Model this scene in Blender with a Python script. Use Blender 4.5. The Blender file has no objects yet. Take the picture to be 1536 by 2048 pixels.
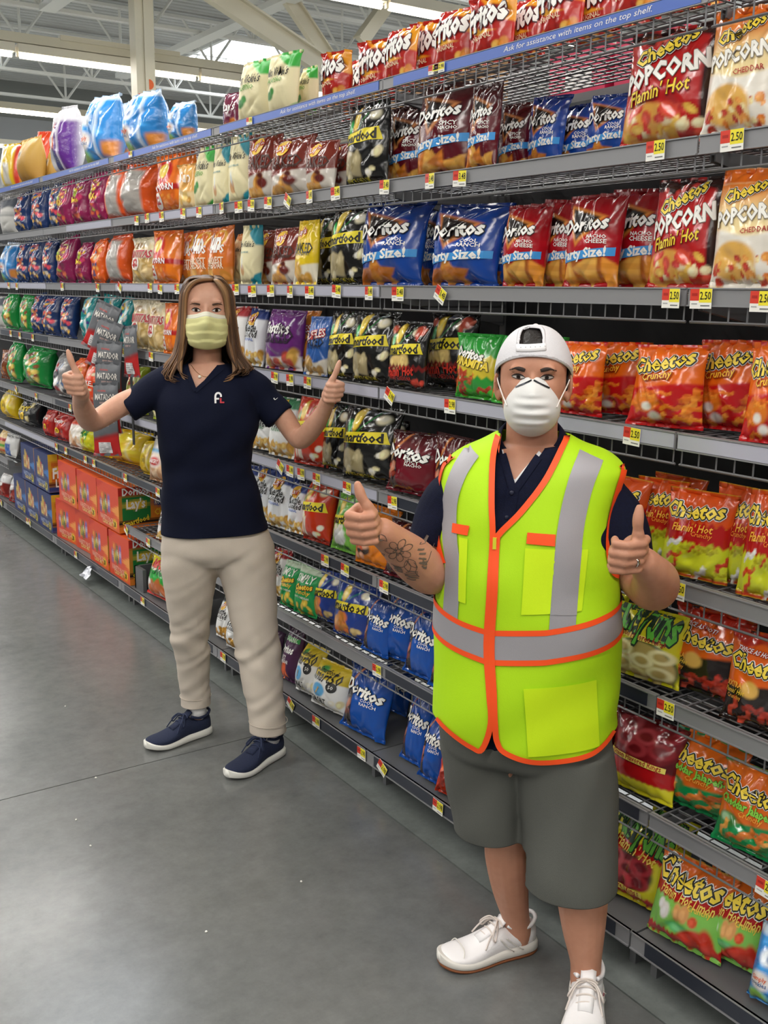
import bpy, math, random
import numpy as np
from mathutils import Vector, Matrix
from mathutils.bvhtree import BVHTree

SC = bpy.context.scene
COL = SC.collection
PI = math.pi

# ---------------------------------------------------------------- camera, world, lights, exposure
def make_camera():
    cd = bpy.data.cameras.new('camera'); cam = bpy.data.objects.new('camera', cd); COL.objects.link(cam)
    cd.sensor_fit = 'HORIZONTAL'; cd.sensor_width = 36.0; cd.lens = 2048.9 * 36.0 / 1536.0
    cd.clip_start = 0.05; cd.clip_end = 200
    pi_, ya, ro = 0.214507, 0.592855, 0.0128978
    F = Vector((math.sin(ya) * math.cos(pi_), math.cos(ya) * math.cos(pi_), -math.sin(pi_)))
    R = Vector((math.cos(ya), -math.sin(ya), 0)); U = R.cross(F)
    R2 = R * math.cos(ro) + U * math.sin(ro); U2 = U * math.cos(ro) - R * math.sin(ro)
    m = Matrix((R2, U2, -F)).transposed().to_4x4(); m.translation = (0, 0, 1.689)
    cam.matrix_world = m
    SC.camera = cam
make_camera()

w = bpy.data.worlds.new('world'); SC.world = w; w.use_nodes = True
w.node_tree.nodes['Background'].inputs[0].default_value = (0.90, 0.95, 1.0, 1)
w.node_tree.nodes['Background'].inputs[1].default_value = 0.10

SC.view_settings.view_transform = 'Standard'
SC.view_settings.look = 'None'
SC.view_settings.exposure = -0.12
SC.view_settings.gamma = 1.0
SC.view_settings.use_curve_mapping = False
SC.cycles.use_denoising = True
SC.cycles.max_bounces = 6
SC.cycles.transparent_max_bounces = 8
SC.cycles.caustics_reflective = False
SC.cycles.caustics_refractive = False

LIGHT_ROWS = [-4.5, 0.1, 4.7, 9.3, 13.9, 18.3, 22.9]      # rows of strip lights across the store
LIGHT_Z = 4.5
for ly in LIGHT_ROWS:
    ld = bpy.data.lights.new('strip_light_row', 'AREA'); ld.shape = 'RECTANGLE'
    ld.size = 24.0; ld.size_y = 0.16; ld.energy = 700.0; ld.color = (1.0, 0.98, 0.945)
    lo = bpy.data.objects.new('strip_light_row', ld); COL.objects.link(lo); lo.location = (3.0, ly, LIGHT_Z - 0.07)

# ---------------------------------------------------------------- helpers
def lin(h):
    if not isinstance(h, str): return tuple(h)[:3]
    h = h.lstrip('#')
    if len(h) == 3: h = ''.join(c * 2 for c in h)
    o = []
    for i in (0, 2, 4):
        c = int(h[i:i + 2], 16) / 255.0
        o.append(c / 12.92 if c <= 0.04045 else ((c + 0.055) / 1.055) ** 2.4)
    return tuple(o)

def mat(name, col='888', rough=0.5, metal=0.0, attr=None, bump=None, noise=None, spec=0.5, coat=0.0, emit=None, alpha=None, sheen=0.0, trans=0.0, sub=0.0):
    """principled material; attr: colour attribute; bump=(scale, strength[, detail]); noise=(scale, colour, amount)"""
    m = bpy.data.materials.new(name); m.use_nodes = True
    nt = m.node_tree; b = nt.nodes['Principled BSDF']; L = nt.links
    b.inputs['Roughness'].default_value = rough; b.inputs['Metallic'].default_value = metal
    b.inputs['Specular IOR Level'].default_value = spec
    if coat: b.inputs['Coat Weight'].default_value = coat; b.inputs['Coat Roughness'].default_value = 0.12
    if sheen: b.inputs['Sheen Weight'].default_value = sheen
    if trans: b.inputs['Transmission Weight'].default_value = trans
    if sub: b.inputs['Subsurface Weight'].default_value = sub; b.inputs['Subsurface Radius'].default_value = (0.012, 0.005, 0.003)
    if alpha is not None: b.inputs['Alpha'].default_value = alpha
    src = None
    if attr:
        a = nt.nodes.new('ShaderNodeAttribute'); a.attribute_name = attr; src = a.outputs['Color']
    c = lin(col)
    if src is None: b.inputs['Base Color'].default_value = (*c, 1)
    tc = None
    if bump or noise:
        tc = nt.nodes.new('ShaderNodeTexCoord')
    if noise:
        n = nt.nodes.new('ShaderNodeTexNoise'); n.inputs['Scale'].default_value = noise[0]; n.inputs['Detail'].default_value = 6
        L.new(tc.outputs['Object'], n.inputs['Vector'])
        mx = nt.nodes.new('ShaderNodeMix'); mx.data_type = 'RGBA'
        rp = nt.nodes.new('ShaderNodeMapRange'); rp.inputs[1].default_value = 0.35; rp.inputs[2].default_value = 0.65; rp.inputs[4].default_value = noise[2]
        L.new(n.outputs['Fac'], rp.inputs[0]); L.new(rp.outputs[0], mx.inputs[0])
        if src is not None: L.new(src, mx.inputs[6])
        else: mx.inputs[6].default_value = (*c, 1)
        mx.inputs[7].default_value = (*lin(noise[1]), 1); src = mx.outputs[2]
    if src is not None: L.new(src, b.inputs['Base Color'])
    if bump:
        n = nt.nodes.new('ShaderNodeTexNoise'); n.inputs['Scale'].default_value = bump[0]; n.inputs['Detail'].default_value = bump[2] if len(bump) > 2 else 3
        L.new(tc.outputs['Object'], n.inputs['Vector'])
        bp = nt.nodes.new('ShaderNodeBump'); bp.inputs['Strength'].default_value = bump[1]; bp.inputs['Distance'].default_value = 0.01
        L.new(n.outputs['Fac'], bp.inputs['Height']); L.new(bp.outputs[0], b.inputs['Normal'])
    if emit:
        b.inputs['Emission Color'].default_value = (*lin(emit[0]), 1); b.inputs['Emission Strength'].default_value = emit[1]
    return m

M = {}
M['rail'] = mat('shelf_rail_grey', '8d8d8f', 0.42, 0.15)
M['railclear'] = mat('clear_label_holder', 'b4b4c2', 0.25, 0.0)
M['raildark'] = mat('dark_label_insert', '2b2f3a', 0.3, 0.0)
M['railblue'] = mat('blue_sign_strip', '4a6bbe', 0.3)
M['wire'] = mat('shelf_wire', '767678', 0.45, 0.3)
M['steel'] = mat('shelf_steel', '6a6b6d', 0.45, 0.2)
M['backpanel'] = mat('back_panel_dark', '242426', 0.7)
M['kick'] = mat('kick_plate_dark', '26282a', 0.6)
M['white'] = mat('white_plain', 'f2f2ee', 0.5)
M['print'] = mat('printed_ink', attr='Col', rough=0.38, spec=0.4)
M['film'] = mat('bag_film', attr='Col', rough=0.2, spec=0.6, coat=0.3, bump=(22, 0.38, 2))
M['filmfat'] = mat('multipack_film', attr='Col', rough=0.2, spec=0.6, coat=0.3, bump=(15, 0.8, 3))
M['matte'] = mat('bag_paper_film', attr='Col', rough=0.42, spec=0.4, bump=(28, 0.18, 2))
M['card'] = mat('printed_card', attr='Col', rough=0.45)

def link(o, parent=None):
    COL.objects.link(o)
    if parent is not None: o.parent = parent
    return o

def tag(o, label, cat, group=None, kind=None):
    if label: o['label'] = label
    if cat: o['category'] = cat
    if group: o['group'] = group
    if kind: o['kind'] = kind
    return o

def empty(name, loc=(0, 0, 0), rz=0.0, parent=None):
    o = bpy.data.objects.new(name, None); o.location = loc; o.rotation_euler = (0, 0, rz); o.empty_display_size = 0.1
    return link(o, parent)

class MB:
    """collects geometry for ONE mesh object"""
    def __init__(self): self.v = []; self.f = []; self.c = []; self.m = []
    def add(self, vs, fs, col=None, mi=0):
        o = len(self.v); self.v += [tuple(p) for p in vs]
        for f in fs: self.f.append(tuple(i + o for i in f)); self.c.append(col); self.m.append(mi)
        return self
    def box(self, a, b, col=None, mi=0):
        x0, y0, z0 = a; x1, y1, z1 = b
        return self.add([(x0, y0, z0), (x1, y0, z0), (x1, y1, z0), (x0, y1, z0), (x0, y0, z1), (x1, y0, z1), (x1, y1, z1), (x0, y1, z1)],
                        [(0, 3, 2, 1), (4, 5, 6, 7), (0, 1, 5, 4), (1, 2, 6, 5), (2, 3, 7, 6), (3, 0, 4, 7)], col, mi)
    def obox(self, m4, s, col=None, mi=0):
        vs = [m4 @ Vector((sx * s[0] / 2, sy * s[1] / 2, sz * s[2] / 2)) for sx, sy, sz in ((-1, -1, -1), (1, -1, -1), (1, 1, -1), (-1, 1, -1), (-1, -1, 1), (1, -1, 1), (1, 1, 1), (-1, 1, 1))]
        return self.add(vs, [(0, 3, 2, 1), (4, 5, 6, 7), (0, 1, 5, 4), (1, 2, 6, 5), (2, 3, 7, 6), (3, 0, 4, 7)], col, mi)
    def tube(self, pts, r, n=6, col=None, mi=0, cap=True, flat=1.0, up=None):
        """round rod along pts; r a number or a list; flat squeezes the second axis"""
        P = [Vector(p) for p in pts]; k = len(P)
        rr = r if isinstance(r, (list, tuple)) else [r] * k
        prev = Vector(up) if up is not None else None; rings = []
        for i in range(k):
            t = (P[min(i + 1, k - 1)] - P[max(i - 1, 0)])
            if t.length < 1e-9: t = Vector((0, 0, 1))
            t.normalize()
            if prev is None:
                prev = Vector((0, 0, 1)) if abs(t.z) < 0.9 else Vector((1, 0, 0))
            a = (prev - t * prev.dot(t))
            if a.length < 1e-6: a = t.orthogonal()
            a.normalize(); b = t.cross(a); prev = a
            rings.append([P[i] + (a * math.cos(2 * PI * j / n) + b * (math.sin(2 * PI * j / n) * flat)) * rr[i] for j in range(n)])
        vs = [q for rg in rings for q in rg]; fs = []
        for i in range(k - 1):
            for j in range(n):
                fs.append((i * n + j, i * n + (j + 1) % n, (i + 1) * n + (j + 1) % n, (i + 1) * n + j))
        if cap:
            fs.append(tuple(range(n - 1, -1, -1))); fs.append(tuple((k - 1) * n + j for j in range(n)))
        return self.add(vs, fs, col, mi)
    def rings(self, rings, closed=True, cap0=True, cap1=True, col=None, mi=0):
        n = len(rings[0]); vs = [q for rg in rings for q in rg]; fs = []
        for i in range(len(rings) - 1):
            for j in range(n if closed else n - 1):
                fs.append((i * n + j, i * n + (j + 1) % n, (i + 1) * n + (j + 1) % n, (i + 1) * n + j))
        if cap0: fs.append(tuple(range(n - 1, -1, -1)))
        if cap1: fs.append(tuple((len(rings) - 1) * n + j for j in range(n)))
        return self.add(vs, fs, col, mi)
    def ball(self, c, r, nu=16, nv=10, col=None, mi=0, rot=None):
        rx, ry, rz = r if isinstance(r, (list, tuple)) else (r, r, r); c = Vector(c); vs = []; fs = []
        for i in range(nv + 1):
            th = PI * i / nv
            for j in range(nu):
                ph = 2 * PI * j / nu; q = Vector((rx * math.sin(th) * math.cos(ph), ry * math.sin(th) * math.sin(ph), rz * math.cos(th)))
                if rot is not None: q = rot @ q
                vs.append(c + q)
        for i in range(nv):
            for j in range(nu): fs.append((i * nu + j, (i + 1) * nu + j, (i + 1) * nu + (j + 1) % nu, i * nu + (j + 1) % nu))
        return self.add(vs, fs, col, mi)
    def grid(self, G, col=None, mi=0):
        nr, nc = len(G), len(G[0])
        return self.add([p for r in G for p in r], [(i * nc + j, i * nc + j + 1, (i + 1) * nc + j + 1, (i + 1) * nc + j) for i in range(nr - 1) for j in range(nc - 1)], col, mi)
    def mesh(self, name, mats, smooth=False):
        me = bpy.data.meshes.new(name); me.from_pydata(self.v, [], self.f)
        for m_ in (mats if isinstance(mats, (list, tuple)) else [mats]): me.materials.append(m_)
        if any(self.m): me.polygons.foreach_set('material_index', self.m)
        if any(c is not None for c in self.c):
            at = me.color_attributes.new('Col', 'FLOAT_COLOR', 'CORNER'); arr = []
            for f, c in zip(self.f, self.c):
                cc = lin(c) if c is not None else (0.8, 0.8, 0.8); arr += [cc[0], cc[1], cc[2], 1.0] * len(f)
            at.data.foreach_set('color', arr)
        if smooth: me.polygons.foreach_set('use_smooth', [True] * len(me.polygons))
        me.update(); return me
    def build(self, name, mats, parent=None, smooth=False):
        return link(bpy.data.objects.new(name, self.mesh(name, mats, smooth)), parent)

def recalc(me):
    import bmesh
    bm = bmesh.new(); bm.from_mesh(me); bmesh.ops.recalc_face_normals(bm, faces=bm.faces); bm.to_mesh(me); bm.free()

_txt = {}
def text_mesh(s, shear=0.0, offset=0.0, res=2):
    """letters as flat triangles: (verts Nx2 with height about 1, faces)"""
    key = (s, shear, offset, res)
    if key not in _txt:
        cu = bpy.data.curves.new('txt', 'FONT'); cu.body = s; cu.fill_mode = 'FRONT'; cu.dimensions = '2D'
        cu.resolution_u = res; cu.shear = shear; cu.offset = offset; cu.align_x = 'LEFT'
        ob = bpy.data.objects.new('txt', cu); COL.objects.link(ob)
        dg = bpy.context.evaluated_depsgraph_get(); ev = ob.evaluated_get(dg); me = ev.to_mesh()
        v = np.array([(q.co.x, q.co.y) for q in me.vertices]); f = [tuple(p.vertices) for p in me.polygons]
        ev.to_mesh_clear(); bpy.data.objects.remove(ob); bpy.data.curves.remove(cu)
        _txt[key] = (v, f)
    return _txt[key]

# ---------------------------------------------------------------- the store: floor, roof, far wall
def floor_material(tones):
    m = bpy.data.materials.new('polished_concrete'); m.use_nodes = True; nt = m.node_tree; L = nt.links; b = nt.nodes['Principled BSDF']
    tc = nt.nodes.new('ShaderNodeTexCoord')
    def noise(scale, det, rough=0.6):
        n = nt.nodes.new('ShaderNodeTexNoise'); n.inputs['Scale'].default_value = scale; n.inputs['Detail'].default_value = det; n.inputs['Roughness'].default_value = rough
        L.new(tc.outputs['Object'], n.inputs['Vector']); return n.outputs['Fac']
    def ramp(fac, stops):
        r = nt.nodes.new('ShaderNodeValToRGB'); e = r.color_ramp.elements
        e[0].position, e[0].color = stops[0][0], (*lin(stops[0][1]), 1); e[1].position, e[1].color = stops[-1][0], (*lin(stops[-1][1]), 1)
        for p_, c_ in stops[1:-1]:
            q = e.new(p_); q.color = (*lin(c_), 1)
        L.new(fac, r.inputs[0]); return r.outputs[0]
    def mix(a, b_, fac, mode='MULTIPLY'):
        x = nt.nodes.new('ShaderNodeMix'); x.data_type = 'RGBA'; x.blend_type = mode
        if isinstance(fac, float): x.inputs[0].default_value = fac
        else: L.new(fac, x.inputs[0])
        L.new(a, x.inputs[6]); L.new(b_, x.inputs[7]); return x.outputs[2]
    base = ramp(noise(1.3, 8, 0.62), [(0.2, tones[0]), (0.5, tones[1]), (0.8, tones[2])])
    fine = ramp(noise(14, 10, 0.75), [(0.25, 'c6c8c6'), (0.75, 'ffffff')])
    c = mix(base, fine, 0.85)
    L.new(c, b.inputs['Base Color'])
    b.inputs['Roughness'].default_value = 0.22
    b.inputs['Specular IOR Level'].default_value = 0.55
    bp = nt.nodes.new('ShaderNodeBump'); bp.inputs['Strength'].default_value = 0.015; bp.inputs['Distance'].default_value = 0.01
    L.new(noise(30, 4), bp.inputs['Height']); L.new(bp.outputs[0], b.inputs['Normal'])
    return m

M['floor'] = floor_material(('6a6c6c', '737473', '7c7d7a')); M['floorlight'] = floor_material(('757a78', '7d827f', '868a86'))
M['joint'] = mat('floor_joint', '575956', 0.7)
M['jointlight'] = mat('floor_joint_worn', '63645f', 0.5)
XJ, YJ = 1.743, 3.316          # slab joints: along the shelves, across the aisle

# concrete slabs between saw-cut joints: three strips each side of the cross joints
fl = empty('floor'); fl['kind'] = 'structure'
g = 0.0024
def slab(x0, x1, y0, y1):
    mb = MB().box((x0 + g, y0 + g, -0.12), (x1 - g, y1 - g, 0.0)); return mb.build('slab', M['floorlight' if x0 == XJ else 'floor'], fl)
for x0, x1 in ((-9, -4.2), (-4.2, XJ), (XJ, 7.6), (7.6, 16)):
    for y0, y1 in ((-8, -2.6), (-2.6, YJ), (YJ, 9.3), (9.3, 15.2), (15.2, 26)):
        slab(x0, x1, y0, y1)
MB().box((-9, -8, -0.14), (16, 26, -0.006)).build('joint_filler', M['joint'], fl)

M['deck'] = mat('roof_deck', 'd2d3d0', 0.6, 0.0, noise=(0.6, 'b4b5b3', 0.6))
M['roofsteel'] = mat('roof_steel_white', 'eeeeea', 0.5)
M['cream'] = mat('cream_paint', 'ded6c0', 0.5)
M['wallgrey'] = mat('far_wall_grey', 'a9adb3', 0.7)
M['walldark'] = mat('far_wall_upper', '8a8d8c', 0.7)
ROOF = 6.3
mb = MB(); y = -8.0; k = 0; prof = []
while y < 26.0:
    prof += [(y, 0.0), (y + 0.11, 0.0), (y + 0.13, 0.045), (y + 0.17, 0.045)]; y += 0.19
top = [[(x, py, ROOF + pz) for py, pz in prof] for x in (-9.0, 16.0)]
mb.grid(top)
ce = mb.build('ceiling', M['deck']); ce['kind'] = 'structure'
wb = MB().box((-9, 26, 0), (16, 26.2, 5.5)).build('wall_back', M['wallgrey']); wb['kind'] = 'structure'
wt = MB().box((-9, 26.02, 5.5), (16, 26.2, ROOF + 0.1)).build('wall_back_upper', M['walldark']); wt['kind'] = 'structure'
wr = MB().box((16, -8, 0), (16.2, 26.2, ROOF + 0.1)).build('wall_right', M['wallgrey']); wr['kind'] = 'structure'

M['skylight'] = mat('skylight_panel', 'ffffff', 0.5, emit=('eef6ff', 9.0))
nsk = 0
for sx in (3.0, 10.0):
    for sy in (9.0, 19.9):
        e = empty('skylight', (sx, sy, ROOF - 0.06))
        MB().box((-1.0, -1.2, 0.0), (1.0, 1.2, 0.02)).build('diffuser_panel', M['skylight'], e)
        fr = MB()
        for a, b in (((-1.08, -1.28, -0.03), (-1.0, 1.28, 0.05)), ((1.0, -1.28, -0.03), (1.08, 1.28, 0.05)), ((-1.0, -1.28, -0.03), (1.0, -1.2, 0.05)), ((-1.0, 1.2, -0.03), (1.0, 1.28, 0.05))): fr.box(a, b)
        fr.build('frame', M['roofsteel'], e)
        tag(e, ['bright roof skylight above the near end of the column row', 'bright roof skylight far down the left side of the roof', 'bright roof skylight over the near right roof bay', 'bright white skylight showing behind the green topped bags'][nsk], 'skylight', 'roof skylights'); nsk += 1

# bar joists across the roof, channels along it
def joist(y, zlow=5.45, zup=6.18, x0=-2.0, x1=15.0, ph=0.0, lab=''):
    e = empty('roof_joist', (0, y, 0)); w_ = 0.035
    up = MB(); up.box((x0, -0.06, zup), (x1, -0.012, zup + 0.05)); up.box((x0, 0.012, zup), (x1, 0.06, zup + 0.05)); up.build('upper_chord', M['roofsteel'], e)
    lo = MB(); lo.box((x0, -0.055, zlow), (x1, -0.01, zlow + 0.05)); lo.box((x0, 0.01, zlow), (x1, 0.055, zlow + 0.05)); lo.build('lower_chord', M['roofsteel'], e)
    x = x0 + ph
    while x < x1 - 1.2:
        for a, b in (((x, 0, zlow + 0.02), (x + 0.55, 0, zup + 0.03)), ((x, 0, zlow + 0.02), (x, 0, zup + 0.03)), ((x, 0, zlow + 0.02), (x - 0.55, 0, zup + 0.03))):
            if b[0] > x0: MB().tube([a, b], 0.024, 4).build('web_bar', M['roofsteel'], e)
        x += 1.65
    tag(e, lab, 'roof joist', 'white steel roof joists')
jl = ['first white roof joist, nearest the camera', 'second white roof joist from the camera', 'third white roof joist from the camera', 'fourth white roof joist from the camera', 'fifth white roof joist, above the column', 'sixth white roof joist, just beyond the column', 'seventh white roof joist from the camera', 'last white roof joist before the far wall']
for i, yy in enumerate((7.6, 9.7, 11.8, 13.6, 15.6, 17.8, 20.2, 22.8)): joist(yy, ph=0.3 * (i % 4), lab=jl[i])
cl = ['channel beam crossing above the blue bags', 'channel beam left of the cream column', 'channel beam right of the cream column', 'channel beam above the green topped bags', 'channel beam at the right end of the roof']
for i, (cx, y0, y1) in enumerate(((2.6, 9.0, 22.0), (4.6, 11.5, 15.3), (7.05, 11.3, 19.2), (9.6, 10.0, 15.0), (12.2, 9.0, 16.0))):
    mb = MB().box((cx - 0.11, y0, 5.36), (cx + 0.11, y1, 5.38)); mb.box((cx - 0.11, y0, 5.38), (cx - 0.095, y1, 5.44)); mb.box((cx + 0.095, y0, 5.38), (cx + 0.11, y1, 5.44))
    tag(mb.build('channel_beam', M['roofsteel']), 'pale steel ' + cl[i], 'beam', 'channel beams along the roof')

# strip lights
M['tube'] = mat('lamp_tube', 'ffffff', 0.4, emit=('fff3dc', 9.0))
M['housing'] = mat('lamp_housing', 'e8e0cc', 0.45)
rows_seen = [(9.3, 'nearest row above the red bags'), (13.9, 'row passing the cream column'), (18.3, 'far row above the blue bags'), (22.9, 'farthest row by the grey wall')]
hm = MB().box((-1.2, -0.07, 0.0), (1.2, 0.07, 0.10)).mesh('housing', M['housing'])
tm = MB().tube([(-1.17, 0, -0.03), (1.17, 0, -0.03)], 0.036, 8).mesh('lamp_tube', M['tube'])
bm_ = MB().box((-1.215, -0.02, -0.05), (-1.185, 0.02, 0.06)).mesh('end_cap', M['housing'])
ordn = ['first', 'second', 'third', 'fourth', 'fifth', 'sixth', 'seventh', 'eighth', 'ninth', 'tenth', 'eleventh', 'twelfth', 'thirteenth', 'fourteenth', 'fifteenth', 'sixteenth', 'seventeenth', 'eighteenth', 'nineteenth', 'twentieth']
for ly, ph in rows_seen:
    for i, x in enumerate(np.arange(0.1, 15.0, 2.44)):
        e = empty('strip_light', (x, ly, LIGHT_Z))
        for n_, me in (('housing', hm), ('lamp_tube', tm), ('end_cap', bm_)): link(bpy.data.objects.new(n_, me), e)
        tag(e, '%s strip light from left in the %s' % (ordn[i], ph), 'strip light', 'fluorescent strip lights')
for ly in (-4.5, 0.1, 4.7):
    for i, x in enumerate(np.arange(-4.8, 12.0, 2.44)):
        e = empty('strip_light', (x, ly, LIGHT_Z))
        for n_, me in (('housing', hm), ('lamp_tube', tm), ('end_cap', bm_)): link(bpy.data.objects.new(n_, me), e)
        tag(e, '%s strip light from left in the overhead row %s' % (ordn[i], {-4.5: 'behind the camera', 0.1: 'above the camera', 4.7: 'above the navy shirt'}[ly]), 'strip light', 'strip lights above the camera')

# cream column with the lighting beam it carries
e = empty('column', (5.0, 12.85, 0))
cm = MB(); cm.box((-0.10, -0.08, 0), (0.10, 0.10, 6.2)); cm.build('steel_section', M['cream'], e)
pm = MB(); pm.box((-0.115, -0.09, 0), (-0.02, 0.11, 6.2)); pm.box((-0.01, -0.11, 0), (0.115, 0.11, 6.2)); pm.build('casing', M['cream'], e)
M['signorange'] = mat('sign_orange', 'e8672d', 0.5); M['signred'] = mat('sign_red', 'c8202e', 0.5)
d = [(0.03, -0.114, 4.10)] + [(0.03 + 0.06 * math.sin(a), -0.114, 4.10 + 0.06 * math.cos(a)) for a in np.linspace(0, PI, 14)]
MB().add(d, [tuple(range(len(d)))]).build('orange_disc', M['signorange'], e)
for x in (-0.11, 0.0):
    s = MB().box((x - 0.0, -0.124, 3.72), (x + 0.07, -0.1115, 3.98)); s.build('sign_plate', M['signred'], e)
    w_ = MB()
    for zz in (3.78, 3.86, 3.93): w_.box((x + 0.012, -0.126, zz), (x + 0.058, -0.1242, zz + 0.022))
    w_.build('sign_lettering', M['white'], e)
tag(e, 'cream square column with orange half disc and red signs', 'column')
mb = MB().box((-1.0, 13.82, 4.61), (15, 13.90, 4.72)); mb.box((4.3, 13.80, 4.70), (5.9, 13.90, 4.76))
tag(mb.build('light_beam', M['cream']), 'long cream beam carrying the lights past the column', 'beam')
# big cream diagonal struts
def strut(a, b, r, lab):
    A, B = Vector(a), Vector(b); m4 = (B - A).to_track_quat('Z', 'Y').to_matrix().to_4x4(); m4.translation = (A + B) / 2
    mb = MB().obox(m4, (r * 0.5, r * 0.85, (B - A).length)); mb.obox(m4 @ Matrix.Translation((0, r * 0.42, 0)), (r * 0.95, r * 0.1, (B - A).length))
    tag(mb.build('diagonal_strut', M['cream']), lab, 'strut', 'diagonal cream struts')
strut((7.34, 12.5, 4.55), (3.45, 12.5, 6.17), 0.26, 'long cream diagonal strut sloping up to the left above green bags')
strut((7.78, 12.95, 4.67), (6.40, 12.95, 6.17), 0.2, 'steep cream diagonal strut right of the long one')
strut((7.95, 12.5, 4.93), (8.95, 12.5, 6.17), 0.2, 'short cream diagonal strut sloping up to the right behind orange bags')
# ---------------------------------------------------------------- the snack shelving
SEC = 1.2192; Y2 = 1.5426; XU = 1.836; XB = 1.80; XBACK = 2.34
LEVEL = [2.305, 2.017, 1.70, 1.38, 1.04, 0.745, 0.44, 0.125]
LNAME = ['top shelf', 'second shelf from top', 'third shelf from top', 'fourth shelf from top', 'fifth shelf from top', 'sixth shelf from top', 'seventh shelf from top', 'bottom shelf']
BAY = {-1: 'rightmost bay', 0: 'bay behind the orange trimmed vest', 1: 'bay between the two people', 2: 'bay behind the navy polo shirt', 3: 'bay with the orange boxes', 4: 'bay with the navy boxes', 5: 'bay left of the navy boxes', 6: 'far left bay'}
BAYS = sorted(BAY)
# wires of one shelf, shared by all
wm = MB(); rw = 0.0024
for i in range(26):
    yy = 0.012 + i * (SEC - 0.024) / 25
    wm.tube([(XBACK, yy, -0.012), (XU + 0.008, yy, -0.012), (XU + 0.008, yy, -0.074)], rw, 4, cap=False)
for i in range(15):
    xx = XU + 0.03 + i * 0.033
    wm.tube([(xx, 0.008, -0.016), (xx, SEC - 0.008, -0.016)], rw, 4, cap=False)
for zz, xx in ((-0.074, XU + 0.008), (-0.022, XU + 0.1), (-0.022, XU + 0.3)):
    wm.tube([(xx, 0.006, zz), (xx, SEC - 0.006, zz)], 0.0032, 4)
WIRE = wm.mesh('wire_grid', M['wire'])
RAIL = MB().box((XU, 0.003, -0.040), (XU + 0.005, SEC - 0.003, 0.0)).box((XU, 0.003, -0.003), (XU + 0.012, SEC - 0.003, 0.0)).box((XU - 0.004, 0.003, -0.040), (XU, SEC - 0.003, -0.037)).box((XU - 0.004, 0.003, -0.003), (XU, SEC - 0.003, 0.0)).mesh('price_rail', M['rail'])
RAILB = MB().box((XU, 0.003, -0.026), (XU + 0.005, SEC - 0.003, 0.006)).box((XU - 0.003, 0.003, 0.004), (XU, SEC - 0.003, 0.006)).box((XU - 0.003, 0.003, -0.026), (XU, SEC - 0.003, -0.024)).mesh('price_rail', M['rail'])
def bracket_mesh():
    mb = MB()
    for yy in (0.004, SEC - 0.008):
        mb.add([(XBACK, yy, -0.02), (XU + 0.05, yy, -0.03), (XU + 0.05, yy, -0.05), (XBACK, yy, -0.13), (XBACK, yy + 0.004, -0.02), (XU + 0.05, yy + 0.004, -0.03), (XU + 0.05, yy + 0.004, -0.05), (XBACK, yy + 0.004, -0.13)],
               [(0, 1, 2, 3), (7, 6, 5, 4), (0, 4, 5, 1), (1, 5, 6, 2), (2, 6, 7, 3), (3, 7, 4, 0)])
        yield mb.mesh('bracket', M['steel']); mb = MB()
BRK = list(bracket_mesh())
def strip_insert(y0, y1, m):
    return MB().box((XU - 0.0025, y0, -0.036), (XU - 0.0005, y1, -0.004)).mesh('label_strip', m)
INS_D = strip_insert(0.03, SEC - 0.06, M['raildark']); INS_C = strip_insert(0.006, SEC - 0.006, M['railclear']); INS_CH = strip_insert(0.02, SEC * 0.62, M['railclear'])
# which rails carry a clear or dark label strip
STRIP = {(1, 3): INS_CH, (1, 2): INS_CH, (2, 1): INS_C, (2, 2): INS_C, (2, 4): INS_C, (3, 0): INS_C, (3, 1): INS_C, (3, -1): INS_C, (3, 4): INS_D, (4, 1): INS_C, (4, 2): INS_C, (4, 0): INS_D, (4, 3): INS_D, (5, 1): INS_D, (5, 2): INS_D, (5, 3): INS_D, (5, 4): INS_C, (5, 0): INS_D, (6, 0): INS_D}
SHELF = {}
def lettering(name, s, parent, width, y_c, z_c, x, matl, shear=0.15, height=None):
    v, f = text_mesh(s, shear, 0.0)
    lo, hi = v.min(0), v.max(0); sc_ = width / (hi[0] - lo[0]); c = (lo + hi) / 2; sz = sc_ if height is None else height / (hi[1] - lo[1])
    vs = [(x, y_c - (q[0] - c[0]) * sc_, z_c + (q[1] - c[1]) * sz) for q in v]
    return MB().add(vs, f).build(name, matl, parent)
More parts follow.
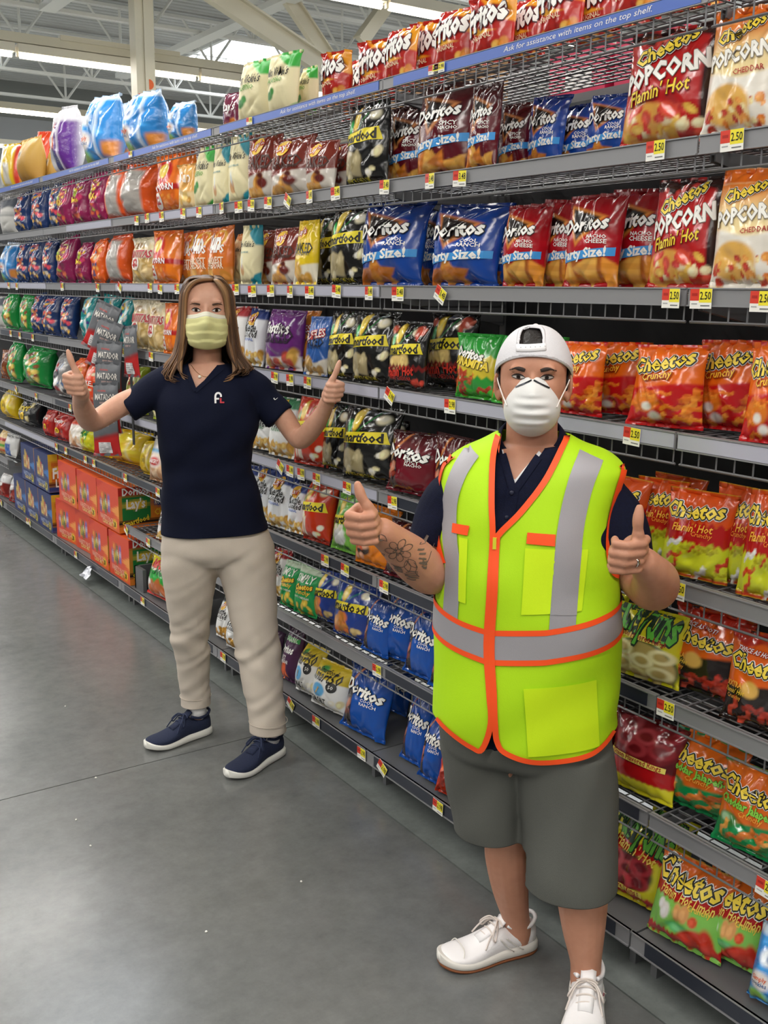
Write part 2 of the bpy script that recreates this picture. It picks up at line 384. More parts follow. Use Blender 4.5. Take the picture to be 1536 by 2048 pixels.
for b in BAYS:
    y0 = Y2 + b * SEC
    for lv in range(7):
        if lv == 6 and b in (3, 4): continue
        dz = -0.035 if (lv == 4 and b >= 3) else (-0.02 if (lv == 5 and b >= 2) else 0.0)
        e = empty('wire_shelf', (0, y0, LEVEL[lv] + dz)); SHELF[lv, b] = e
        link(bpy.data.objects.new('wire_grid', WIRE), e)['kind'] = 'stuff'
        link(bpy.data.objects.new('price_rail', RAILB if lv == 0 else RAIL), e)
        for me in BRK: link(bpy.data.objects.new('bracket', me), e)
        if lv == 0:
            MB().box((XU - 0.0025, 0.02, -0.023), (XU - 0.0005, SEC - 0.06, 0.003)).build('sign_strip', M['railblue'], e)
            lettering('sign_lettering', 'Ask for assistance with items on the top shelf.', e, 0.50, SEC * 0.33, -0.010, XU - 0.0032, M['white'], 0.2, 0.017)
        elif (lv, b) in STRIP: link(bpy.data.objects.new('label_strip', STRIP[lv, b]), e)
        tag(e, 'grey wire shelf with price rail, %s, %s' % (LNAME[lv], BAY[b]), 'shelf', 'wire shelves of the snack aisle')
    # base shelf
    e = empty('base_shelf', (0, y0, 0)); SHELF[7, b] = e
    MB().box((XB + 0.006, 0.003, 0.095), (XBACK, SEC - 0.003, 0.112)).build('deck', M['steel'], e)
    mb = MB().box((XB, 0.003, 0.082), (XB + 0.006, SEC - 0.003, 0.127)); mb.box((XB - 0.004, 0.003, 0.080), (XB + 0.006, SEC - 0.003, 0.084)); mb.box((XB - 0.003, 0.003, 0.124), (XB + 0.006, SEC - 0.003, 0.127)); mb.build('price_rail', M['rail'], e)
    if b != 2 or True: MB().box((XB - 0.0025, 0.05, 0.0855), (XB - 0.0003, SEC - 0.05, 0.1225)).build('label_strip', M['raildark'], e)
    MB().box((XB + 0.14, 0.003, 0.0), (XB + 0.16, SEC - 0.003, 0.094)).build('kick_plate', M['kick'], e)
    for yy in (0.02, SEC - 0.05): MB().box((XB + 0.05, yy, 0.0), (XB + 0.13, yy + 0.02, 0.094)).build('foot', M['steel'], e)
    tag(e, 'low grey base shelf with dark price rail, %s' % BAY[b], 'shelf', 'base shelves of the snack aisle')
    bp_ = MB().box((XBACK + 0.005, 0.018, 0.12), (XBACK + 0.02, SEC - 0.018, 2.20)).build('back_panel', M['backpanel']); bp_.location = (0, y0, 0)
    tag(bp_, 'dark back panel behind the bags, %s' % BAY[b], 'panel', 'back panels of the shelving')
for i in range(len(BAYS) + 1):
    y0 = Y2 + (BAYS[0] + i) * SEC
    u = empty('shelf_upright', (XBACK + 0.025, y0, 0))
    MB().box((-0.022, -0.014, 0), (0.04, 0.014, 2.42)).build('post', M['steel'], u)
    MB().box((-0.3, -0.012, 0.0), (0.04, 0.012, 0.09)).build('foot', M['steel'], u)
    lab = 'grey shelf upright post %s' % (['at the near right end', 'right of the bay behind the vest', 'left of the bay behind the vest', 'right of the navy polo bay', 'left of the navy polo bay', 'left of the orange box bay', 'left of the navy box bay', 'near the far left end', 'at the far left end'][i])
    tag(u, lab, 'post', 'shelf uprights')

# price tags on the rails
TAGS = [(0, 4.898),(0, 3.65),(0, 2.495),(0, 2.467),(1, 4.851),(1, 4.716),(1, 4.539),(1, 4.296),(1, 4.128),(1, 3.899),(1, 3.745),(1, 3.638),(1, 3.5),(1, 3.351),(1, 3.194),(1, 3.021),(1, 2.731),(1, 2.496),(1, 2.356),(1, 1.652),(1, 1.448),(2, 7.27),(2, 7.068),(2, 6.079),(2, 5.457),(2, 5.122),(2, 4.709),(2, 4.585),(2, 4.386),(2, 3.785),(2, 3.64),(2, 3.487),(2, 3.337),(2, 3.195),(2, 3.013),(2, 2.813),(2, 2.65),(2, 2.433),(2, 1.579),(2, 1.496),(2, 1.345),(3, 7.298),(3, 7.07),(3, 6.76),(3, 5.109),(3, 4.727),(3, 3.47),(3, 3.349),(3, 3.218),(3, 2.694),(3, 2.378),(3, 1.671),(4, 7.252),(4, 6.764),(4, 6.051),(4, 3.433),(4, 3.354),(4, 3.269),(4, 3.155),(4, 2.946),(4, 2.668),(4, 1.507),(5, 6.374),(5, 6.18),(5, 5.811),(5, 5.661),(5, 5.154),(5, 4.702),(5, 3.095),(5, 2.957),(5, 2.711),(5, 1.511),(6, 5.175),(6, 4.858),(6, 2.747),(6, 1.2),(7, 7.737),(7, 7.036),(7, 6.974),(7, 5.973),(7, 4.872),(7, 3.909),(7, 3.297),(7, 3.099),(7, 2.784),(7, 2.655),(7, 2.339)]
def tag_mesh(price, tilt):
    mb = MB(); x = -0.0012
    def q(y0, y1, z0, z1, c, d=0.0): mb.add([(x - d, -y0, z0), (x - d, -y1, z0), (x - d, -y1, z1), (x - d, -y0, z1)], [(0, 3, 2, 1)], c)
    mb.box((-0.0012, -0.026, -0.021), (0.0, 0.026, 0.021), 'f4f2ea')
    q(-0.026, -0.004, -0.004, 0.021, 'd8402f', 0.0002); q(-0.004, 0.026, -0.008, 0.021, 'f2e23a', 0.0002)
    q(-0.022, -0.008, 0.006, 0.012, 'b02a20', 0.0004); q(-0.0, 0.022, -0.016, -0.0135, '777777', 0.0004); q(-0.022, -0.008, -0.012, -0.0095, 'aaaaaa', 0.0004)
    v, f = text_mesh(price, 0.0, 0.012); lo, hi = v.min(0), v.max(0); s = 0.026 / (hi[0] - lo[0])
    mb.add([(x - 0.0006, -(0.011 + (p_[0] - (lo[0] + hi[0]) / 2) * s), 0.0065 + (p_[1] - (lo[1] + hi[1]) / 2) * s * 1.5) for p_ in v], f, '1a1a1a')
    return mb.mesh('price_tag', M['print'])
TM = {s: tag_mesh(s, 0) for s in ('2.50', '2.98', '3.48')}
random.seed(5)
for lv, yy in TAGS:
    b = math.floor((yy - Y2) / SEC)
    if (lv, b) not in SHELF: continue
    sh = SHELF[lv, b]; pr = '2.50' if yy < 1.75 else ('3.48' if lv in (1, 2) and yy < 3.2 else '2.98')
    o = link(bpy.data.objects.new('price_tag', TM[pr]), sh)
    xx = (XB if lv == 7 else XU) - 0.006
    o.location = (xx, yy - (Y2 + b * SEC), 0.104 if lv == 7 else (-0.010 if lv == 0 else -0.021 - random.uniform(0, 0.006)))
    if lv == 0: o.scale = (1, 0.9, 0.6)
    o.rotation_euler = (random.uniform(-0.06, 0.06) if random.random() < 0.8 else 0.5, 0, 0)
    if lv in (1, 2) and yy < 3.9: o.rotation_euler.z = random.uniform(-0.15, 0.15); o.location.x -= 0.004
# ---------------------------------------------------------------- snack bags: shape, print, placement
def smooth(x, e): return np.clip(x / e + 0.5, 0, 1)
def paint(ops, U, V, asp, px):
    """flat print colour at (U, V) in 0..1; asp = width / height; px = softness of an edge"""
    C = np.zeros((len(U), 3)); C[:] = lin('888')
    def put(mask, col):
        m = np.clip(mask, 0, 1)[:, None]; C[:] = C * (1 - m) + np.array(lin(col)) * m
    for op in ops:
        k = op[0]
        if k == 'f': C[:] = lin(op[1])
        elif k == 'b':
            w_ = op[4] * np.sin(U * op[5] + 1.3) if len(op) > 4 else 0
            put(smooth(V - op[1] - w_, px) * smooth(op[2] + w_ - V, px), op[3])
        elif k == 'z':       # jagged flame edge below: band v0..v1 with spikes
            w_ = op[4] * np.abs(((U * op[5]) % 1) - 0.5) * 2; put(smooth(V - op[1] - w_, px) * smooth(op[2] + w_ - V, px), op[3])
        elif k == 's': put(smooth(U - op[1], px) * smooth(op[2] - U, px), op[3])
        elif k == 'e': put(smooth(1 - np.sqrt(((U - op[1]) / op[3]) ** 2 + ((V - op[2]) / op[4]) ** 2), px / min(op[3], op[4])), op[5])
        elif k == 'o':       # ring
            d = np.sqrt(((U - op[1]) / op[3]) ** 2 + ((V - op[2]) / op[4]) ** 2); put(smooth(1 - d, 0.25) * smooth(d - op[5], 0.25), op[6])
        elif k == 'p':
            P = op[1]; m = np.full(len(U), 1e9); ar = sum(P[i][0] * P[(i + 1) % len(P)][1] - P[(i + 1) % len(P)][0] * P[i][1] for i in range(len(P))); s = 1 if ar > 0 else -1
            for i in range(len(P)):
                (x0, y0), (x1, y1) = P[i], P[(i + 1) % len(P)]; l = math.hypot(x1 - x0, y1 - y0)
                m = np.minimum(m, s * ((x1 - x0) * (V - y0) - (y1 - y0) * (U - x0)) / l)
            put(smooth(m, px), op[2])
        elif k == 'c':       # scattered pieces in a box
            _, u0, v0, u1, v1, n, size, cols, sd = op; rg = random.Random(sd)
            for i in range(n):
                cx, cy = rg.uniform(u0, u1), rg.uniform(v0, v1); a = rg.uniform(0, PI); r1 = size * rg.uniform(0.7, 1.3); r2 = r1 * rg.uniform(0.45, 0.9); cl = rg.choice(cols)
                dx, dy = (U - cx), (V - cy) / asp; x = dx * math.cos(a) + dy * math.sin(a); y = -dx * math.sin(a) + dy * math.cos(a)
                d = np.sqrt((x / r1) ** 2 + (y / r2) ** 2); put(smooth(1 - d, 0.35), cl)
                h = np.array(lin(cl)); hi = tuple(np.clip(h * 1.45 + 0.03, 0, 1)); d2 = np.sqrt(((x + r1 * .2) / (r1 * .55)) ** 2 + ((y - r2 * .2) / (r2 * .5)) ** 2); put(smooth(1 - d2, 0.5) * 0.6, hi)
        elif k in 'ky':      # sticks / corner chips in a box
            _, u0, v0, u1, v1, n, size, cols, sd = op; rg = random.Random(sd)
            for i in range(n):
                cx, cy = rg.uniform(u0, u1), rg.uniform(v0, v1); a = rg.uniform(-0.2, 1.1) if k == 'k' else rg.uniform(0, 6); r1 = size * rg.uniform(0.8, 1.25); cl = rg.choice(cols); h = np.array(lin(cl))
                dx, dy = (U - cx), (V - cy) / asp; x = dx * math.cos(a) + dy * math.sin(a); y = -dx * math.sin(a) + dy * math.cos(a)
                if k == 'k': d = np.maximum(np.abs(x) / r1, np.abs(y + 0.15 * r1 * np.sin(x / r1 * 5)) / (r1 * 0.24))
                else: d = np.maximum.reduce([x * math.cos(b) + y * math.sin(b) for b in (0, 2.094, 4.189)]) / (r1 * 0.55)
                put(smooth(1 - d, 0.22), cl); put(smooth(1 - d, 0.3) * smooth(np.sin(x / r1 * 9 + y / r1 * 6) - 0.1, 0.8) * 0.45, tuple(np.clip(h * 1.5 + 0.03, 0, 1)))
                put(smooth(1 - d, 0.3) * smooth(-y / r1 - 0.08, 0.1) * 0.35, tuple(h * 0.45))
        elif k == 'g':
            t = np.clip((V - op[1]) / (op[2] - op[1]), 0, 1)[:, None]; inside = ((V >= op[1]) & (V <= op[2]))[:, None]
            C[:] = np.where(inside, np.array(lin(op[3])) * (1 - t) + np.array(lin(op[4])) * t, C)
    return C

class Bag:
    def __init__(self, W, H, T, seed, amp=1.0, seal=0.045, flop=0.0, fat=False):
        self.fat = fat
        self.W, self.H, self.T = W, H, T; rg = random.Random(seed); self.seal = seal
        self.cr = [(rg.uniform(-1, 1), rg.choice((rg.uniform(0.0, 0.35), rg.uniform(0.6, 1.0), rg.uniform(0, 1))), rg.uniform(-1.3, 1.3), rg.uniform(0.045, 0.10), amp * rg.uniform(-0.009, 0.005), rg.uniform(0.12, 0.4)) for _ in range(18)]
        self.k1, self.p1 = rg.uniform(9, 14), rg.uniform(0, 6); self.k2, self.p2 = rg.uniform(15, 22), rg.uniform(0, 6); self.amp = amp
        self.lump = [(lambda a, k: (k * math.cos(a), k * math.sin(a), rg.uniform(0, 6), (0.0042 if fat else 0.0011) * rg.uniform(0.5, 1)))(rg.uniform(0, PI), rg.uniform(1.5, 4.0)) for _ in range(6)]; self.tilt = rg.uniform(-0.05, 0.05) * (2.5 if fat else 1); self.flop = flop + rg.uniform(-0.01, 0.015); self.low = rg.uniform(0.1, 0.35); self.tw = rg.uniform(-0.012, 0.012); self.dent = rg.uniform(-0.05, 0.05)
    def P(self, u, v, front=True, eps=0.0):
        u = np.asarray(u, float); v = np.asarray(v, float); s = self.seal
        t = np.clip((v - s) / (1 - 2 * s), 0, 1); e = (4 * t * (1 - t)) ** (0.42 if self.fat else 0.48) * (1.06 - self.low * (t - 0.4))
        hw = self.W / 2 * (1 - (0.10 if self.fat else 0.075) * np.clip(e, 0, 1) + self.dent * np.sin(v * 7) * 0.3)
        prof = np.clip(1 - np.abs(u) ** (3.2 if self.fat else 2.3), 0, 1) ** (0.62 if self.fat else 0.72)
        y = self.T / 2 * e * prof
        end = np.clip(1 - e, 0, 1) ** 1.5
        w_ = self.amp * (0.005 * np.sin(u * self.k1 + self.p1) + 0.003 * np.sin(u * self.k2 + self.p2)) * end
        for cu, cv, an, wd, dp, ln in self.cr:
            du, dv = (u - cu) * 0.5, v - cv; a = du * math.cos(an) + dv * math.sin(an); b = -du * math.sin(an) + dv * math.cos(an)
            w_ = w_ + dp * np.exp(-(a / wd) ** 2 * 2.5) * np.exp(-(b / ln) ** 2 * 2) * np.clip(1.2 - np.abs(u), 0, 1)
        qv = v * self.H / self.W * 2
        for kx, kz, ph, am in self.lump: w_ = w_ + am * (1 - 2 * np.abs(np.sin(u * kx + qv * kz + ph))) * np.clip(1.15 - np.abs(u), 0, 1)
        bend = self.flop * np.clip((v - 0.6) / 0.4, 0, 1) ** 2 + self.tw * u * v
        x = u * hw; z = v * self.H * (1 + self.tilt * u * np.clip(v - 0.7, 0, 1))
        if front: yy = -(y + eps) - w_ + bend
        else: yy = y * 0.85 + w_ * 0.5 + bend + 0.0015
        return np.stack([x, yy, z], -1)
    def body(self, ops, nu, nv, mname, name):
        us = np.sin(np.linspace(-1, 1, nu + 1) * PI / 2) * 0.5 + np.linspace(-1, 1, nu + 1) * 0.5; vs = np.linspace(0, 1, nv + 1)
        UU, VV = np.meshgrid(us, vs); F = self.P(UU.ravel(), VV.ravel()); nb = max(4, nu // 3); ub = np.linspace(1, -1, nb + 1)[1:-1]
        UB, VB = np.meshgrid(ub, vs); B = self.P(UB.ravel(), VB.ravel(), False)
        nf = nu + 1; n1 = nb - 1; off = nf * (nv + 1); faces = []
        for j in range(nv):
            r = [j * nf + i for i in range(nf)] + [off + j * n1 + i for i in range(n1)]; q = [(j + 1) * nf + i for i in range(nf)] + [off + (j + 1) * n1 + i for i in range(n1)]
            m = len(r)
            for i in range(m): faces.append((r[i], r[(i + 1) % m], q[(i + 1) % m], q[i]))
        V_ = np.concatenate([F, B]); me = bpy.data.meshes.new(name); me.from_pydata([tuple(p) for p in V_], [], faces)
        c = np.ones((len(V_), 4)); px = 1.6 / nu
        c[:off, :3] = paint(ops, (UU.ravel() + 1) / 2, VV.ravel(), self.W / self.H, px); c[off:, :3] = paint(ops[:1] + [o for o in ops if o[0] in 'bg'], (1 - UB.ravel()) / 2, VB.ravel(), self.W / self.H, px)
        at = me.color_attributes.new('Col', 'FLOAT_COLOR', 'POINT'); at.data.foreach_set('color', c.ravel())
        me.materials.append(M[mname]); me.polygons.foreach_set('use_smooth', [True] * len(me.polygons)); me.update(); return me
    def printed(self, decals, name, eps=0.0022):
        mb = MB(); asp = self.W / self.H
        def put(vs, fs, col, layer):
            u = np.clip(vs[:, 0] * 2 - 1, -0.985, 0.985); v = np.clip(vs[:, 1], 0.005, 0.995)
            mb.add(self.P(u, v, True, eps + 0.0007 * layer), fs, col)
        for n_, d in enumerate(decals):
            if d[0] == 't':
                _, s, cx, cy, w_, hs, col = d[:7]; kw = d[7] if len(d) > 7 else {}
                sh = kw.get('sh', 0.0); rot = math.radians(kw.get('rot', 0)); outs = list(kw.get('out', ())) ; bold = kw.get('bold', 0.015)
                lo_, hi_ = None, None; base = text_mesh(s, sh, 0.0)[0]; lo_, hi_ = base.min(0), base.max(0); c0 = (lo_ + hi_) / 2; sc_ = w_ / (hi_[0] - lo_[0])
                for li, (of, cc) in enumerate(outs + [(bold, col)]):
                    v, f = text_mesh(s, sh, min(of, 0.02), 1)
                    if of > 0.025:      # thicken by drawing the letters around a small circle
                        n8 = 6 if of < 0.06 else 10; f = [tuple(i + k8 * len(v) for i in ff) for k8 in range(n8) for ff in f]
                        v = np.concatenate([v + np.array([math.cos(2 * PI * k8 / n8), math.sin(2 * PI * k8 / n8)]) * (of - 0.015) for k8 in range(n8)])
                    q = (v - c0) * sc_; q = np.stack([q[:, 0], q[:, 1] * hs], 1)
                    arc = kw.get('arc', 0.0); q[:, 1] += arc * (q[:, 0] / w_) ** 2 * w_
                    r = np.stack([q[:, 0] * math.cos(rot) - q[:, 1] * math.sin(rot), q[:, 0] * math.sin(rot) + q[:, 1] * math.cos(rot)], 1)
                    put(np.stack([cx + r[:, 0], cy + r[:, 1] * asp], 1), f, cc, li + 1)
            elif d[0] == 'q':
                (a, b, c, e) = [np.array(p_) for p_ in d[1]]; nx, ny = 12, 4; vs = []
                for j in range(ny + 1):
                    for i in range(nx + 1):
                        s, t = i / nx, j / ny; vs.append((a * (1 - s) + b * s) * (1 - t) + (e * (1 - s) + c * s) * t)
                put(np.array(vs), [(j * (nx + 1) + i, j * (nx + 1) + i + 1, (j + 1) * (nx + 1) + i + 1, (j + 1) * (nx + 1) + i) for j in range(ny) for i in range(nx)], d[2], 0)
            elif d[0] == 'd':       # disc
                _, cx, cy, rx, col = d[:5]; asp_ = d[5] if len(d) > 5 else 1.0; n = 20; vs = [(cx, cy)]
                for rr in (0.5, 1.0): vs += [(cx + rx * rr * math.cos(2 * PI * i / n), cy + rx * rr * math.sin(2 * PI * i / n) * asp * asp_) for i in range(n)]
                fs = [(0, 1 + i, 1 + (i + 1) % n) for i in range(n)] + [(1 + i, 1 + n + i, 1 + n + (i + 1) % n, 1 + (i + 1) % n) for i in range(n)]
                put(np.array(vs), fs, col, d[6] if len(d) > 6 else 0)
        if not mb.f: return None
        return mb.mesh(name, M['print'])

BK, WH, YE = '15120f', 'f4f2ec', 'f0d020'
CHIP = ['d98a2b', 'c9731f', 'e6a548', 'b8641c']; PUFF = ['e2761c', 'd9641a', 'f08f2e']; POP = ['efe6c4', 'e3d5a4', 'f7f1dc']; KET = ['d9a94e', 'c48f38', 'e6c173']
MIX = ['d8402f', 'f0c63a', '3b6fc4', 'e8e4da', 'b5482a', '2f2a2a', 'e58a2c', '7a4a2a']
def dor(sub, c2=WH):
    return [('t', 'Doritos', 0.47, 0.655, 0.76, 1.2, WH, dict(sh=0.15, rot=6, bold=0.035, out=[(0.075, BK)]))] + \
           [('t', s, 0.70, 0.525 - i * 0.05, w_, 0.95, c2, dict(bold=0.02)) for i, (s, w_) in enumerate(sub)]
PARTY = [('q', [(0.02, 0.245), (0.97, 0.33), (0.97, 0.42), (0.02, 0.335)], '3f97dc'), ('t', 'Party Size!', 0.47, 0.332, 0.80, 1.05, WH, dict(sh=0.1, rot=5, bold=0.03))]
TRI = lambda c: [('p', [(0.10, 0.88), (0.80, 0.74), (0.34, 0.42)], c), ('p', [(0.16, 0.845), (0.72, 0.735), (0.35, 0.48)], '1a100e')]
def smart(base, extra=(), chips=POP, leaf='2fa84a'):
    return [('f', base), ('e', 0.36, 0.80, 0.085, 0.15, 'f0c93a'), ('e', 0.36, 0.82, 0.05, 0.10, 'f7dd6a'), ('e', 0.22, 0.70, 0.06, 0.09, leaf), ('p', [(0.45, 0.66), (0.62, 0.84), (0.66, 0.90), (0.50, 0.72)], leaf),
            ('e', 0.78, 0.83, 0.10, 0.065, 'efe6c4'), ('e', 0.80, 0.85, 0.05, 0.04, 'fbf6e4')] + list(extra)
SMF = [('q', [(0.05, 0.475), (0.95, 0.52), (0.88, 0.675), (0.03, 0.61)], 'f2de2c'), ('t', 'Smartfood', 0.46, 0.57, 0.80, 1.15, BK, dict(rot=4, bold=0.03))]
def cheet(rot=8, y=0.78, w_=0.86): return [('t', 'Cheetos', 0.47, y, w_, 1.15, 'f3d545', dict(sh=0.12, rot=rot, bold=0.03, arc=0.12, out=[(0.125, WH), (0.092, BK)]))]
def kett(c, sub): return [('t', 'Kettle', 0.5, 0.66, 0.55, 1.3, BK, dict(sh=0.1)), ('t', 'Cooked', 0.52, 0.55, 0.62, 1.3, BK, dict(sh=0.1)), ('t', sub, 0.5, 0.45, 0.42, 1.0, c), ('d', 0.45, 0.82, 0.17, 'e8b63a'), ('t', "Lay's", 0.45, 0.82, 0.30, 1.1, WH, dict(rot=8, out=[(0.09, 'c22a26')]))]
def lays(): return [('d', 0.42, 0.80, 0.17, 'f2c63c'), ('t', "Lay's", 0.42, 0.80, 0.32, 1.15, WH, dict(rot=10, out=[(0.1, 'c22a26')]))]
def baked(c2='4a2a20'): return lays() + [('t', 'BAKED', 0.53, 0.56, 0.72, 1.4, c2), ('t', '65% LESS FAT', 0.53, 0.47, 0.6, 1.0, c2)]
def vick(c, s): return [('t', 'Miss Vickie’s', 0.47, 0.67, 0.72, 1.7, BK, dict(sh=0.25)), ('t', s, 0.42, 0.53, 0.52, 1.2, c)]
def ten(c, s): return [('d', 0.52, 0.35, 0.10, 'f0c63a'), ('t', '10', 0.52, 0.35, 0.11, 1.1, BK), ('t', s, 0.48, 0.68, 0.5, 1.2, c, dict(sh=0.2, bold=0.03))]
# design: (description, film, base ops, decals, amp)
D = {}
def des(k, desc, ops, dec=(), film='film', amp=1.0, hi=True): D[k] = (desc, film, list(ops), [d for d in dec if d != ('p',)], amp, hi)
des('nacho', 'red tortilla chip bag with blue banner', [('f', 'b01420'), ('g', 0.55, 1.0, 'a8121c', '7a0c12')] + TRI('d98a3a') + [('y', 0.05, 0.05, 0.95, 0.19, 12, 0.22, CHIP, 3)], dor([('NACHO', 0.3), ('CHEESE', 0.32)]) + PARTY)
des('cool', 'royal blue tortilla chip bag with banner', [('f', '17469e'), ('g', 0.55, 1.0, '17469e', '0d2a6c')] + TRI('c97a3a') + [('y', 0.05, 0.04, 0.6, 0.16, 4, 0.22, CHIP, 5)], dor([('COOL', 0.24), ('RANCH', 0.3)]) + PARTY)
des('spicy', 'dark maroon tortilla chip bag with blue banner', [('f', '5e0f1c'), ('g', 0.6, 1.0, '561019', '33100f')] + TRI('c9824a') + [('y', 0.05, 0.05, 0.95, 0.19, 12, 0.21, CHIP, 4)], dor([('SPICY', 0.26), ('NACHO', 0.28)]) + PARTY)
DARKBADGE = [('q', [(0.30, 0.80), (0.86, 0.82), (0.84, 0.90), (0.34, 0.88)], '1a1716'), ('t', 'NEW LOOK', 0.58, 0.85, 0.30, 1.0, '8a7a62')]
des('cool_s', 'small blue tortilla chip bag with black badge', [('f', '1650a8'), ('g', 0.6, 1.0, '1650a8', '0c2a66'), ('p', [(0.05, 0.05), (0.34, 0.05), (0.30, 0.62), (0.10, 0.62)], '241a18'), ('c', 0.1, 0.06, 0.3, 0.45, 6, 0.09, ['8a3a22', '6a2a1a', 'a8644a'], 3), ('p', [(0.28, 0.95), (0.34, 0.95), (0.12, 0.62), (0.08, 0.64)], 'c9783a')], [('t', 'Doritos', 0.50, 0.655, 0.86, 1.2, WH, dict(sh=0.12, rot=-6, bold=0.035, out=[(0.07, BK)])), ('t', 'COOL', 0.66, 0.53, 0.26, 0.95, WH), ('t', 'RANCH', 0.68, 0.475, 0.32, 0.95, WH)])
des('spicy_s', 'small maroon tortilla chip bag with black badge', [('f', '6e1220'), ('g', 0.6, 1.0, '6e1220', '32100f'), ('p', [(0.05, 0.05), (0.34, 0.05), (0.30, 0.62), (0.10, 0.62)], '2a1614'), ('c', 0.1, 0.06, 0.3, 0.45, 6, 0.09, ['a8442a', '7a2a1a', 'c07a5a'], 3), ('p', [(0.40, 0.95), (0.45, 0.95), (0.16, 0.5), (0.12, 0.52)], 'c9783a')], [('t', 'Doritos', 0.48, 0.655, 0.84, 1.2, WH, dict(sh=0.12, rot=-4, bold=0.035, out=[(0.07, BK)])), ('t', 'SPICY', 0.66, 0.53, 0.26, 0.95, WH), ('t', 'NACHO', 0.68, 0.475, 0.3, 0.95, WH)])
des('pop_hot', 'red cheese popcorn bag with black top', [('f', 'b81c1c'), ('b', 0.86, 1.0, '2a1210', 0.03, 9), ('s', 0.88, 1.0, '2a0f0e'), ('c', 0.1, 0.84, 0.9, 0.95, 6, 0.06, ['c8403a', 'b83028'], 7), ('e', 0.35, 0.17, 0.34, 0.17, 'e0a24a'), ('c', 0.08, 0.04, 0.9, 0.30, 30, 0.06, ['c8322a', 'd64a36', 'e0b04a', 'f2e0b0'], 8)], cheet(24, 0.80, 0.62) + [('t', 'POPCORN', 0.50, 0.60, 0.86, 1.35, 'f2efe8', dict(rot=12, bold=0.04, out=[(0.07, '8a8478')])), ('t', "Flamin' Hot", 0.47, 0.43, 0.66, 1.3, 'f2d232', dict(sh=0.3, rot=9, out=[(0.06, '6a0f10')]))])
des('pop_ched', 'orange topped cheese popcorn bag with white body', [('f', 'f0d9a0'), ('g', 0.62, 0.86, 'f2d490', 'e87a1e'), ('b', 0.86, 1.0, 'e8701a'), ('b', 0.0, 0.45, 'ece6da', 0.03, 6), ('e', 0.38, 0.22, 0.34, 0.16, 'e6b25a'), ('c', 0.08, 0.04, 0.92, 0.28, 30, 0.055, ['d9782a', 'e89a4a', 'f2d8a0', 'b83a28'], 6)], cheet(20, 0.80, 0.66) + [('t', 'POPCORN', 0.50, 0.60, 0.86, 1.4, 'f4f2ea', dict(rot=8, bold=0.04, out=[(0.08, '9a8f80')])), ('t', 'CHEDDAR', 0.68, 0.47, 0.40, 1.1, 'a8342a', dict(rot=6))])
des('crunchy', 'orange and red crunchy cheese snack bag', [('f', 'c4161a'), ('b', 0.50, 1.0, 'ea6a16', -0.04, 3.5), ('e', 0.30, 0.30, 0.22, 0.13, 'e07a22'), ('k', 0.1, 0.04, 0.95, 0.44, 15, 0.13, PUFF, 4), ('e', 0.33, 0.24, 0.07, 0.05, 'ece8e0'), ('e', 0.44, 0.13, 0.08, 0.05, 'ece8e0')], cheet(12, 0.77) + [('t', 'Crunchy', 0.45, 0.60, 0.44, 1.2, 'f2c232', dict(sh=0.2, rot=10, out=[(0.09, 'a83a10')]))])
des('flamin', 'red orange spicy snack bag with lime bottom', [('f', 'c8cf2a'), ('b', 0.62, 1.0, 'd9531a'), ('z', 0.38, 0.62, 'b01a18', 0.05, 9), ('b', 0.0, 0.04, 'b01a18'), ('k', 0.05, 0.06, 0.95, 0.40, 10, 0.13, ['c8401e', 'b8321a', 'd8d8d0', 'a8a41e'], 3)], cheet(4, 0.77) + [('t', "Flamin' Hot", 0.50, 0.58, 0.62, 1.2, 'f0b43a', dict(sh=0.3, rot=4)), ('t', 'Crunchy', 0.66, 0.51, 0.30, 1.1, 'e8892c', dict(sh=0.2))])
des('xxtra', 'orange and black extra hot snack bag', [('f', '241a17'), ('b', 0.46, 1.0, 'e0601a', -0.05, 3.2), ('b', 0.86, 1.0, 'b02a1a', 0.03, 14), ('e', 0.42, 0.40, 0.13, 0.09, 'e0b05a'), ('k', 0.05, 0.05, 0.95, 0.24, 10, 0.14, ['b8321e', 'c8442a', '9a2a1a'], 6)], cheet(-4, 0.66, 0.80) + [('t', 'TWICE AS HOT!', 0.40, 0.80, 0.50, 1.1, WH, dict(sh=0.2, rot=-4, out=[(0.12, 'a82018')])), ('t', "XXTRA", 0.18, 0.42, 0.26, 1.2, 'e8a03a', dict(bold=0.04)), ('t', "Flamin' Hot", 0.20, 0.35, 0.34, 1.2, 'e8c03a', dict(sh=0.3)), ('t', 'Crunchy', 0.2, 0.28, 0.24, 1.1, 'e8a03a')])
des('jalapeno', 'orange and green jalapeno snack bag', [('f', '128a4a'), ('b', 0.36, 1.0, 'e06a1c', -0.05, 3.2), ('e', 0.22, 0.33, 0.15, 0.085, '3f7a3a'), ('e', 0.18, 0.345, 0.08, 0.045, 'a8cfa0'), ('k', 0.05, 0.05, 0.95, 0.34, 10, 0.12, ['d9782a', 'c8621e', 'e8a04a', '2f6a34'], 6)], cheet(-3, 0.72) + [('t', 'Cheddar Jalapeño', 0.48, 0.525, 0.84, 1.3, '8fd24a', dict(rot=-3, bold=0.03, out=[(0.06, '1f5a2a')])), ('t', 'Crunchy', 0.55, 0.44, 0.34, 1.1, 'f2a83a', dict(sh=0.2))])
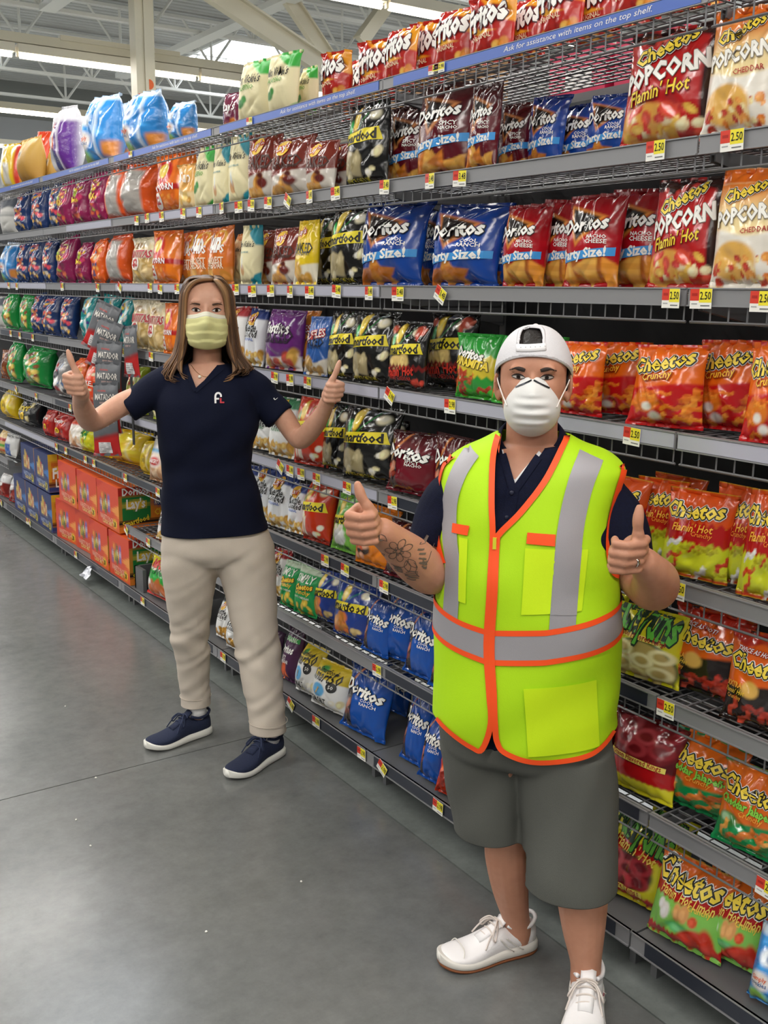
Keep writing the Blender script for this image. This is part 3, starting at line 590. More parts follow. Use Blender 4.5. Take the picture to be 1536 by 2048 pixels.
des('limon', 'lime green snack bag with red flame bands', [('f', '86c858'), ('b', 0.66, 1.0, 'd9661e'), ('z', 0.52, 0.66, 'b01a18', 0.04, 11), ('z', 0.0, 0.13, 'b8181a', 0.04, 14), ('e', 0.48, 0.24, 0.16, 0.055, '4fb86a'), ('e', 0.48, 0.24, 0.11, 0.035, '7fd08a'), ('c', 0.10, 0.30, 0.85, 0.45, 6, 0.09, ['ece6e0', 'd9502a', 'e0a060'], 3), ('c', 0.4, 0.15, 0.9, 0.2, 2, 0.17, ['c8341e'], 9)], cheet(-3, 0.80) + [('t', "Flamin' Hot Limón", 0.52, 0.61, 0.74, 1.5, 'f0d060', dict(sh=0.3, rot=-3)), ('t', 'Crunchy', 0.72, 0.53, 0.28, 1.1, 'f2c84a')])
RING = [('o', x, y, 0.17, 0.10, 0.55, c) for x, y, c in ((0.25, 0.20, 'e6dca0'), (0.55, 0.30, 'efe6b4'), (0.78, 0.16, 'e8dea8'), (0.45, 0.10, 'dccf8e'), (0.80, 0.40, 'ece2ac'), (0.25, 0.42, 'e6dca0'))]
RINGR = [(o[0], o[1], o[2], o[3], o[4], o[5], c) for o, c in zip(RING, ('a8343a', 'b8444a', '9a2a30', 'b03a40', 'a03038', 'b84850'))]
des('funyuns', 'yellow onion ring bag with green lettering', [('f', 'dfd52a'), ('e', 0.5, 0.22, 0.50, 0.36, '1f4a2a'), ('e', 0.5, 0.21, 0.47, 0.34, 'b8a060')] + RING, [('t', 'Funyuns', 0.48, 0.80, 0.92, 1.9, '5fb83a', dict(bold=0.03, rot=-6, out=[(0.08, '12301a')])), ('q', [(0.06, 0.575), (0.88, 0.55), (0.88, 0.625), (0.06, 0.65)], 'f0dc6a'), ('t', 'Onion Flavored Rings', 0.47, 0.60, 0.74, 1.3, 'a82a20', dict(rot=-2))])
des('funyuns_red', 'dark red onion ring bag with yellow bottom', [('f', '5a1218'), ('b', 0.0, 0.22, 'dfd52a'), ('z', 0.20, 0.40, 'b41418', 0.02, 12), ('e', 0.5, 0.72, 0.50, 0.30, '7a1a20')] + [(o[0], o[1], o[2] * 0.9 + 0.52, o[3], o[4], o[5], o[6]) for o in RINGR], [('q', [(0.04, 0.44), (0.90, 0.41), (0.90, 0.48), (0.04, 0.51)], 'f0dc6a'), ('t', 'Onion Flavored Rings', 0.47, 0.46, 0.76, 1.3, 'a82a20', dict(rot=-2))])
des('funyuns_hot', 'yellow and red spicy onion ring bag', [('f', 'dfd52a'), ('z', 0.56, 0.72, 'b81818', 0.04, 12), ('e', 0.42, 0.38, 0.40, 0.22, '1f4a2a'), ('e', 0.42, 0.38, 0.37, 0.20, '6a1820'), ('z', 0.0, 0.10, 'c41a18', 0.04, 9)] + [(o[0], o[1] * 0.8, o[2] * 0.8 + 0.16, o[3], o[4], o[5], o[6]) for o in RINGR], [('t', 'Funyuns', 0.52, 0.84, 0.90, 1.6, '5fa83a', dict(bold=0.03, rot=-10, out=[(0.08, '12301a')])), ('t', "Flamin' Hot", 0.50, 0.65, 0.66, 1.3, 'f0cc5a', dict(sh=0.3, rot=-10)), ('q', [(0.05, 0.13), (0.70, 0.11), (0.70, 0.18), (0.05, 0.20)], 'f0dc6a'), ('t', 'Flavored Rings', 0.40, 0.155, 0.5, 1.2, 'a82a20', dict(rot=-2))])
PC = lambda sd, v1=0.42: [('c', 0.12, 0.08, 0.92, v1, 9, 0.085, POP, sd)]
des('smartfood', 'black popcorn bag with yellow banner', smart('161513', [('p', [(0.10, 0.14), (0.52, 0.10), (0.58, 0.34), (0.24, 0.42), (0.08, 0.36)], 'a89a72'), ('c', 0.14, 0.12, 0.5, 0.34, 6, 0.10, ['b8aa82', '988a62', 'c8bc96'], 2), ('c', 0.62, 0.08, 0.9, 0.44, 5, 0.075, POP, 4)]), SMF + [('t', 'WHITE CHEDDAR', 0.42, 0.065, 0.56, 1.2, 'd9cc4a')], amp=1.0)
des('sf_hot', 'black popcorn bag with red flame lettering', smart('171412', [('e', 0.42, 0.38, 0.26, 0.10, 'e8c880'), ('c', 0.2, 0.32, 0.62, 0.44, 6, 0.09, ['efd8a0', 'e0c078'], 2), ('z', 0.25, 0.31, '7a1a18', 0.05, 10), ('c', 0.62, 0.75, 0.95, 0.9, 3, 0.08, ['c8503a', 'd87058'], 5), ('c', 0.5, 0.04, 0.95, 0.12, 4, 0.08, ['c8402e'], 6), ('e', 0.15, 0.86, 0.10, 0.06, 'c85a44')]), SMF + [('t', "Flamin' Hot", 0.45, 0.25, 0.72, 1.4, 'd8382a', dict(sh=0.3, rot=4, bold=0.03)), ('t', 'WHITE CHEDDAR', 0.45, 0.15, 0.60, 1.2, 'b82a24')])
des('sf_red', 'tomato red popcorn bag with yellow banner', smart('cf3a1c', [('p', [(0.16, 0.10), (0.38, 0.08), (0.44, 0.40), (0.10, 0.40)], 'e8dcc8'), ('s', 0.20, 0.23, 'c23a28'), ('c', 0.12, 0.36, 0.42, 0.44, 6, 0.07, POP, 3), ('c', 0.6, 0.1, 0.9, 0.3, 4, 0.085, POP, 4), ('b', 0.0, 0.07, 'a82a16')]), SMF)
des('sf_green', 'light green popcorn bag with yellow banner', smart('7cc04a', [('e', 0.42, 0.26, 0.22, 0.15, 'dfe2dc'), ('e', 0.42, 0.36, 0.20, 0.06, 'f6f7f2'), ('c', 0.2, 0.4, 0.7, 0.44, 4, 0.07, POP, 3)], leaf='2a8a3a'), SMF + [('t', 'SOUR CREAM', 0.45, 0.10, 0.5, 1.2, '2f6a2a')])
des('sf_blue', 'navy blue popcorn bag with yellow banner', smart('243f8f', [('e', 0.32, 0.24, 0.18, 0.15, 'c8823a'), ('c', 0.12, 0.10, 0.55, 0.40, 9, 0.085, ['d9923e', 'c27a2c', 'e8b060', 'e07a3a'], 3), ('c', 0.6, 0.14, 0.92, 0.3, 3, 0.09, ['c8a060', 'e0c080'], 4)]), SMF + [('t', 'CARAMEL', 0.40, 0.05, 0.40, 1.1, 'e8e4d0')])
des('smart50', 'white and yellow popcorn bag with blue spoon disc', [('f', 'f0efec'), ('b', 0.66, 1.0, 'd8bc2e', 0.03, 3), ('e', 0.36, 0.86, 0.12, 0.06, '4a9a4a'), ('c', 0.05, 0.05, 0.95, 0.26, 7, 0.08, POP, 4), ('e', 0.42, 0.42, 0.17, 0.15, '6ab4e6')], [('t', 'Smartfood', 0.5, 0.84, 0.5, 1.2, BK, dict(sh=0.2)), ('t', 'Smart50', 0.5, 0.73, 0.78, 1.4, BK, dict(sh=0.2)), ('q', [(0.36, 0.34), (0.39, 0.33), (0.46, 0.48), (0.42, 0.49)], 'c8a878'), ('t', 'SEA SALT', 0.42, 0.20, 0.46, 1.5, BK), ('d', 0.74, 0.55, 0.11, '3a3a3a'), ('t', '50', 0.74, 0.55, 0.10, 1.0, WH)], film='matte')
des('buffalo', 'orange popcorn bag with dipping cup', [('f', 'e58018'), ('e', 0.40, 0.28, 0.22, 0.11, '2a1a16'), ('e', 0.40, 0.33, 0.18, 0.06, 'e0a888'), ('c', 0.1, 0.12, 0.4, 0.5, 7, 0.08, ['c8502a', 'e0a080'], 3), ('e', 0.5, 0.80, 0.10, 0.12, 'f0c93a')], SMF[:1] + SMF[1:])
des('simply_ch', 'green white topped cheese snack bag', [('f', '1f9a52'), ('b', 0.88, 1.0, 'c8d8c0'), ('c', 0.15, 0.06, 0.9, 0.30, 7, 0.09, ['e8c24a', 'd9ae3a'], 3)], [('t', 'SIMPLY', 0.46, 0.77, 0.66, 1.5, WH), ('t', 'Cheetos', 0.5, 0.60, 0.62, 1.2, 'f2cc3a', dict(rot=8, bold=0.04, out=[(0.12, '7a3a1a')])), ('t', 'Crunchy', 0.5, 0.48, 0.56, 1.1, 'f2b83a', dict(sh=0.2)), ('t', 'WHITE CHEDDAR', 0.5, 0.38, 0.6, 1.1, WH)], film='matte')
des('simply_do', 'purple organic tortilla chip bag', [('f', '4a2648'), ('b', 0.86, 1.0, '3a2038'), ('c', 0.05, 0.04, 0.6, 0.26, 6, 0.12, ['d9643a', 'e08050'], 3)], [('t', 'SIMPLY', 0.5, 0.90, 0.6, 1.2, 'b8a8b4'), ('q', [(0.12, 0.745), (0.92, 0.745), (0.92, 0.83), (0.12, 0.83)], '3a9a4a'), ('t', 'ORGANIC', 0.52, 0.787, 0.62, 1.2, 'e8f0e0'), ('t', 'Doritos', 0.46, 0.60, 0.66, 1.2, WH, dict(sh=0.1, bold=0.03)), ('t', 'SPICY', 0.4, 0.44, 0.3, 1.2, WH), ('t', 'CHEDDAR', 0.46, 0.36, 0.44, 1.2, WH)], film='matte')
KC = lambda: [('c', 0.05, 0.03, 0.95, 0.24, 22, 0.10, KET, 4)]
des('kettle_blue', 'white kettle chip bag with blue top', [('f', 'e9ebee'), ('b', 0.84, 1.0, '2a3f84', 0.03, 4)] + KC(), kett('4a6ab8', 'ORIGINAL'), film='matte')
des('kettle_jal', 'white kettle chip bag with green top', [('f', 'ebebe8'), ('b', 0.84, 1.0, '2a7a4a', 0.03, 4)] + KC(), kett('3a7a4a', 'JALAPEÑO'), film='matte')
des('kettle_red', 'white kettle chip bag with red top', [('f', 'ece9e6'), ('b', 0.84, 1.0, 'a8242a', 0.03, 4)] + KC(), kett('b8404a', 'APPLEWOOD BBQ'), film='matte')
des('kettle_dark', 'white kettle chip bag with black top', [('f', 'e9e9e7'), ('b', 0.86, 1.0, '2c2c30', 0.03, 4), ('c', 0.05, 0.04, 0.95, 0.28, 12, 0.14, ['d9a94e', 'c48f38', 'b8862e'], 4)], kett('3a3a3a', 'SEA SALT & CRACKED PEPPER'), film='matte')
CREAM = 'e6dcb0'
des('mv_jal', 'cream kettle chip bag with green top', [('f', CREAM), ('p', [(0.30, 1.02), (1.02, 1.02), (1.02, 0.72), (0.80, 0.72), (0.55, 0.86)], '35a83c'), ('p', [(0.55, 0.0), (1.02, 0.0), (1.02, 0.16)], '3aa040'), ('e', 0.22, 0.30, 0.16, 0.07, '2f7a34'), ('e', 0.36, 0.36, 0.08, 0.06, '3a8a3a')], vick('5a9a3a', 'JALAPEÑO'), film='matte')
des('mv_vin', 'cream kettle chip bag with teal top', [('f', CREAM), ('p', [(0.30, 1.02), (1.02, 1.02), (1.02, 0.66), (0.84, 0.66), (0.55, 0.86)], '1f8a9a'), ('p', [(0.50, 0.0), (1.02, 0.0), (1.02, 0.22)], '1f8a9a'), ('e', 0.35, 0.24, 0.10, 0.10, 'c89a6a'), ('e', 0.35, 0.36, 0.04, 0.10, 'd8e0e0')], vick('4a8a9a', 'SEA SALT & VINEGAR'), film='matte')
des('mv_cream', 'cream kettle chip bag with orange top', [('f', CREAM), ('b', 0.86, 1.0, 'd98a3a', 0.03, 5), ('p', [(0.1, 0.12), (0.7, 0.10), (0.74, 0.28), (0.2, 0.30)], 'd8c088')], vick('c8823a', 'WHITE CHEDDAR'), film='matte')
des('baked_bbq', 'rust red baked chip bag', [('f', '7e2f22'), ('p', [(-0.02, 0.30), (1.02, 0.44), (1.02, 0.0), (-0.02, 0.0)], 'd8d0c4'), ('c', 0.05, 0.05, 0.6, 0.28, 7, 0.15, ['d9913a', 'c8802c', 'e0a450'], 4), ('e', 0.66, 0.24, 0.15, 0.08, '6a241c'), ('e', 0.62, 0.35, 0.07, 0.045, '5a2018')], baked())
des('baked_yel', 'yellow baked chip bag', [('f', 'eccb22'), ('p', [(-0.02, 0.24), (1.02, 0.34), (1.02, 0.0), (-0.02, 0.0)], 'ece4cc'), ('c', 0.15, 0.05, 0.85, 0.26, 6, 0.16, ['d9a94e', 'cf9a40'], 4)], baked('2a2a22'))
des('baked_orange', 'orange baked ridged chip bag', [('f', 'e08a32'), ('b', 0, 0.22, 'e8dccc', 0.04, 5), ('c', 0.1, 0.05, 0.9, 0.2, 6, 0.14, ['d98a2e', 'e09a40'], 4)], [('t', 'RUFFLES', 0.5, 0.66, 0.8, 1.3, WH, dict(rot=10, out=[(0.09, 'b8342a')]))] + baked('5a3018')[2:])
des('baked_blue', 'blue baked ridged chip bag', [('f', '3464b0'), ('b', 0, 0.26, 'e0d8c8', 0.05, 6), ('c', 0.1, 0.05, 0.9, 0.24, 6, 0.14, ['c8a060', 'b89050'], 4)], [('t', 'RUFFLES', 0.5, 0.68, 0.8, 1.3, WH, dict(rot=10, out=[(0.09, 'b8342a')]))] + baked('12203a')[2:])
des('tost_baked', 'purple baked tortilla chip bag', [('f', '6e2a7c'), ('p', [(-0.02, 0.16), (1.02, 0.24), (1.02, 0.0), (-0.02, 0.0)], 'e0d8d4'), ('c', 0.05, 0.05, 0.9, 0.24, 8, 0.13, ['d9b060', 'c89a48', 'b8402e'], 4)], [('t', 'Tostitos', 0.48, 0.68, 0.66, 1.2, WH, dict(bold=0.03, out=[(0.07, '3a1440')]))] + baked('2c1030')[2:])
des('sun_chip', 'orange whole grain chip bag', [('f', 'dd7426'), ('b', 0.0, 0.30, 'd8843a', 0.03, 5), ('c', 0.1, 0.04, 0.9, 0.22, 7, 0.13, ['e0a04a', 'c8822e'], 4), ('o', 0.62, 0.80, 0.26, 0.14, 0.72, 'f0b83a')], [('t', 'Sun', 0.42, 0.74, 0.60, 1.2, WH, dict(bold=0.04)), ('t', 'CHIPS', 0.55, 0.60, 0.56, 1.1, WH, dict(bold=0.03)), ('t', 'HARVEST', 0.5, 0.40, 0.66, 1.2, 'f4dcc0', dict(bold=0.03)), ('t', 'CHEDDAR', 0.5, 0.31, 0.66, 1.2, 'f4dcc0', dict(bold=0.03))])
des('pop_orange', 'orange popcorn bag with red and white emblem', [('f', 'e3701c'), ('s', 0.74, 1.0, 'ef7d1a'), ('e', 0.38, 0.66, 0.26, 0.22, 'c8281e'), ('e', 0.38, 0.70, 0.15, 0.12, 'f0d03a'), ('b', 0.36, 0.46, 'b8201c'), ('c', 0.05, 0.05, 0.7, 0.30, 14, 0.07, PUFF, 4)], [('t', 'POPCORN', 0.40, 0.41, 0.62, 1.2, WH, dict(bold=0.03)), ('d', 0.22, 0.20, 0.16, 'e9e4dc'), ('t', '$2', 0.22, 0.20, 0.18, 1.2, 'b8201c', dict(bold=0.04))])
des('santitas', 'clear tortilla chip bag with red lettering', [('f', 'd8c49a'), ('b', 0.78, 1.0, 'cfc4a8'), ('c', 0.02, 0.03, 0.98, 0.80, 46, 0.13, ['dcc08a', 'c8a868', 'e8d4a8', 'b89858'], 4), ('b', 0.55, 0.70, 'e2d8c6'), ('e', 0.4, 0.80, 0.16, 0.08, '8a6a3a')], [('t', 'SANTITAS', 0.48, 0.62, 0.80, 1.4, 'a8242a', dict(bold=0.04, sh=0.1, out=[(0.08, 'f0e8d8')])), ('d', 0.4, 0.42, 0.17, 'ece4d8'), ('t', '$2', 0.4, 0.42, 0.2, 1.2, 'b8242a', dict(bold=0.04))])
des('fritos', 'red and orange corn chip bag', [('f', 'b8241a'), ('p', [(0.25, 1.02), (1.02, 1.02), (1.02, 0.55), (0.62, 0.62)], 'e89a20'), ('p', [(-0.02, 0.55), (0.35, 0.40), (1.02, 0.46), (1.02, 0.52), (0.3, 0.5)], 'f0b030'), ('e', 0.48, 0.68, 0.44, 0.17, '8a1f1c'), ('c', 0.1, 0.04, 0.9, 0.26, 9, 0.10, ['e0902a', 'd08020', 'f0b050'], 4)], [('t', 'Fritos', 0.47, 0.68, 0.82, 1.5, WH, dict(sh=0.1, rot=14, bold=0.045, out=[(0.08, '4a2428')])), ('t', 'ORIGINAL', 0.45, 0.36, 0.46, 1.1, 'f0d8b0', dict(rot=6))])
des('dinamita', 'green and yellow rolled chip bag', [('f', '2f9a3a'), ('z', 0.30, 0.62, 'd9c23a', 0.06, 7), ('b', 0.0, 0.16, '4ab83a', 0.03, 6), ('k', 0.1, 0.08, 0.95, 0.42, 12, 0.14, ['c8461e', 'd8642a', 'a8381a', 'e0a83a'], 4)], [('t', 'Doritos', 0.45, 0.68, 0.64, 1.1, WH, dict(bold=0.04, rot=-8, out=[(0.08, BK)])), ('t', 'DINAMITA', 0.5, 0.54, 0.78, 1.2, 'f0d23a', dict(bold=0.04, rot=-8, out=[(0.09, '3a2a10')]))])
# multipacks and far bags
def multi(bg, cols, n, sd, strip=None):
    o = [('f', bg), ('c', 0.14, 0.12, 0.86, 0.86, n * 2, 0.085, cols, sd)]
    return o + ([('s', strip[0], strip[1], strip[2])] if strip else [])
des('navy_multi', 'navy variety pack of snacks', multi('1f3768', ['c8684a', 'd8c8b0', 'd84a5a', '28467e', 'e0b04a', '8a5a3a', '3a5a9a'], 26, 3), [('t', 'VARIETY', 0.5, 0.86, 0.5, 1.2, 'e86a6a')], amp=1.6, hi=False)
des('magenta_multi', 'magenta variety pack of snacks', multi('8e1f52', ['c83a6a', 'e0b83a', 'd8643a', '6a1a40', 'a8c04a', 'a83058'], 20, 4), [('t', 'MIX', 0.45, 0.5, 0.4, 1.2, 'f0d04a')], amp=1.6, hi=False)
GREY = [('p', [(0.26, 0.12), (0.80, 0.10), (0.78, 0.86), (0.34, 0.88)], 'b9b4ae')] + [('b', v, v + 0.012, '8f8a86') for v in (0.28, 0.46, 0.64)]
des('orange_grey', 'orange multipack with grey label panel', [('f', 'e65a1c'), ('b', 0.0, 0.12, 'c8421a')] + [('p', [(0.26, 0.10), (0.84, 0.08), (0.82, 0.84), (0.34, 0.88)], 'b4afa8'), ('p', [(0.30, 0.46), (0.82, 0.45), (0.82, 0.47), (0.30, 0.48)], '8f8a86')] + [('p', [(0.30, v), (0.80, v - 0.01), (0.80, v), (0.30, v + 0.01)], '9a958f') for v in (0.2, 0.3, 0.58, 0.68, 0.76)], amp=1.5, hi=False)
des('orange_multi', 'orange variety pack of snacks', multi('e0611f', ['d8402f', '3a4a7a', 'f0a04a', 'e8d8c0', 'b83a2a', 'd87a3a'], 22, 5), amp=1.6, hi=False)
des('green_multi', 'green variety pack of snacks', multi('1f9a45', ['c8803a', '8a4a2a', '2aa850', 'e0c060', '6a3a22', '25a04a', 'f0e8c8'], 15, 6) + [('s', 0.84, 1.0, '178a3c')], amp=1.5, hi=False)
des('teal_multi', 'teal variety pack of snacks', multi('17898c', ['3a2a7a', 'e8e4dc', '2aa0a0', 'd8b83a', '1f7a7c'], 14, 7, (0.62, 0.72, 'e6ecea')), amp=1.5, hi=False)
des('lime_multi', 'lime green multipack of snacks', multi('b4c432', ['e0d87a', 'd8643a', '8aa828', 'e8d8a8', 'c8402f'], 16, 8), amp=1.5, hi=False)
des('silver_red', 'silver and red snack multipack', multi('8f8d8c', ['a82a24', 'd0cfcd', '3a3a3e', 'e8e6e2', '6a6a70', '4a6a9a'], 24, 9), amp=1.8, hi=False)
des('orange_red', 'bright orange red snack bag', multi('e2481f', ['f0643a', 'c8341a', 'f08a5a', 'e8d0b0'], 12, 10), [('t', 'OKE', 0.5, 0.5, 0.5, 1.2, WH)], amp=1.3, hi=False)
des('brown_chip', 'brown snack bag', multi('7a3f1c', ['a8622a', 'c8843a', '5a2a14'], 12, 11), hi=False)
des('gold_snack', 'gold snack bag', [('f', 'c29440'), ('g', 0.0, 1.0, 'a87830', 'd4ac58'), ('p', [(0.3, 0.55), (0.55, 0.52), (0.56, 0.68), (0.32, 0.70)], 'e4dcc8'), ('p', [(0.35, 0.57), (0.5, 0.55), (0.51, 0.65), (0.36, 0.66)], '6a6258')], film='matte', hi=False)
des('yellow_white', 'yellow and white snack bag with label panel', [('f', 'ecc81e'), ('s', 0.0, 0.34, 'dadad4'), ('p', [(0.45, 0.12), (0.75, 0.10), (0.70, 0.55), (0.42, 0.58)], 'cfcac0'), ('s', 0.86, 1.0, 'd8402f')], hi=False)
des('purple_white', 'tall white and purple cookie bag', [('f', 'dedde2'), ('p', [(0.42, 0.02), (1.02, 0.02), (1.02, 0.76), (0.46, 0.70)], '5f2a86'), ('p', [(0.42, 0.30), (0.58, 0.28), (0.50, 0.70), (0.40, 0.66)], 'd9662a'), ('p', [(0.40, 0.05), (0.80, 0.02), (0.60, 0.34), (0.42, 0.38)], '2c3478'), ('p', [(0.06, 0.22), (0.46, 0.20), (0.38, 0.64), (0.12, 0.54)], 'b8b8bc'), ('s', 0.70, 0.76, 'e6e4ea'), ('b', 0.0, 0.06, 'b8323a')], amp=1.6, hi=False)
des('blue_cookie', 'sky blue cookie bag with white stripe', [('f', '2f86cf'), ('c', 0.1, 0.1, 0.9, 0.9, 8, 0.16, ['3a94dc', '2878bc', '4aa4e4'], 3), ('s', 0.70, 0.76, 'e2eef8'), ('e', 0.34, 0.66, 0.16, 0.11, 'e8eef2'), ('e', 0.36, 0.66, 0.06, 0.05, '3a6aa8'), ('e', 0.26, 0.34, 0.20, 0.13, 'e9e2dc'), ('e', 0.24, 0.12, 0.20, 0.09, '8cc04a'), ('p', [(0.82, 0.12), (1.02, 0.1), (1.02, 0.34), (0.86, 0.3)], 'd98a3a'), ('b', 0.90, 1.0, 'd8e8f4')], [('t', 'Simply', 0.26, 0.37, 0.26, 1.2, 'd8643a'), ('t', 'cookies', 0.26, 0.31, 0.3, 1.2, '3a5a8a')], amp=1.7, hi=False)
des('maroon_chip', 'deep maroon chip bag', [('f', '6a1f3c'), ('b', 0.0, 0.3, '8a4a58'), ('c', 0.1, 0.05, 0.9, 0.25, 6, 0.12, CHIP, 3)], [('t', "Lay's", 0.5, 0.6, 0.5, 1.2, WH)], hi=False)
des('white_dark', 'pale bag with dark printed top', [('f', 'c9c7c2'), ('b', 0.66, 0.95, '3a4250', 0.03, 9), ('b', 0.45, 0.5, '8a8a88'), ('b', 0.52, 0.55, '9a9a98')], film='matte', hi=False)
des('peach_chip', 'peach coloured chip bag', [('f', 'e8b060'), ('b', 0.0, 0.4, 'ecd2a0', 0.03, 5), ('c', 0.1, 0.05, 0.9, 0.3, 5, 0.14, KET, 3)], [('t', 'Sun', 0.5, 0.7, 0.5, 1.2, WH)], hi=False)
des('lays_yel', 'big yellow potato chip multipack', [('f', 'e3bd16'), ('c', 0.05, 0.05, 0.95, 0.9, 10, 0.18, ['e8c82a', 'd8b010', 'f0d64a'], 3), ('s', 0.74, 0.78, 'efe4b0'), ('p', [(0.30, 0.62), (0.48, 0.64), (0.44, 0.90), (0.28, 0.86)], 'e0c890')], [('d', 0.5, 0.42, 0.09, 'f0d24a'), ('t', '10', 0.5, 0.42, 0.12, 1.1, '2a2412')], amp=1.7, hi=False)
des('black_ten', 'black snack multipack', multi('1c1c1e', ['3a3a3c', '2a2a2c', 'd8c890', '4a4a40', 'e0e0dc'], 12, 4), ten('d8c040', 'Smart'), amp=1.7, hi=False)
des('red_ten', 'red snack multipack', multi('b4221c', ['c83a24', '8a1a14', 'd86a2a', 'a01c18'], 12, 5), ten(WH, 'Doritos'), amp=1.7, hi=False)
des('lime_ten', 'lime yellow potato chip multipack', multi('d3d01e', ['e4e03a', 'b8bc1a', '3f9a4a', 'ece8a0'], 10, 6), ten('2f7a3a', 'Lays'), amp=1.7, hi=False)
des('white_red', 'white snack multipack with red top', [('f', 'e4dcd2'), ('b', 0.82, 1.0, 'd8482a'), ('c', 0.1, 0.1, 0.9, 0.5, 8, 0.13, ['d8b898', 'c89870', 'efe6da'], 3)], amp=1.6, hi=False)
des('pretzel', 'clear pretzel bag with red oval', [('f', 'c99a72'), ('c', 0.05, 0.05, 0.95, 0.62, 26, 0.14, ['d8ac84', 'b88458', 'e0bc98'], 4), ('b', 0.62, 1.0, 'd9d4cf'), ('b', 0.66, 0.74, '4a9ac8'), ('e', 0.45, 0.46, 0.26, 0.14, 'f0ece6'), ('e', 0.45, 0.46, 0.2, 0.10, 'c82a24')], [('t', 'BAKERY', 0.45, 0.46, 0.34, 1.1, WH)], hi=False)
des('yg_red', 'yellow green and red snack bag', [('f', 'dcd2c4'), ('b', 0.72, 1.0, 'e8d62a'), ('b', 0.36, 0.66, '2a9a3a'), ('e', 0.3, 0.78, 0.14, 0.07, 'c8281e'), ('b', 0.0, 0.10, 'd8281e'), ('c', 0.2, 0.14, 0.85, 0.32, 4, 0.16, ['b8602a', 'a85022'], 3), ('e', 0.2, 0.36, 0.14, 0.08, 'f0ece6')], [('t', 'nacho', 0.5, 0.86, 0.6, 1.3, 'c8281e', dict(bold=0.03)), ('t', 'TACO', 0.55, 0.68, 0.56, 1.2, '1f5a2a', dict(bold=0.03))])
des('redchip', 'red orange crinkled chip bag', multi('b4341c', ['d8602a', '8a2414', 'e08a3a'], 12, 3), amp=1.6)
des('redsnack', 'dark red snack bag with barcode panel', [('f', '6e1a16'), ('b', 0.62, 1.0, 'bdbcbc'), ('p', [(0.34, 0.42), (0.62, 0.42), (0.62, 0.60), (0.34, 0.60)], 'd8d4d0'), ('c', 0.1, 0.1, 0.9, 0.36, 10, 0.10, ['8a2a1e', 'a83a26', '4a1410'], 3), ('b', 0.0, 0.12, 'b8241c')], hi=False)
des('beige_red', 'beige snack bag with red and green print', [('f', 'd8b878'), ('b', 0.55, 0.7, 'a8342a'), ('b', 0.3, 0.42, '5aa04a'), ('b', 0.1, 0.2, 'c0502a')], hi=False)
des('white_blue', 'white snack bag with blue panel', [('f', 'd4d4d2'), ('p', [(0.2, 0.05), (0.7, 0.05), (0.7, 0.55), (0.2, 0.55)], '2f5aa8'), ('b', 0.85, 0.92, '3a3a3c')], hi=False)

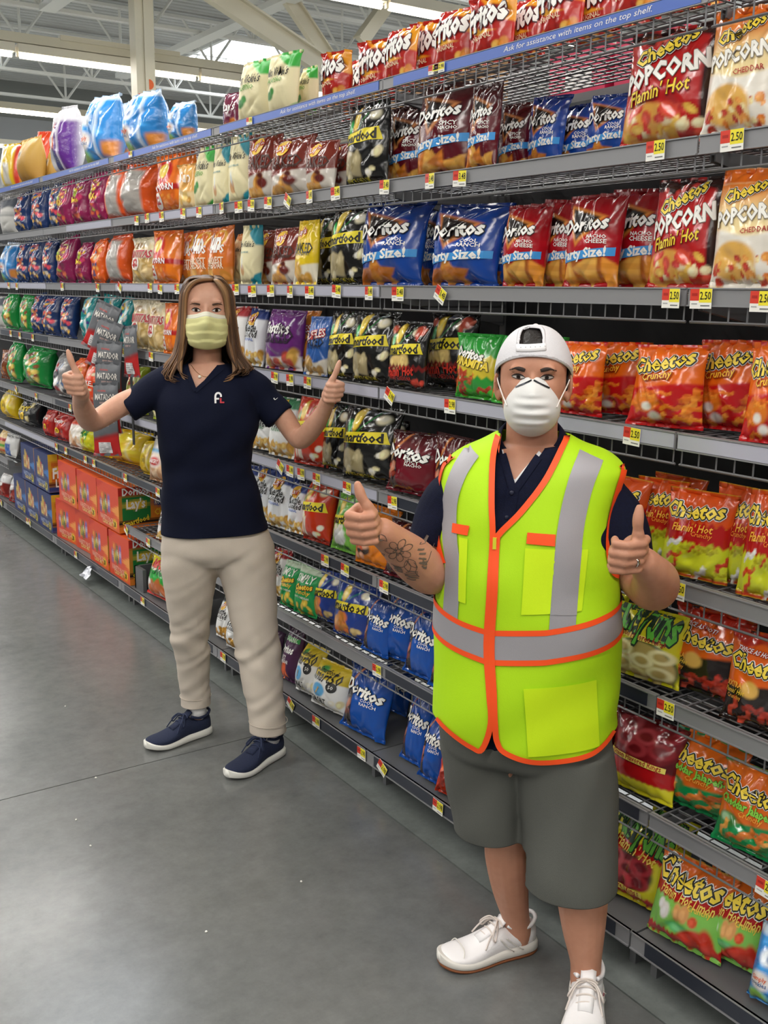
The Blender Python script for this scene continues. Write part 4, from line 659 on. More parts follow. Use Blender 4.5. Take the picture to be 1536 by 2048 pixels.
BAGS = [('yellow_white',0,1.911,7.352,2.303,0.301,0.299,0.12,4,0),
('gold_snack',0,2.13,7.833,2.303,0.189,0.4,0.125,4,1),
('gold_snack',0,1.939,6.955,2.303,0.276,0.298,0.182,4,0),
('orange_red',0,2.164,7.746,2.303,0.292,0.4,0.192,4,1),
('orange_red',0,2.124,7.379,2.303,0.169,0.4,0.112,4,1),
('gold_snack',0,2.051,6.876,2.303,0.12,0.234,0.099,4,0),
('purple_white',0,1.947,6.236,2.303,0.224,0.4,0.198,4,0),
('blue_cookie',0,1.949,5.611,2.303,0.307,0.371,0.2,4,0),
('blue_cookie',0,2.118,5.758,2.303,0.15,0.371,0.099,4,1),
('blue_cookie',0,1.958,5.018,2.303,0.334,0.296,0.2,4,0),
('blue_cookie',0,1.906,4.457,2.303,0.175,0.178,0.115,4,0),
('maroon_chip',0,1.965,4.062,2.303,0.15,0.17,0.063,4,0),
('mv_jal',0,1.894,3.732,2.303,0.217,0.228,0.091,4,0),
('mv_jal',0,1.885,3.492,2.303,0.176,0.214,0.074,4,0),
('mv_jal',0,1.97,3.46,2.303,0.12,0.17,0.066,4,0),
('fritos',0,1.946,3.217,2.303,0.141,0.175,0.096,4,0),
('fritos',0,2.156,3.41,2.303,0.181,0.217,0.076,4,1),
('fritos',0,2.018,3.071,2.303,0.192,0.198,0.081,4,0),
('fritos',0,1.93,2.81,2.303,0.145,0.178,0.063,4,0),
('fritos',0,2.01,2.775,2.303,0.157,0.199,0.068,4,0),
('fritos',0,1.933,2.539,2.303,0.167,0.18,0.07,4,0),
('fritos',0,1.935,2.372,2.303,0.175,0.177,0.074,4,0),
('fritos',0,2.006,2.305,2.303,0.141,0.17,0.063,4,0),
('fritos',0,1.934,2.101,2.303,0.157,0.17,0.072,4,0),
('fritos',0,2.002,2.031,2.303,0.145,0.17,0.063,4,0),
('fritos',0,1.93,1.842,2.303,0.15,0.17,0.063,4,0),
('white_dark',1,1.906,7.435,2.015,0.278,0.261,0.117,5,0),
('navy_multi',1,1.905,7.086,2.015,0.172,0.261,0.114,5,0),
('navy_multi',1,1.902,6.683,2.015,0.163,0.261,0.108,5,0),
('navy_multi',1,1.898,6.327,2.015,0.151,0.261,0.1,5,0),
('magenta_multi',1,1.901,6.162,2.015,0.16,0.261,0.106,5,0),
('magenta_multi',1,1.909,5.879,2.015,0.186,0.261,0.123,5,0),
('magenta_multi',1,1.898,5.575,2.015,0.15,0.261,0.099,5,0),
('orange_grey',1,1.923,5.332,2.015,0.226,0.261,0.149,5,0),
('orange_grey',1,1.941,5.066,2.015,0.28,0.261,0.185,5,0),
('pop_orange',1,1.915,4.58,2.015,0.319,0.261,0.12,5,0),
('peach_chip',1,1.88,4.35,2.015,0.15,0.193,0.063,5,0),
('mv_jal',1,1.886,4.19,2.015,0.183,0.251,0.077,5,0),
('mv_vin',1,1.88,4.008,2.015,0.147,0.242,0.063,5,0),
('mv_vin',1,1.887,3.849,2.015,0.185,0.261,0.079,5,0),
('baked_bbq',1,1.887,3.662,2.015,0.188,0.244,0.079,5,0),
('baked_bbq',1,1.897,3.455,2.015,0.234,0.211,0.098,5,0),
('baked_bbq',1,1.883,3.219,2.015,0.166,0.172,0.07,5,0),
('baked_bbq',1,1.967,3.231,2.015,0.15,0.17,0.063,5,0),
('smartfood',1,1.896,2.944,2.015,0.227,0.261,0.095,5,0),
('spicy',1,1.983,2.84,2.015,0.187,0.248,0.079,5,0),
('spicy',1,1.897,2.524,2.015,0.234,0.261,0.098,5,0),
('spicy',1,1.88,2.332,2.015,0.12,0.226,0.063,5,0),
('spicy',1,2.025,2.36,2.015,0.12,0.198,0.073,5,0),
('cool',1,2.024,2.235,2.015,0.12,0.2,0.071,5,0),
('cool',1,2.098,2.185,2.015,0.154,0.177,0.07,5,0),
('cool',1,2.019,1.991,2.015,0.139,0.17,0.063,5,0),
('pop_hot',1,1.902,1.691,2.015,0.255,0.258,0.107,5,0),
('pop_ched',1,2.1,1.732,2.015,0.15,0.261,0.063,5,1),
('pop_ched',1,1.882,1.484,2.015,0.164,0.259,0.069,5,0),
('blue_cookie',2,1.919,7.535,1.698,0.215,0.276,0.142,6,0),
('navy_multi',2,1.898,7.123,1.698,0.15,0.269,0.099,6,0),
('navy_multi',2,1.898,6.818,1.698,0.15,0.264,0.099,6,0),
('navy_multi',2,1.898,6.537,1.698,0.153,0.27,0.101,6,0),
('magenta_multi',2,1.913,6.223,1.698,0.198,0.275,0.131,6,0),
('magenta_multi',2,1.898,5.872,1.698,0.15,0.227,0.099,6,0),
('orange_multi',2,1.898,5.608,1.698,0.15,0.238,0.099,6,0),
('orange_grey',2,1.928,5.357,1.698,0.242,0.252,0.16,6,0),
('santitas',2,1.903,4.944,1.698,0.261,0.222,0.109,6,0),
('pop_orange',2,1.9,4.673,1.698,0.25,0.245,0.105,6,0),
('sun_chip',2,1.97,4.588,1.698,0.158,0.238,0.069,6,0),
('sun_chip',2,1.893,4.25,1.698,0.195,0.237,0.089,6,0),
('sun_chip',2,1.891,4.061,1.698,0.198,0.236,0.087,6,0),
('mv_cream',2,1.962,4.036,1.698,0.12,0.214,0.065,6,0),
('mv_vin',2,1.888,3.776,1.698,0.138,0.23,0.08,6,0),
('baked_bbq',2,1.96,3.775,1.698,0.155,0.216,0.065,6,0),
('baked_bbq',2,1.886,3.482,1.698,0.181,0.211,0.076,6,0),
('baked_yel',2,1.88,3.321,1.698,0.15,0.229,0.063,6,0),
('smartfood',2,1.979,3.346,1.698,0.166,0.254,0.075,6,0),
('smartfood',2,1.896,3.047,1.698,0.202,0.263,0.095,6,0),
('cool',2,1.91,2.815,1.698,0.28,0.267,0.12,6,0),
('cool',2,2.104,2.87,1.698,0.173,0.268,0.073,6,1),
('cool',2,1.906,2.43,1.698,0.274,0.238,0.115,6,0),
('cool',2,1.972,2.34,1.698,0.12,0.201,0.063,6,0),
('nacho',2,1.9,2.162,1.698,0.148,0.219,0.105,6,0),
('nacho',2,1.964,2.106,1.698,0.13,0.232,0.063,6,0),
('nacho',2,1.892,1.9,1.698,0.174,0.228,0.088,6,0),
('nacho',2,1.984,1.843,1.698,0.185,0.244,0.086,6,0),
('pop_hot',2,1.891,1.608,1.698,0.191,0.245,0.085,6,0),
('pop_ched',2,1.884,1.436,1.698,0.164,0.253,0.072,6,0),
('white_dark',3,1.891,7.787,1.378,0.202,0.226,0.085,7,0),
('green_multi',3,1.922,7.583,1.378,0.223,0.247,0.148,7,0),
('green_multi',3,1.898,7.126,1.378,0.15,0.241,0.099,7,0),
('navy_multi',3,1.898,6.854,1.378,0.152,0.261,0.1,7,0),
('navy_multi',3,1.908,6.582,1.378,0.183,0.248,0.121,7,0),
('navy_multi',3,1.9,6.226,1.378,0.157,0.252,0.104,7,0),
('teal_multi',3,1.902,5.846,1.378,0.165,0.257,0.109,7,0),
('teal_multi',3,1.898,5.504,1.378,0.15,0.261,0.099,7,0),
('teal_multi',3,1.898,5.247,1.378,0.15,0.254,0.099,7,0),
('santitas',3,1.9,4.995,1.378,0.247,0.242,0.104,7,0),
('santitas',3,1.885,4.781,1.378,0.175,0.236,0.073,7,0),
('pop_orange',3,1.883,4.591,1.378,0.167,0.235,0.07,7,0),
('kettle_red',3,1.964,3.983,1.378,0.12,0.233,0.063,7,0),
('kettle_blue',3,1.892,3.757,1.378,0.129,0.228,0.089,7,0),
('tost_baked',3,1.902,3.535,1.378,0.25,0.229,0.109,7,0),
('baked_orange',3,1.952,3.476,1.378,0.137,0.228,0.063,7,0),
('baked_blue',3,1.88,3.243,1.378,0.138,0.213,0.063,7,0),
('smartfood',3,1.889,3.081,1.378,0.182,0.235,0.082,7,0),
('smartfood',3,1.893,2.897,1.378,0.202,0.239,0.09,7,0),
('sf_hot',3,1.887,2.685,1.378,0.178,0.213,0.078,7,0),
('sf_hot',3,2.023,2.633,1.378,0.215,0.24,0.12,7,0),
('dinamita',3,1.895,2.339,1.378,0.17,0.188,0.093,7,0),
('crunchy',3,1.887,1.924,1.378,0.169,0.186,0.078,7,0),
('crunchy',3,1.986,1.878,1.378,0.187,0.185,0.087,7,0),
('crunchy',3,1.891,1.631,1.378,0.205,0.193,0.086,7,0),
('crunchy',3,2.1,1.677,1.378,0.15,0.185,0.063,7,1),
('crunchy',3,1.978,1.523,1.378,0.195,0.208,0.091,7,0),
('crunchy',3,1.88,1.333,1.378,0.135,0.214,0.063,7,0),
('pop_orange',3,1.884,4.41,1.378,0.173,0.238,0.073,7,0),
('santitas',3,1.884,4.224,1.378,0.174,0.241,0.073,7,0),
('kettle_red',3,1.952,4.195,1.378,0.15,0.232,0.063,7,0),
('kettle_red',3,1.88,3.914,1.378,0.143,0.235,0.063,7,0),
('dinamita',3,1.884,2.164,1.378,0.163,0.188,0.072,7,0),
('dinamita',3,1.959,2.133,1.378,0.143,0.188,0.063,7,0),
('brown_chip',4,1.914,7.839,1.008,0.172,0.211,0.072,8,0),
('green_multi',4,1.917,7.549,1.008,0.209,0.285,0.138,8,0),
('green_multi',4,1.958,7.116,1.008,0.333,0.264,0.2,8,0),
('silver_red',4,1.915,6.427,1.008,0.204,0.261,0.135,8,0),
('orange_multi',4,1.905,6.094,1.008,0.173,0.26,0.114,8,0),
('orange_red',4,1.913,5.84,1.008,0.196,0.252,0.13,8,0),
('lime_multi',4,1.901,5.609,1.008,0.161,0.197,0.106,8,0),
('lime_multi',4,1.912,5.14,1.038,0.194,0.241,0.128,8,0),
('kettle_jal',4,1.91,3.728,1.038,0.138,0.201,0.063,8,0),
('kettle_jal',4,1.891,3.534,1.038,0.188,0.234,0.086,8,0),
('sf_red',4,1.893,3.307,1.038,0.214,0.255,0.091,8,0),
('smartfood',4,1.914,3.171,1.038,0.171,0.24,0.073,8,0),
('smartfood',4,1.904,2.933,1.038,0.266,0.258,0.112,8,0),
('smartfood',4,2.1,3.066,1.038,0.15,0.184,0.063,8,1),
('spicy_s',4,1.899,2.661,1.038,0.245,0.203,0.103,8,0),
('spicy_s',4,1.88,2.439,1.038,0.15,0.221,0.063,8,0),
('flamin',4,1.93,1.672,1.038,0.15,0.205,0.063,8,0),
('flamin',4,2.102,1.758,1.038,0.16,0.183,0.067,8,1),
('flamin',4,1.886,1.512,1.038,0.179,0.206,0.075,8,0),
('flamin',4,1.93,1.44,1.038,0.124,0.225,0.063,8,0),
('flamin',4,1.88,1.316,1.038,0.124,0.239,0.063,8,0),
('lime_multi',4,1.906,4.791,1.038,0.176,0.241,0.116,8,0),
('lime_multi',4,1.9,4.508,1.038,0.157,0.238,0.104,8,0),
('kettle_jal',4,1.886,4.263,1.038,0.182,0.212,0.077,8,0),
('kettle_jal',4,1.885,4.054,1.038,0.177,0.207,0.074,8,0),
('kettle_jal',4,1.886,3.853,1.038,0.183,0.204,0.077,8,0),
('spicy_s',4,1.886,2.28,1.038,0.18,0.221,0.076,8,0),
('spicy_s',4,1.884,2.113,1.038,0.168,0.214,0.072,8,0),
('flamin',4,1.933,1.988,1.038,0.166,0.204,0.07,8,0),
('flamin',4,1.889,1.777,1.038,0.195,0.202,0.082,8,0),
('lays_yel',5,1.927,7.804,0.723,0.239,0.204,0.158,10,0),
('black_ten',5,1.936,7.282,0.723,0.266,0.178,0.176,10,0),
('red_ten',5,1.898,6.726,0.723,0.153,0.17,0.101,10,0),
('red_ten',5,1.912,6.457,0.723,0.193,0.178,0.128,10,0),
('white_red',5,1.888,6.14,0.723,0.189,0.17,0.079,10,0),
('lime_ten',5,1.91,5.958,0.723,0.189,0.17,0.125,10,0),
('lays_yel',5,1.928,5.745,0.723,0.15,0.17,0.099,10,0),
('lays_yel',5,1.967,5.444,0.723,0.359,0.184,0.2,10,0),
('lays_yel',5,1.928,5.064,0.723,0.138,0.177,0.099,10,0),
('pretzel',5,1.904,4.826,0.723,0.243,0.224,0.111,10,0),
('kettle_blue',5,1.91,3.749,0.743,0.12,0.224,0.063,10,0),
('kettle_blue',5,1.898,3.57,0.743,0.175,0.22,0.1,10,0),
('kettle_blue',5,1.91,3.457,0.743,0.12,0.197,0.063,10,0),
('sf_red',5,1.908,3.294,0.743,0.176,0.233,0.12,10,0),
('sf_green',5,1.922,3.097,0.743,0.181,0.209,0.088,10,0),
('buffalo',5,1.9,2.885,0.743,0.206,0.21,0.103,10,0),
('spicy_s',5,1.893,2.686,0.743,0.208,0.196,0.09,10,0),
('spicy_s',5,1.881,2.494,0.743,0.158,0.21,0.066,10,0),
('funyuns',5,1.892,1.642,0.743,0.208,0.18,0.088,10,0),
('xxtra',5,1.944,1.499,0.743,0.219,0.204,0.092,10,0),
('xxtra',5,1.886,1.301,0.743,0.18,0.211,0.075,10,0),
('pretzel',5,1.901,4.509,0.743,0.251,0.195,0.105,10,0),
('kettle_blue',5,1.888,4.225,0.743,0.192,0.212,0.08,10,0),
('kettle_blue',5,1.882,4.015,0.743,0.161,0.212,0.068,10,0),
('kettle_blue',5,1.882,3.84,0.743,0.162,0.216,0.068,10,0),
('spicy_s',5,1.884,2.334,0.743,0.17,0.214,0.071,10,0),
('spicy_s',5,1.882,2.171,0.743,0.162,0.211,0.068,10,0),
('spicy_s',5,1.912,2.048,0.743,0.16,0.202,0.067,10,0),
('funyuns',5,1.895,1.849,0.743,0.223,0.191,0.094,10,0),
('beige_red',6,1.881,7.97,0.438,0.156,0.17,0.066,12,0),
('white_blue',6,1.892,7.758,0.438,0.208,0.17,0.087,12,0),
('kettle_red',6,1.881,4.758,0.438,0.157,0.17,0.066,12,0),
('kettle_red',6,1.88,4.131,0.438,0.15,0.17,0.063,12,0),
('kettle_red',6,1.916,3.624,0.438,0.122,0.198,0.076,12,0),
('simply_ch',6,1.886,3.473,0.438,0.12,0.184,0.075,12,0),
('simply_ch',6,1.889,3.344,0.438,0.153,0.186,0.082,12,0),
('sf_blue',6,1.923,3.246,0.438,0.18,0.191,0.09,12,0),
('sf_blue',6,1.898,3.02,0.438,0.22,0.205,0.099,12,0),
('cool_s',6,1.88,2.839,0.438,0.143,0.197,0.063,12,0),
('cool_s',6,1.915,2.757,0.438,0.156,0.221,0.074,12,0),
('cool_s',6,1.886,2.578,0.438,0.158,0.222,0.075,12,0),
('cool_s',6,1.88,2.434,0.438,0.144,0.229,0.063,12,0),
('funyuns_red',6,1.891,1.628,0.438,0.204,0.195,0.086,12,0),
('jalapeno',6,1.945,1.484,0.438,0.223,0.187,0.094,12,0),
('jalapeno',6,1.887,1.296,0.438,0.184,0.2,0.077,12,0),
('kettle_red',6,1.883,4.581,0.438,0.165,0.17,0.069,12,0),
('kettle_red',6,1.885,4.336,0.438,0.178,0.17,0.075,12,0),
('kettle_red',6,1.886,3.925,0.438,0.18,0.17,0.076,12,0),
('kettle_red',6,1.884,3.731,0.438,0.171,0.177,0.072,12,0),
('cool_s',6,1.881,2.286,0.438,0.159,0.222,0.067,12,0),
('cool_s',6,1.91,2.169,0.438,0.152,0.22,0.064,12,0),
('funyuns_red',6,1.885,1.988,0.438,0.178,0.2,0.075,12,0),
('funyuns_red',6,1.886,1.812,0.438,0.18,0.193,0.076,12,0),
('redsnack',7,1.85,7.898,0.123,0.181,0.17,0.076,15,0),
('redsnack',7,1.867,7.581,0.123,0.26,0.207,0.109,15,0),
('yg_red',7,1.87,4.811,0.123,0.276,0.21,0.116,15,0),
('kettle_dark',7,1.879,4.095,0.123,0.12,0.184,0.074,15,0),
('kettle_dark',7,1.862,3.93,0.123,0.145,0.17,0.099,15,0),
('simply_do',7,1.884,3.477,0.123,0.123,0.219,0.084,15,0),
('smart50',7,1.881,3.319,0.123,0.152,0.191,0.12,15,0),
('smart50',7,1.871,3.142,0.123,0.214,0.175,0.119,15,0),
('cool_s',7,1.861,2.885,0.123,0.235,0.243,0.099,15,0),
('cool_s',7,2.067,2.996,0.123,0.167,0.17,0.07,15,1),
('cool_s',7,1.88,2.601,0.123,0.123,0.243,0.076,15,0),
('cool_s',7,1.855,2.461,0.123,0.12,0.224,0.087,15,0),
('redchip',7,1.844,2.35,0.123,0.12,0.17,0.063,15,0),
('redchip',7,1.894,1.964,0.123,0.15,0.17,0.063,15,0),
('funyuns_hot',7,1.905,1.636,0.123,0.206,0.219,0.087,15,0),
('funyuns_hot',7,2.064,1.673,0.123,0.15,0.17,0.063,15,1),
('limon',7,1.864,1.434,0.123,0.206,0.212,0.105,15,0),
('limon',7,1.912,1.331,0.123,0.183,0.204,0.1,15,0),
('blue_cookie',7,1.862,1.17,0.123,0.139,0.17,0.099,15,0),
('yg_red',7,1.865,4.438,0.123,0.254,0.234,0.106,15,0),
('simply_do',7,1.853,3.641,0.123,0.196,0.18,0.082,15,0),
('redchip',7,1.844,2.213,0.123,0.143,0.17,0.063,15,0),
('redchip',7,1.844,2.072,0.123,0.148,0.17,0.063,15,0),
('funyuns_hot',7,1.852,1.787,0.123,0.192,0.179,0.081,15,0),
('pop_ched',1,1.882,1.299,2.015,0.17,0.259,0.069,5,0),
('pop_ched',1,1.882,1.114,2.015,0.17,0.259,0.069,5,0),
('pop_ched',1,1.882,0.929,2.015,0.17,0.259,0.069,5,0),
('pop_ched',2,1.884,1.251,1.698,0.171,0.253,0.072,6,0),
('pop_ched',2,1.884,1.066,1.698,0.171,0.253,0.072,6,0),
('pop_ched',2,1.884,0.881,1.698,0.171,0.253,0.072,6,0),
('crunchy',3,1.88,1.148,1.378,0.17,0.214,0.063,7,0),
('crunchy',3,1.88,0.963,1.378,0.17,0.214,0.063,7,0),
('crunchy',3,1.88,0.778,1.378,0.17,0.214,0.063,7,0),
('flamin',4,1.88,1.131,1.038,0.17,0.239,0.063,8,0),
('flamin',4,1.88,0.946,1.038,0.17,0.239,0.063,8,0),
('flamin',4,1.88,0.761,1.038,0.17,0.239,0.063,8,0),
('xxtra',5,1.886,1.116,0.743,0.18,0.211,0.075,10,0),
('xxtra',5,1.886,0.931,0.743,0.18,0.211,0.075,10,0),
('xxtra',5,1.886,0.746,0.743,0.18,0.211,0.075,10,0),
('jalapeno',6,1.887,1.111,0.438,0.184,0.21,0.077,12,0),
('jalapeno',6,1.887,0.926,0.438,0.184,0.21,0.077,12,0),
('jalapeno',6,1.887,0.741,0.438,0.184,0.21,0.077,12,0),
('limon',7,1.862,0.965,0.123,0.238,0.21,0.1,15,0),
('limon',7,1.912,0.801,0.123,0.238,0.21,0.1,15,0),
('limon',7,1.862,0.595,0.123,0.238,0.21,0.1,15,0),
('fritos',0,1.93,1.657,2.303,0.17,0.21,0.063,4,0),
('fritos',0,1.93,1.472,2.303,0.17,0.21,0.063,4,0),
('fritos',0,1.93,1.287,2.303,0.17,0.21,0.063,4,0),
('fritos',0,1.93,1.102,2.303,0.17,0.21,0.063,4,0)]
stat = {}
for b_ in BAGS: stat.setdefault(b_[0], []).append(b_)
BMESH = {}
for k, L_ in stat.items():
    desc, film, ops, dec, amp, hi = D[k]
    W0, H0, T0 = (float(np.median([b_[i] for b_ in L_])) for i in (5, 6, 7))
    T0 = max(T0, 0.05)
    nvar = min(len(L_), 2 if hi else 3)
    for vi in range(nvar):
        bg = Bag(W0, H0, T0, sum(map(ord, k)) * 7 + vi, amp, fat=amp >= 1.5)
        nu, nv = (52, 66) if hi else (28, 38)
        BMESH[k, vi] = (bg.body(ops, nu, nv, 'filmfat' if amp >= 1.5 else film, 'snack_bag'), bg.printed(dec, 'printed_lettering', 0.0022 if hi else 0.004), W0, H0, T0)
count = {}
order = sorted(BAGS, key=lambda b_: (b_[1], -b_[3] / b_[2]))
tot = {}
for b_ in order: tot[b_[0], b_[1]] = tot.get((b_[0], b_[1]), 0) + 1
random.seed(11)
for b_ in order:
    k, lv, X, Y, Z, W_, H_, T_, lean, beh = b_
    desc = D[k][0]; n = count.get((k, lv), 0); count[k, lv] = n + 1
    body, pr, W0, H0, T0 = BMESH[k, n % min(len(stat[k]), 2 if D[k][5] else 3)]
    o = link(bpy.data.objects.new('snack_bag', body)); o.location = (X, Y, Z)
    o.scale = (W_ / W0, max(T_, 0.05) / T0, H_ / H0)
    o.rotation_mode = 'YXZ'
    o.rotation_euler = Matrix.Rotation(-PI / 2 + math.radians(random.uniform(-7, 7)), 4, 'Z').to_euler('YXZ')
    m4 = Matrix.Translation((X, Y, Z)) @ Matrix.Rotation(-PI / 2 + math.radians(random.uniform(6, 11)), 4, 'Z') @ Matrix.Rotation(-math.radians(lean), 4, 'X') @ Matrix.Rotation(math.radians(random.uniform(-1.2, 1.2)), 4, 'Y') @ Matrix.Diagonal((*o.scale, 1))
    o.rotation_mode = 'XYZ'; o.matrix_world = m4
    if pr is not None: link(bpy.data.objects.new('printed_lettering', pr), o)['kind'] = 'stuff'
    t_ = tot[k, lv]
    lab = desc + (', %s from left' % ordn[n] if t_ > 1 else ',') + ' on ' + LNAME[lv].replace(' from top', '')
    tag(o, lab.replace(', on', ' on'), 'snack bag', desc.split(' with ')[0].replace(' of snacks', '') + 's')
# ---------------------------------------------------------------- variety boxes, clip strip of jerky pouches, carton, extras
def box_print(mb, P, ops, n=(18, 22)):
    """paint a flat rectangular face of a carton; P(u, v) -> point"""
    nu, nv = n; us = np.linspace(0, 1, nu + 1); vs = np.linspace(0, 1, nv + 1)
    cu = np.array([((us[i] + us[i + 1]) / 2, (vs[j] + vs[j + 1]) / 2) for j in range(nv) for i in range(nu)])
    C = paint(ops, cu[:, 0], cu[:, 1], 0.9, 1.0 / nu); o = len(mb.v)
    mb.v += [tuple(P(u, v)) for v in vs for u in us]; k = 0
    for j in range(nv):
        for i in range(nu):
            mb.f.append((o + j * (nu + 1) + i, o + j * (nu + 1) + i + 1, o + (j + 1) * (nu + 1) + i + 1, o + (j + 1) * (nu + 1) + i)); mb.c.append(tuple(C[k])); mb.m.append(0); k += 1
def flat_text(mb, s, P, cx, cy, w_, hs, col, asp, rot=0.0, bold=0.02, sh=0.0):
    v, f = text_mesh(s, sh, bold, 1); lo, hi = v.min(0), v.max(0); q = (v - (lo + hi) / 2) * (w_ / (hi[0] - lo[0])); q[:, 1] *= hs
    c_, s_ = math.cos(rot), math.sin(rot); r = np.stack([q[:, 0] * c_ - q[:, 1] * s_, q[:, 0] * s_ + q[:, 1] * c_], 1)
    mb.add([P(cx + a, cy + b * asp) for a, b in r], f, col)
def carton(kind, W_, H_, Dp):
    """front faces -x, long side along y; origin at the middle of the front foot"""
    if kind == 'orange':
        c0, c1, c2 = 'd8452a', 'e8842c', 'e05a26'
        fr = [('f', 'd94a2c'), ('p', [(0.5, 0.0), (1.02, 0.0), (1.02, 0.62)], 'e0602a'), ('p', [(0.62, 0.45), (1.02, 0.62), (1.02, 0.32)], 'ee9a4a'), ('p', [(-0.02, 0.80), (0.4, 1.02), (-0.02, 1.02)], 'c8341f'), *[('p', [(0.14 + .075 * i, 0.30 + .03 * (i % 3)), (0.215 + .075 * i, 0.30 + .03 * (i % 3)), (0.215 + .075 * i, 0.60 + .07 * ((i * 2) % 4)), (0.14 + .075 * i, 0.60 + .07 * ((i * 2) % 4))], c_) for i, c_ in enumerate(('2f4a9a', 'e0a03a', '2f8a4a', '1f6a3a', 'b8282a', '3a6ac0'))], *[('e', 0.18 + .075 * i, 0.50 + .06 * (i % 2), .025, .05, c_) for i, c_ in enumerate(('e8e0d0', 'c8402f', 'f0d23a', 'e8e4c0', 'f0c040', 'e8e8e8'))], ('e', 0.80, 0.16, 0.09, 0.09, 'f0d23a')]
    else:
        c0, c1, c2 = '232f63', '2f3f7a', '1f2a58'
        fr = [('f', '2a3768'), ('p', [(0.6, 0.5), (1.02, 0.62), (1.02, 0.36)], '3f78b8'), ('p', [(-0.02, 0.0), (0.4, 0.0), (-0.02, 0.5)], '34407a'), *[('p', [(0.20 + .085 * i, 0.36), (0.285 + .085 * i, 0.36), (0.285 + .085 * i, 0.66 + .06 * ((i * 3) % 4)), (0.20 + .085 * i, 0.66 + .06 * ((i * 3) % 4))], c_) for i, c_ in enumerate(('e0c870', 'd8b850', 'c8a040', 'b8303a', 'e8d8a0'))], *[('e', 0.245 + .085 * i, 0.50, .028, .05, c_) for i, c_ in enumerate(('b8303a', '8a2a3a', 'e8e0c0', 'e0c870', 'c8402f'))], ('e', 0.80, 0.14, 0.09, 0.10, 'd8cc5a')]
    sd = [('f', 'd8a02a' if kind == 'navy' else 'd9832a'), ('b', 0.0, 0.16, c1), ('b', 0.80, 1.0, 'b8241e' if kind == 'orange' else 'd8a82a'), ('p', [(0.04, 0.24), (0.50, 0.28), (0.50, 0.80), (0.04, 0.80)], '1f7a3a' if kind == 'orange' else 'c8661e'), ('e', 0.27, 0.60, 0.18, 0.10, 'f0c63a'), ('b', 0.16, 0.26, '1a1a18' if kind == 'orange' else '5a2a1a'), ('e', 0.74, 0.62, 0.20, 0.11, '1f3a7a' if kind == 'orange' else 'b8301e')]
    mb = MB(); h = W_ / 2
    box_print(mb, lambda u, v: (0, h - u * W_, v * H_), fr)
    box_print(mb, lambda u, v: (u * Dp, -h, v * H_), sd)
    box_print(mb, lambda u, v: (Dp - u * Dp, h, v * H_), sd, (6, 6))
    box_print(mb, lambda u, v: (Dp, -h + u * W_, v * H_), fr[:1], (2, 2))
    box_print(mb, lambda u, v: (v * Dp, h - u * W_, H_), [('f', 'e08a3a' if kind == 'orange' else '31427e'), ('s', 0.45, 0.50, 'd8d0c0' if kind == 'navy' else 'c8602a'), ('b', 0.0, 0.3, c2)], (8, 8))
    box_print(mb, lambda u, v: (v * Dp, -h + u * W_, 0), fr[:1], (2, 2))
    body = mb.mesh('snack_carton', M['card'])
    t = MB(); PF = lambda u, v: (-0.0012, h - u * W_, v * H_); PS = lambda u, v: (u * Dp, -h - 0.0012, v * H_); wc = 'f0b8a0' if kind == 'orange' else 'a8b8dc'
    flat_text(t, 'VARIETY PACK', PF, 0.44, 0.20, 0.62, 1.3, wc, W_ / H_, -0.0); flat_text(t, 'CLASSIC MIX', PF, 0.46, 0.11, 0.44, 1.2, 'f0d88a', W_ / H_)
    flat_text(t, '28', PF, 0.80, 0.155, 0.10, 1.2, '3a1a10', W_ / H_)
    if kind == 'orange':
        flat_text(t, 'Doritos', PS, 0.27, 0.90, 0.42, 1.2, WH, Dp / H_, 0, 0.03); flat_text(t, "Lay's", PS, 0.27, 0.60, 0.30, 1.3, WH, Dp / H_, 0, 0.03); flat_text(t, 'Smartfood', PS, 0.26, 0.24, 0.42, 1.2, 'f0de3a', Dp / H_, 0.2)
        flat_text(t, 'ROLD GOLD', PS, 0.74, 0.62, 0.34, 1.6, 'f0e8d0', Dp / H_); flat_text(t, 'Cheetos', PS, 0.74, 0.40, 0.36, 1.3, 'f0c83a', Dp / H_); flat_text(t, 'SUN', PS, 0.74, 0.10, 0.26, 1.2, WH, Dp / H_)
    else:
        flat_text(t, 'Fritos', PS, 0.27, 0.52, 0.42, 1.5, WH, Dp / H_, 0.1, 0.04, 0.2); flat_text(t, "Lay's", PS, 0.30, 0.88, 0.26, 1.3, 'c8281e', Dp / H_); flat_text(t, "Lay's", PS, 0.27, 0.21, 0.3, 1.3, WH, Dp / H_)
    return body, t.mesh('printed_lettering', M['print'])
CART = {k: carton(k, 0.345, 0.255, 0.36) for k in ('orange', 'navy')}
def put_carton(kind, y, z, lab, rz=0.0, x=1.828, sy=1.0):
    b, t = CART[kind]; o = link(bpy.data.objects.new('snack_carton', b)); o.location = (x, y, z); o.rotation_euler = (0, 0, rz); o.scale = (1, sy, 0.98)
    link(bpy.data.objects.new('printed_lettering', t), o)['kind'] = 'stuff'; tag(o, lab, 'carton', kind + ' variety pack cartons')
for i, y in enumerate((6.18, 5.81, 5.45)): put_carton('orange', y, 0.374, 'orange variety pack carton, %s from left in the upper row' % ordn[i], sy=1.02)
for i, (y, rz, x) in enumerate(((6.30, 0.10, 1.845), (5.975, 0.05, 1.86), (5.64, 0.0, 1.828), (5.30, 0.0, 1.828))): put_carton('orange', y, 0.114, 'orange variety pack carton, %s from left in the lower row' % ordn[i], rz, x, 0.92)
for i, y in enumerate((7.06, 6.735)): put_carton('navy', y, 0.374, 'navy variety pack carton, %s from left in the upper row' % ordn[i], sy=0.92)
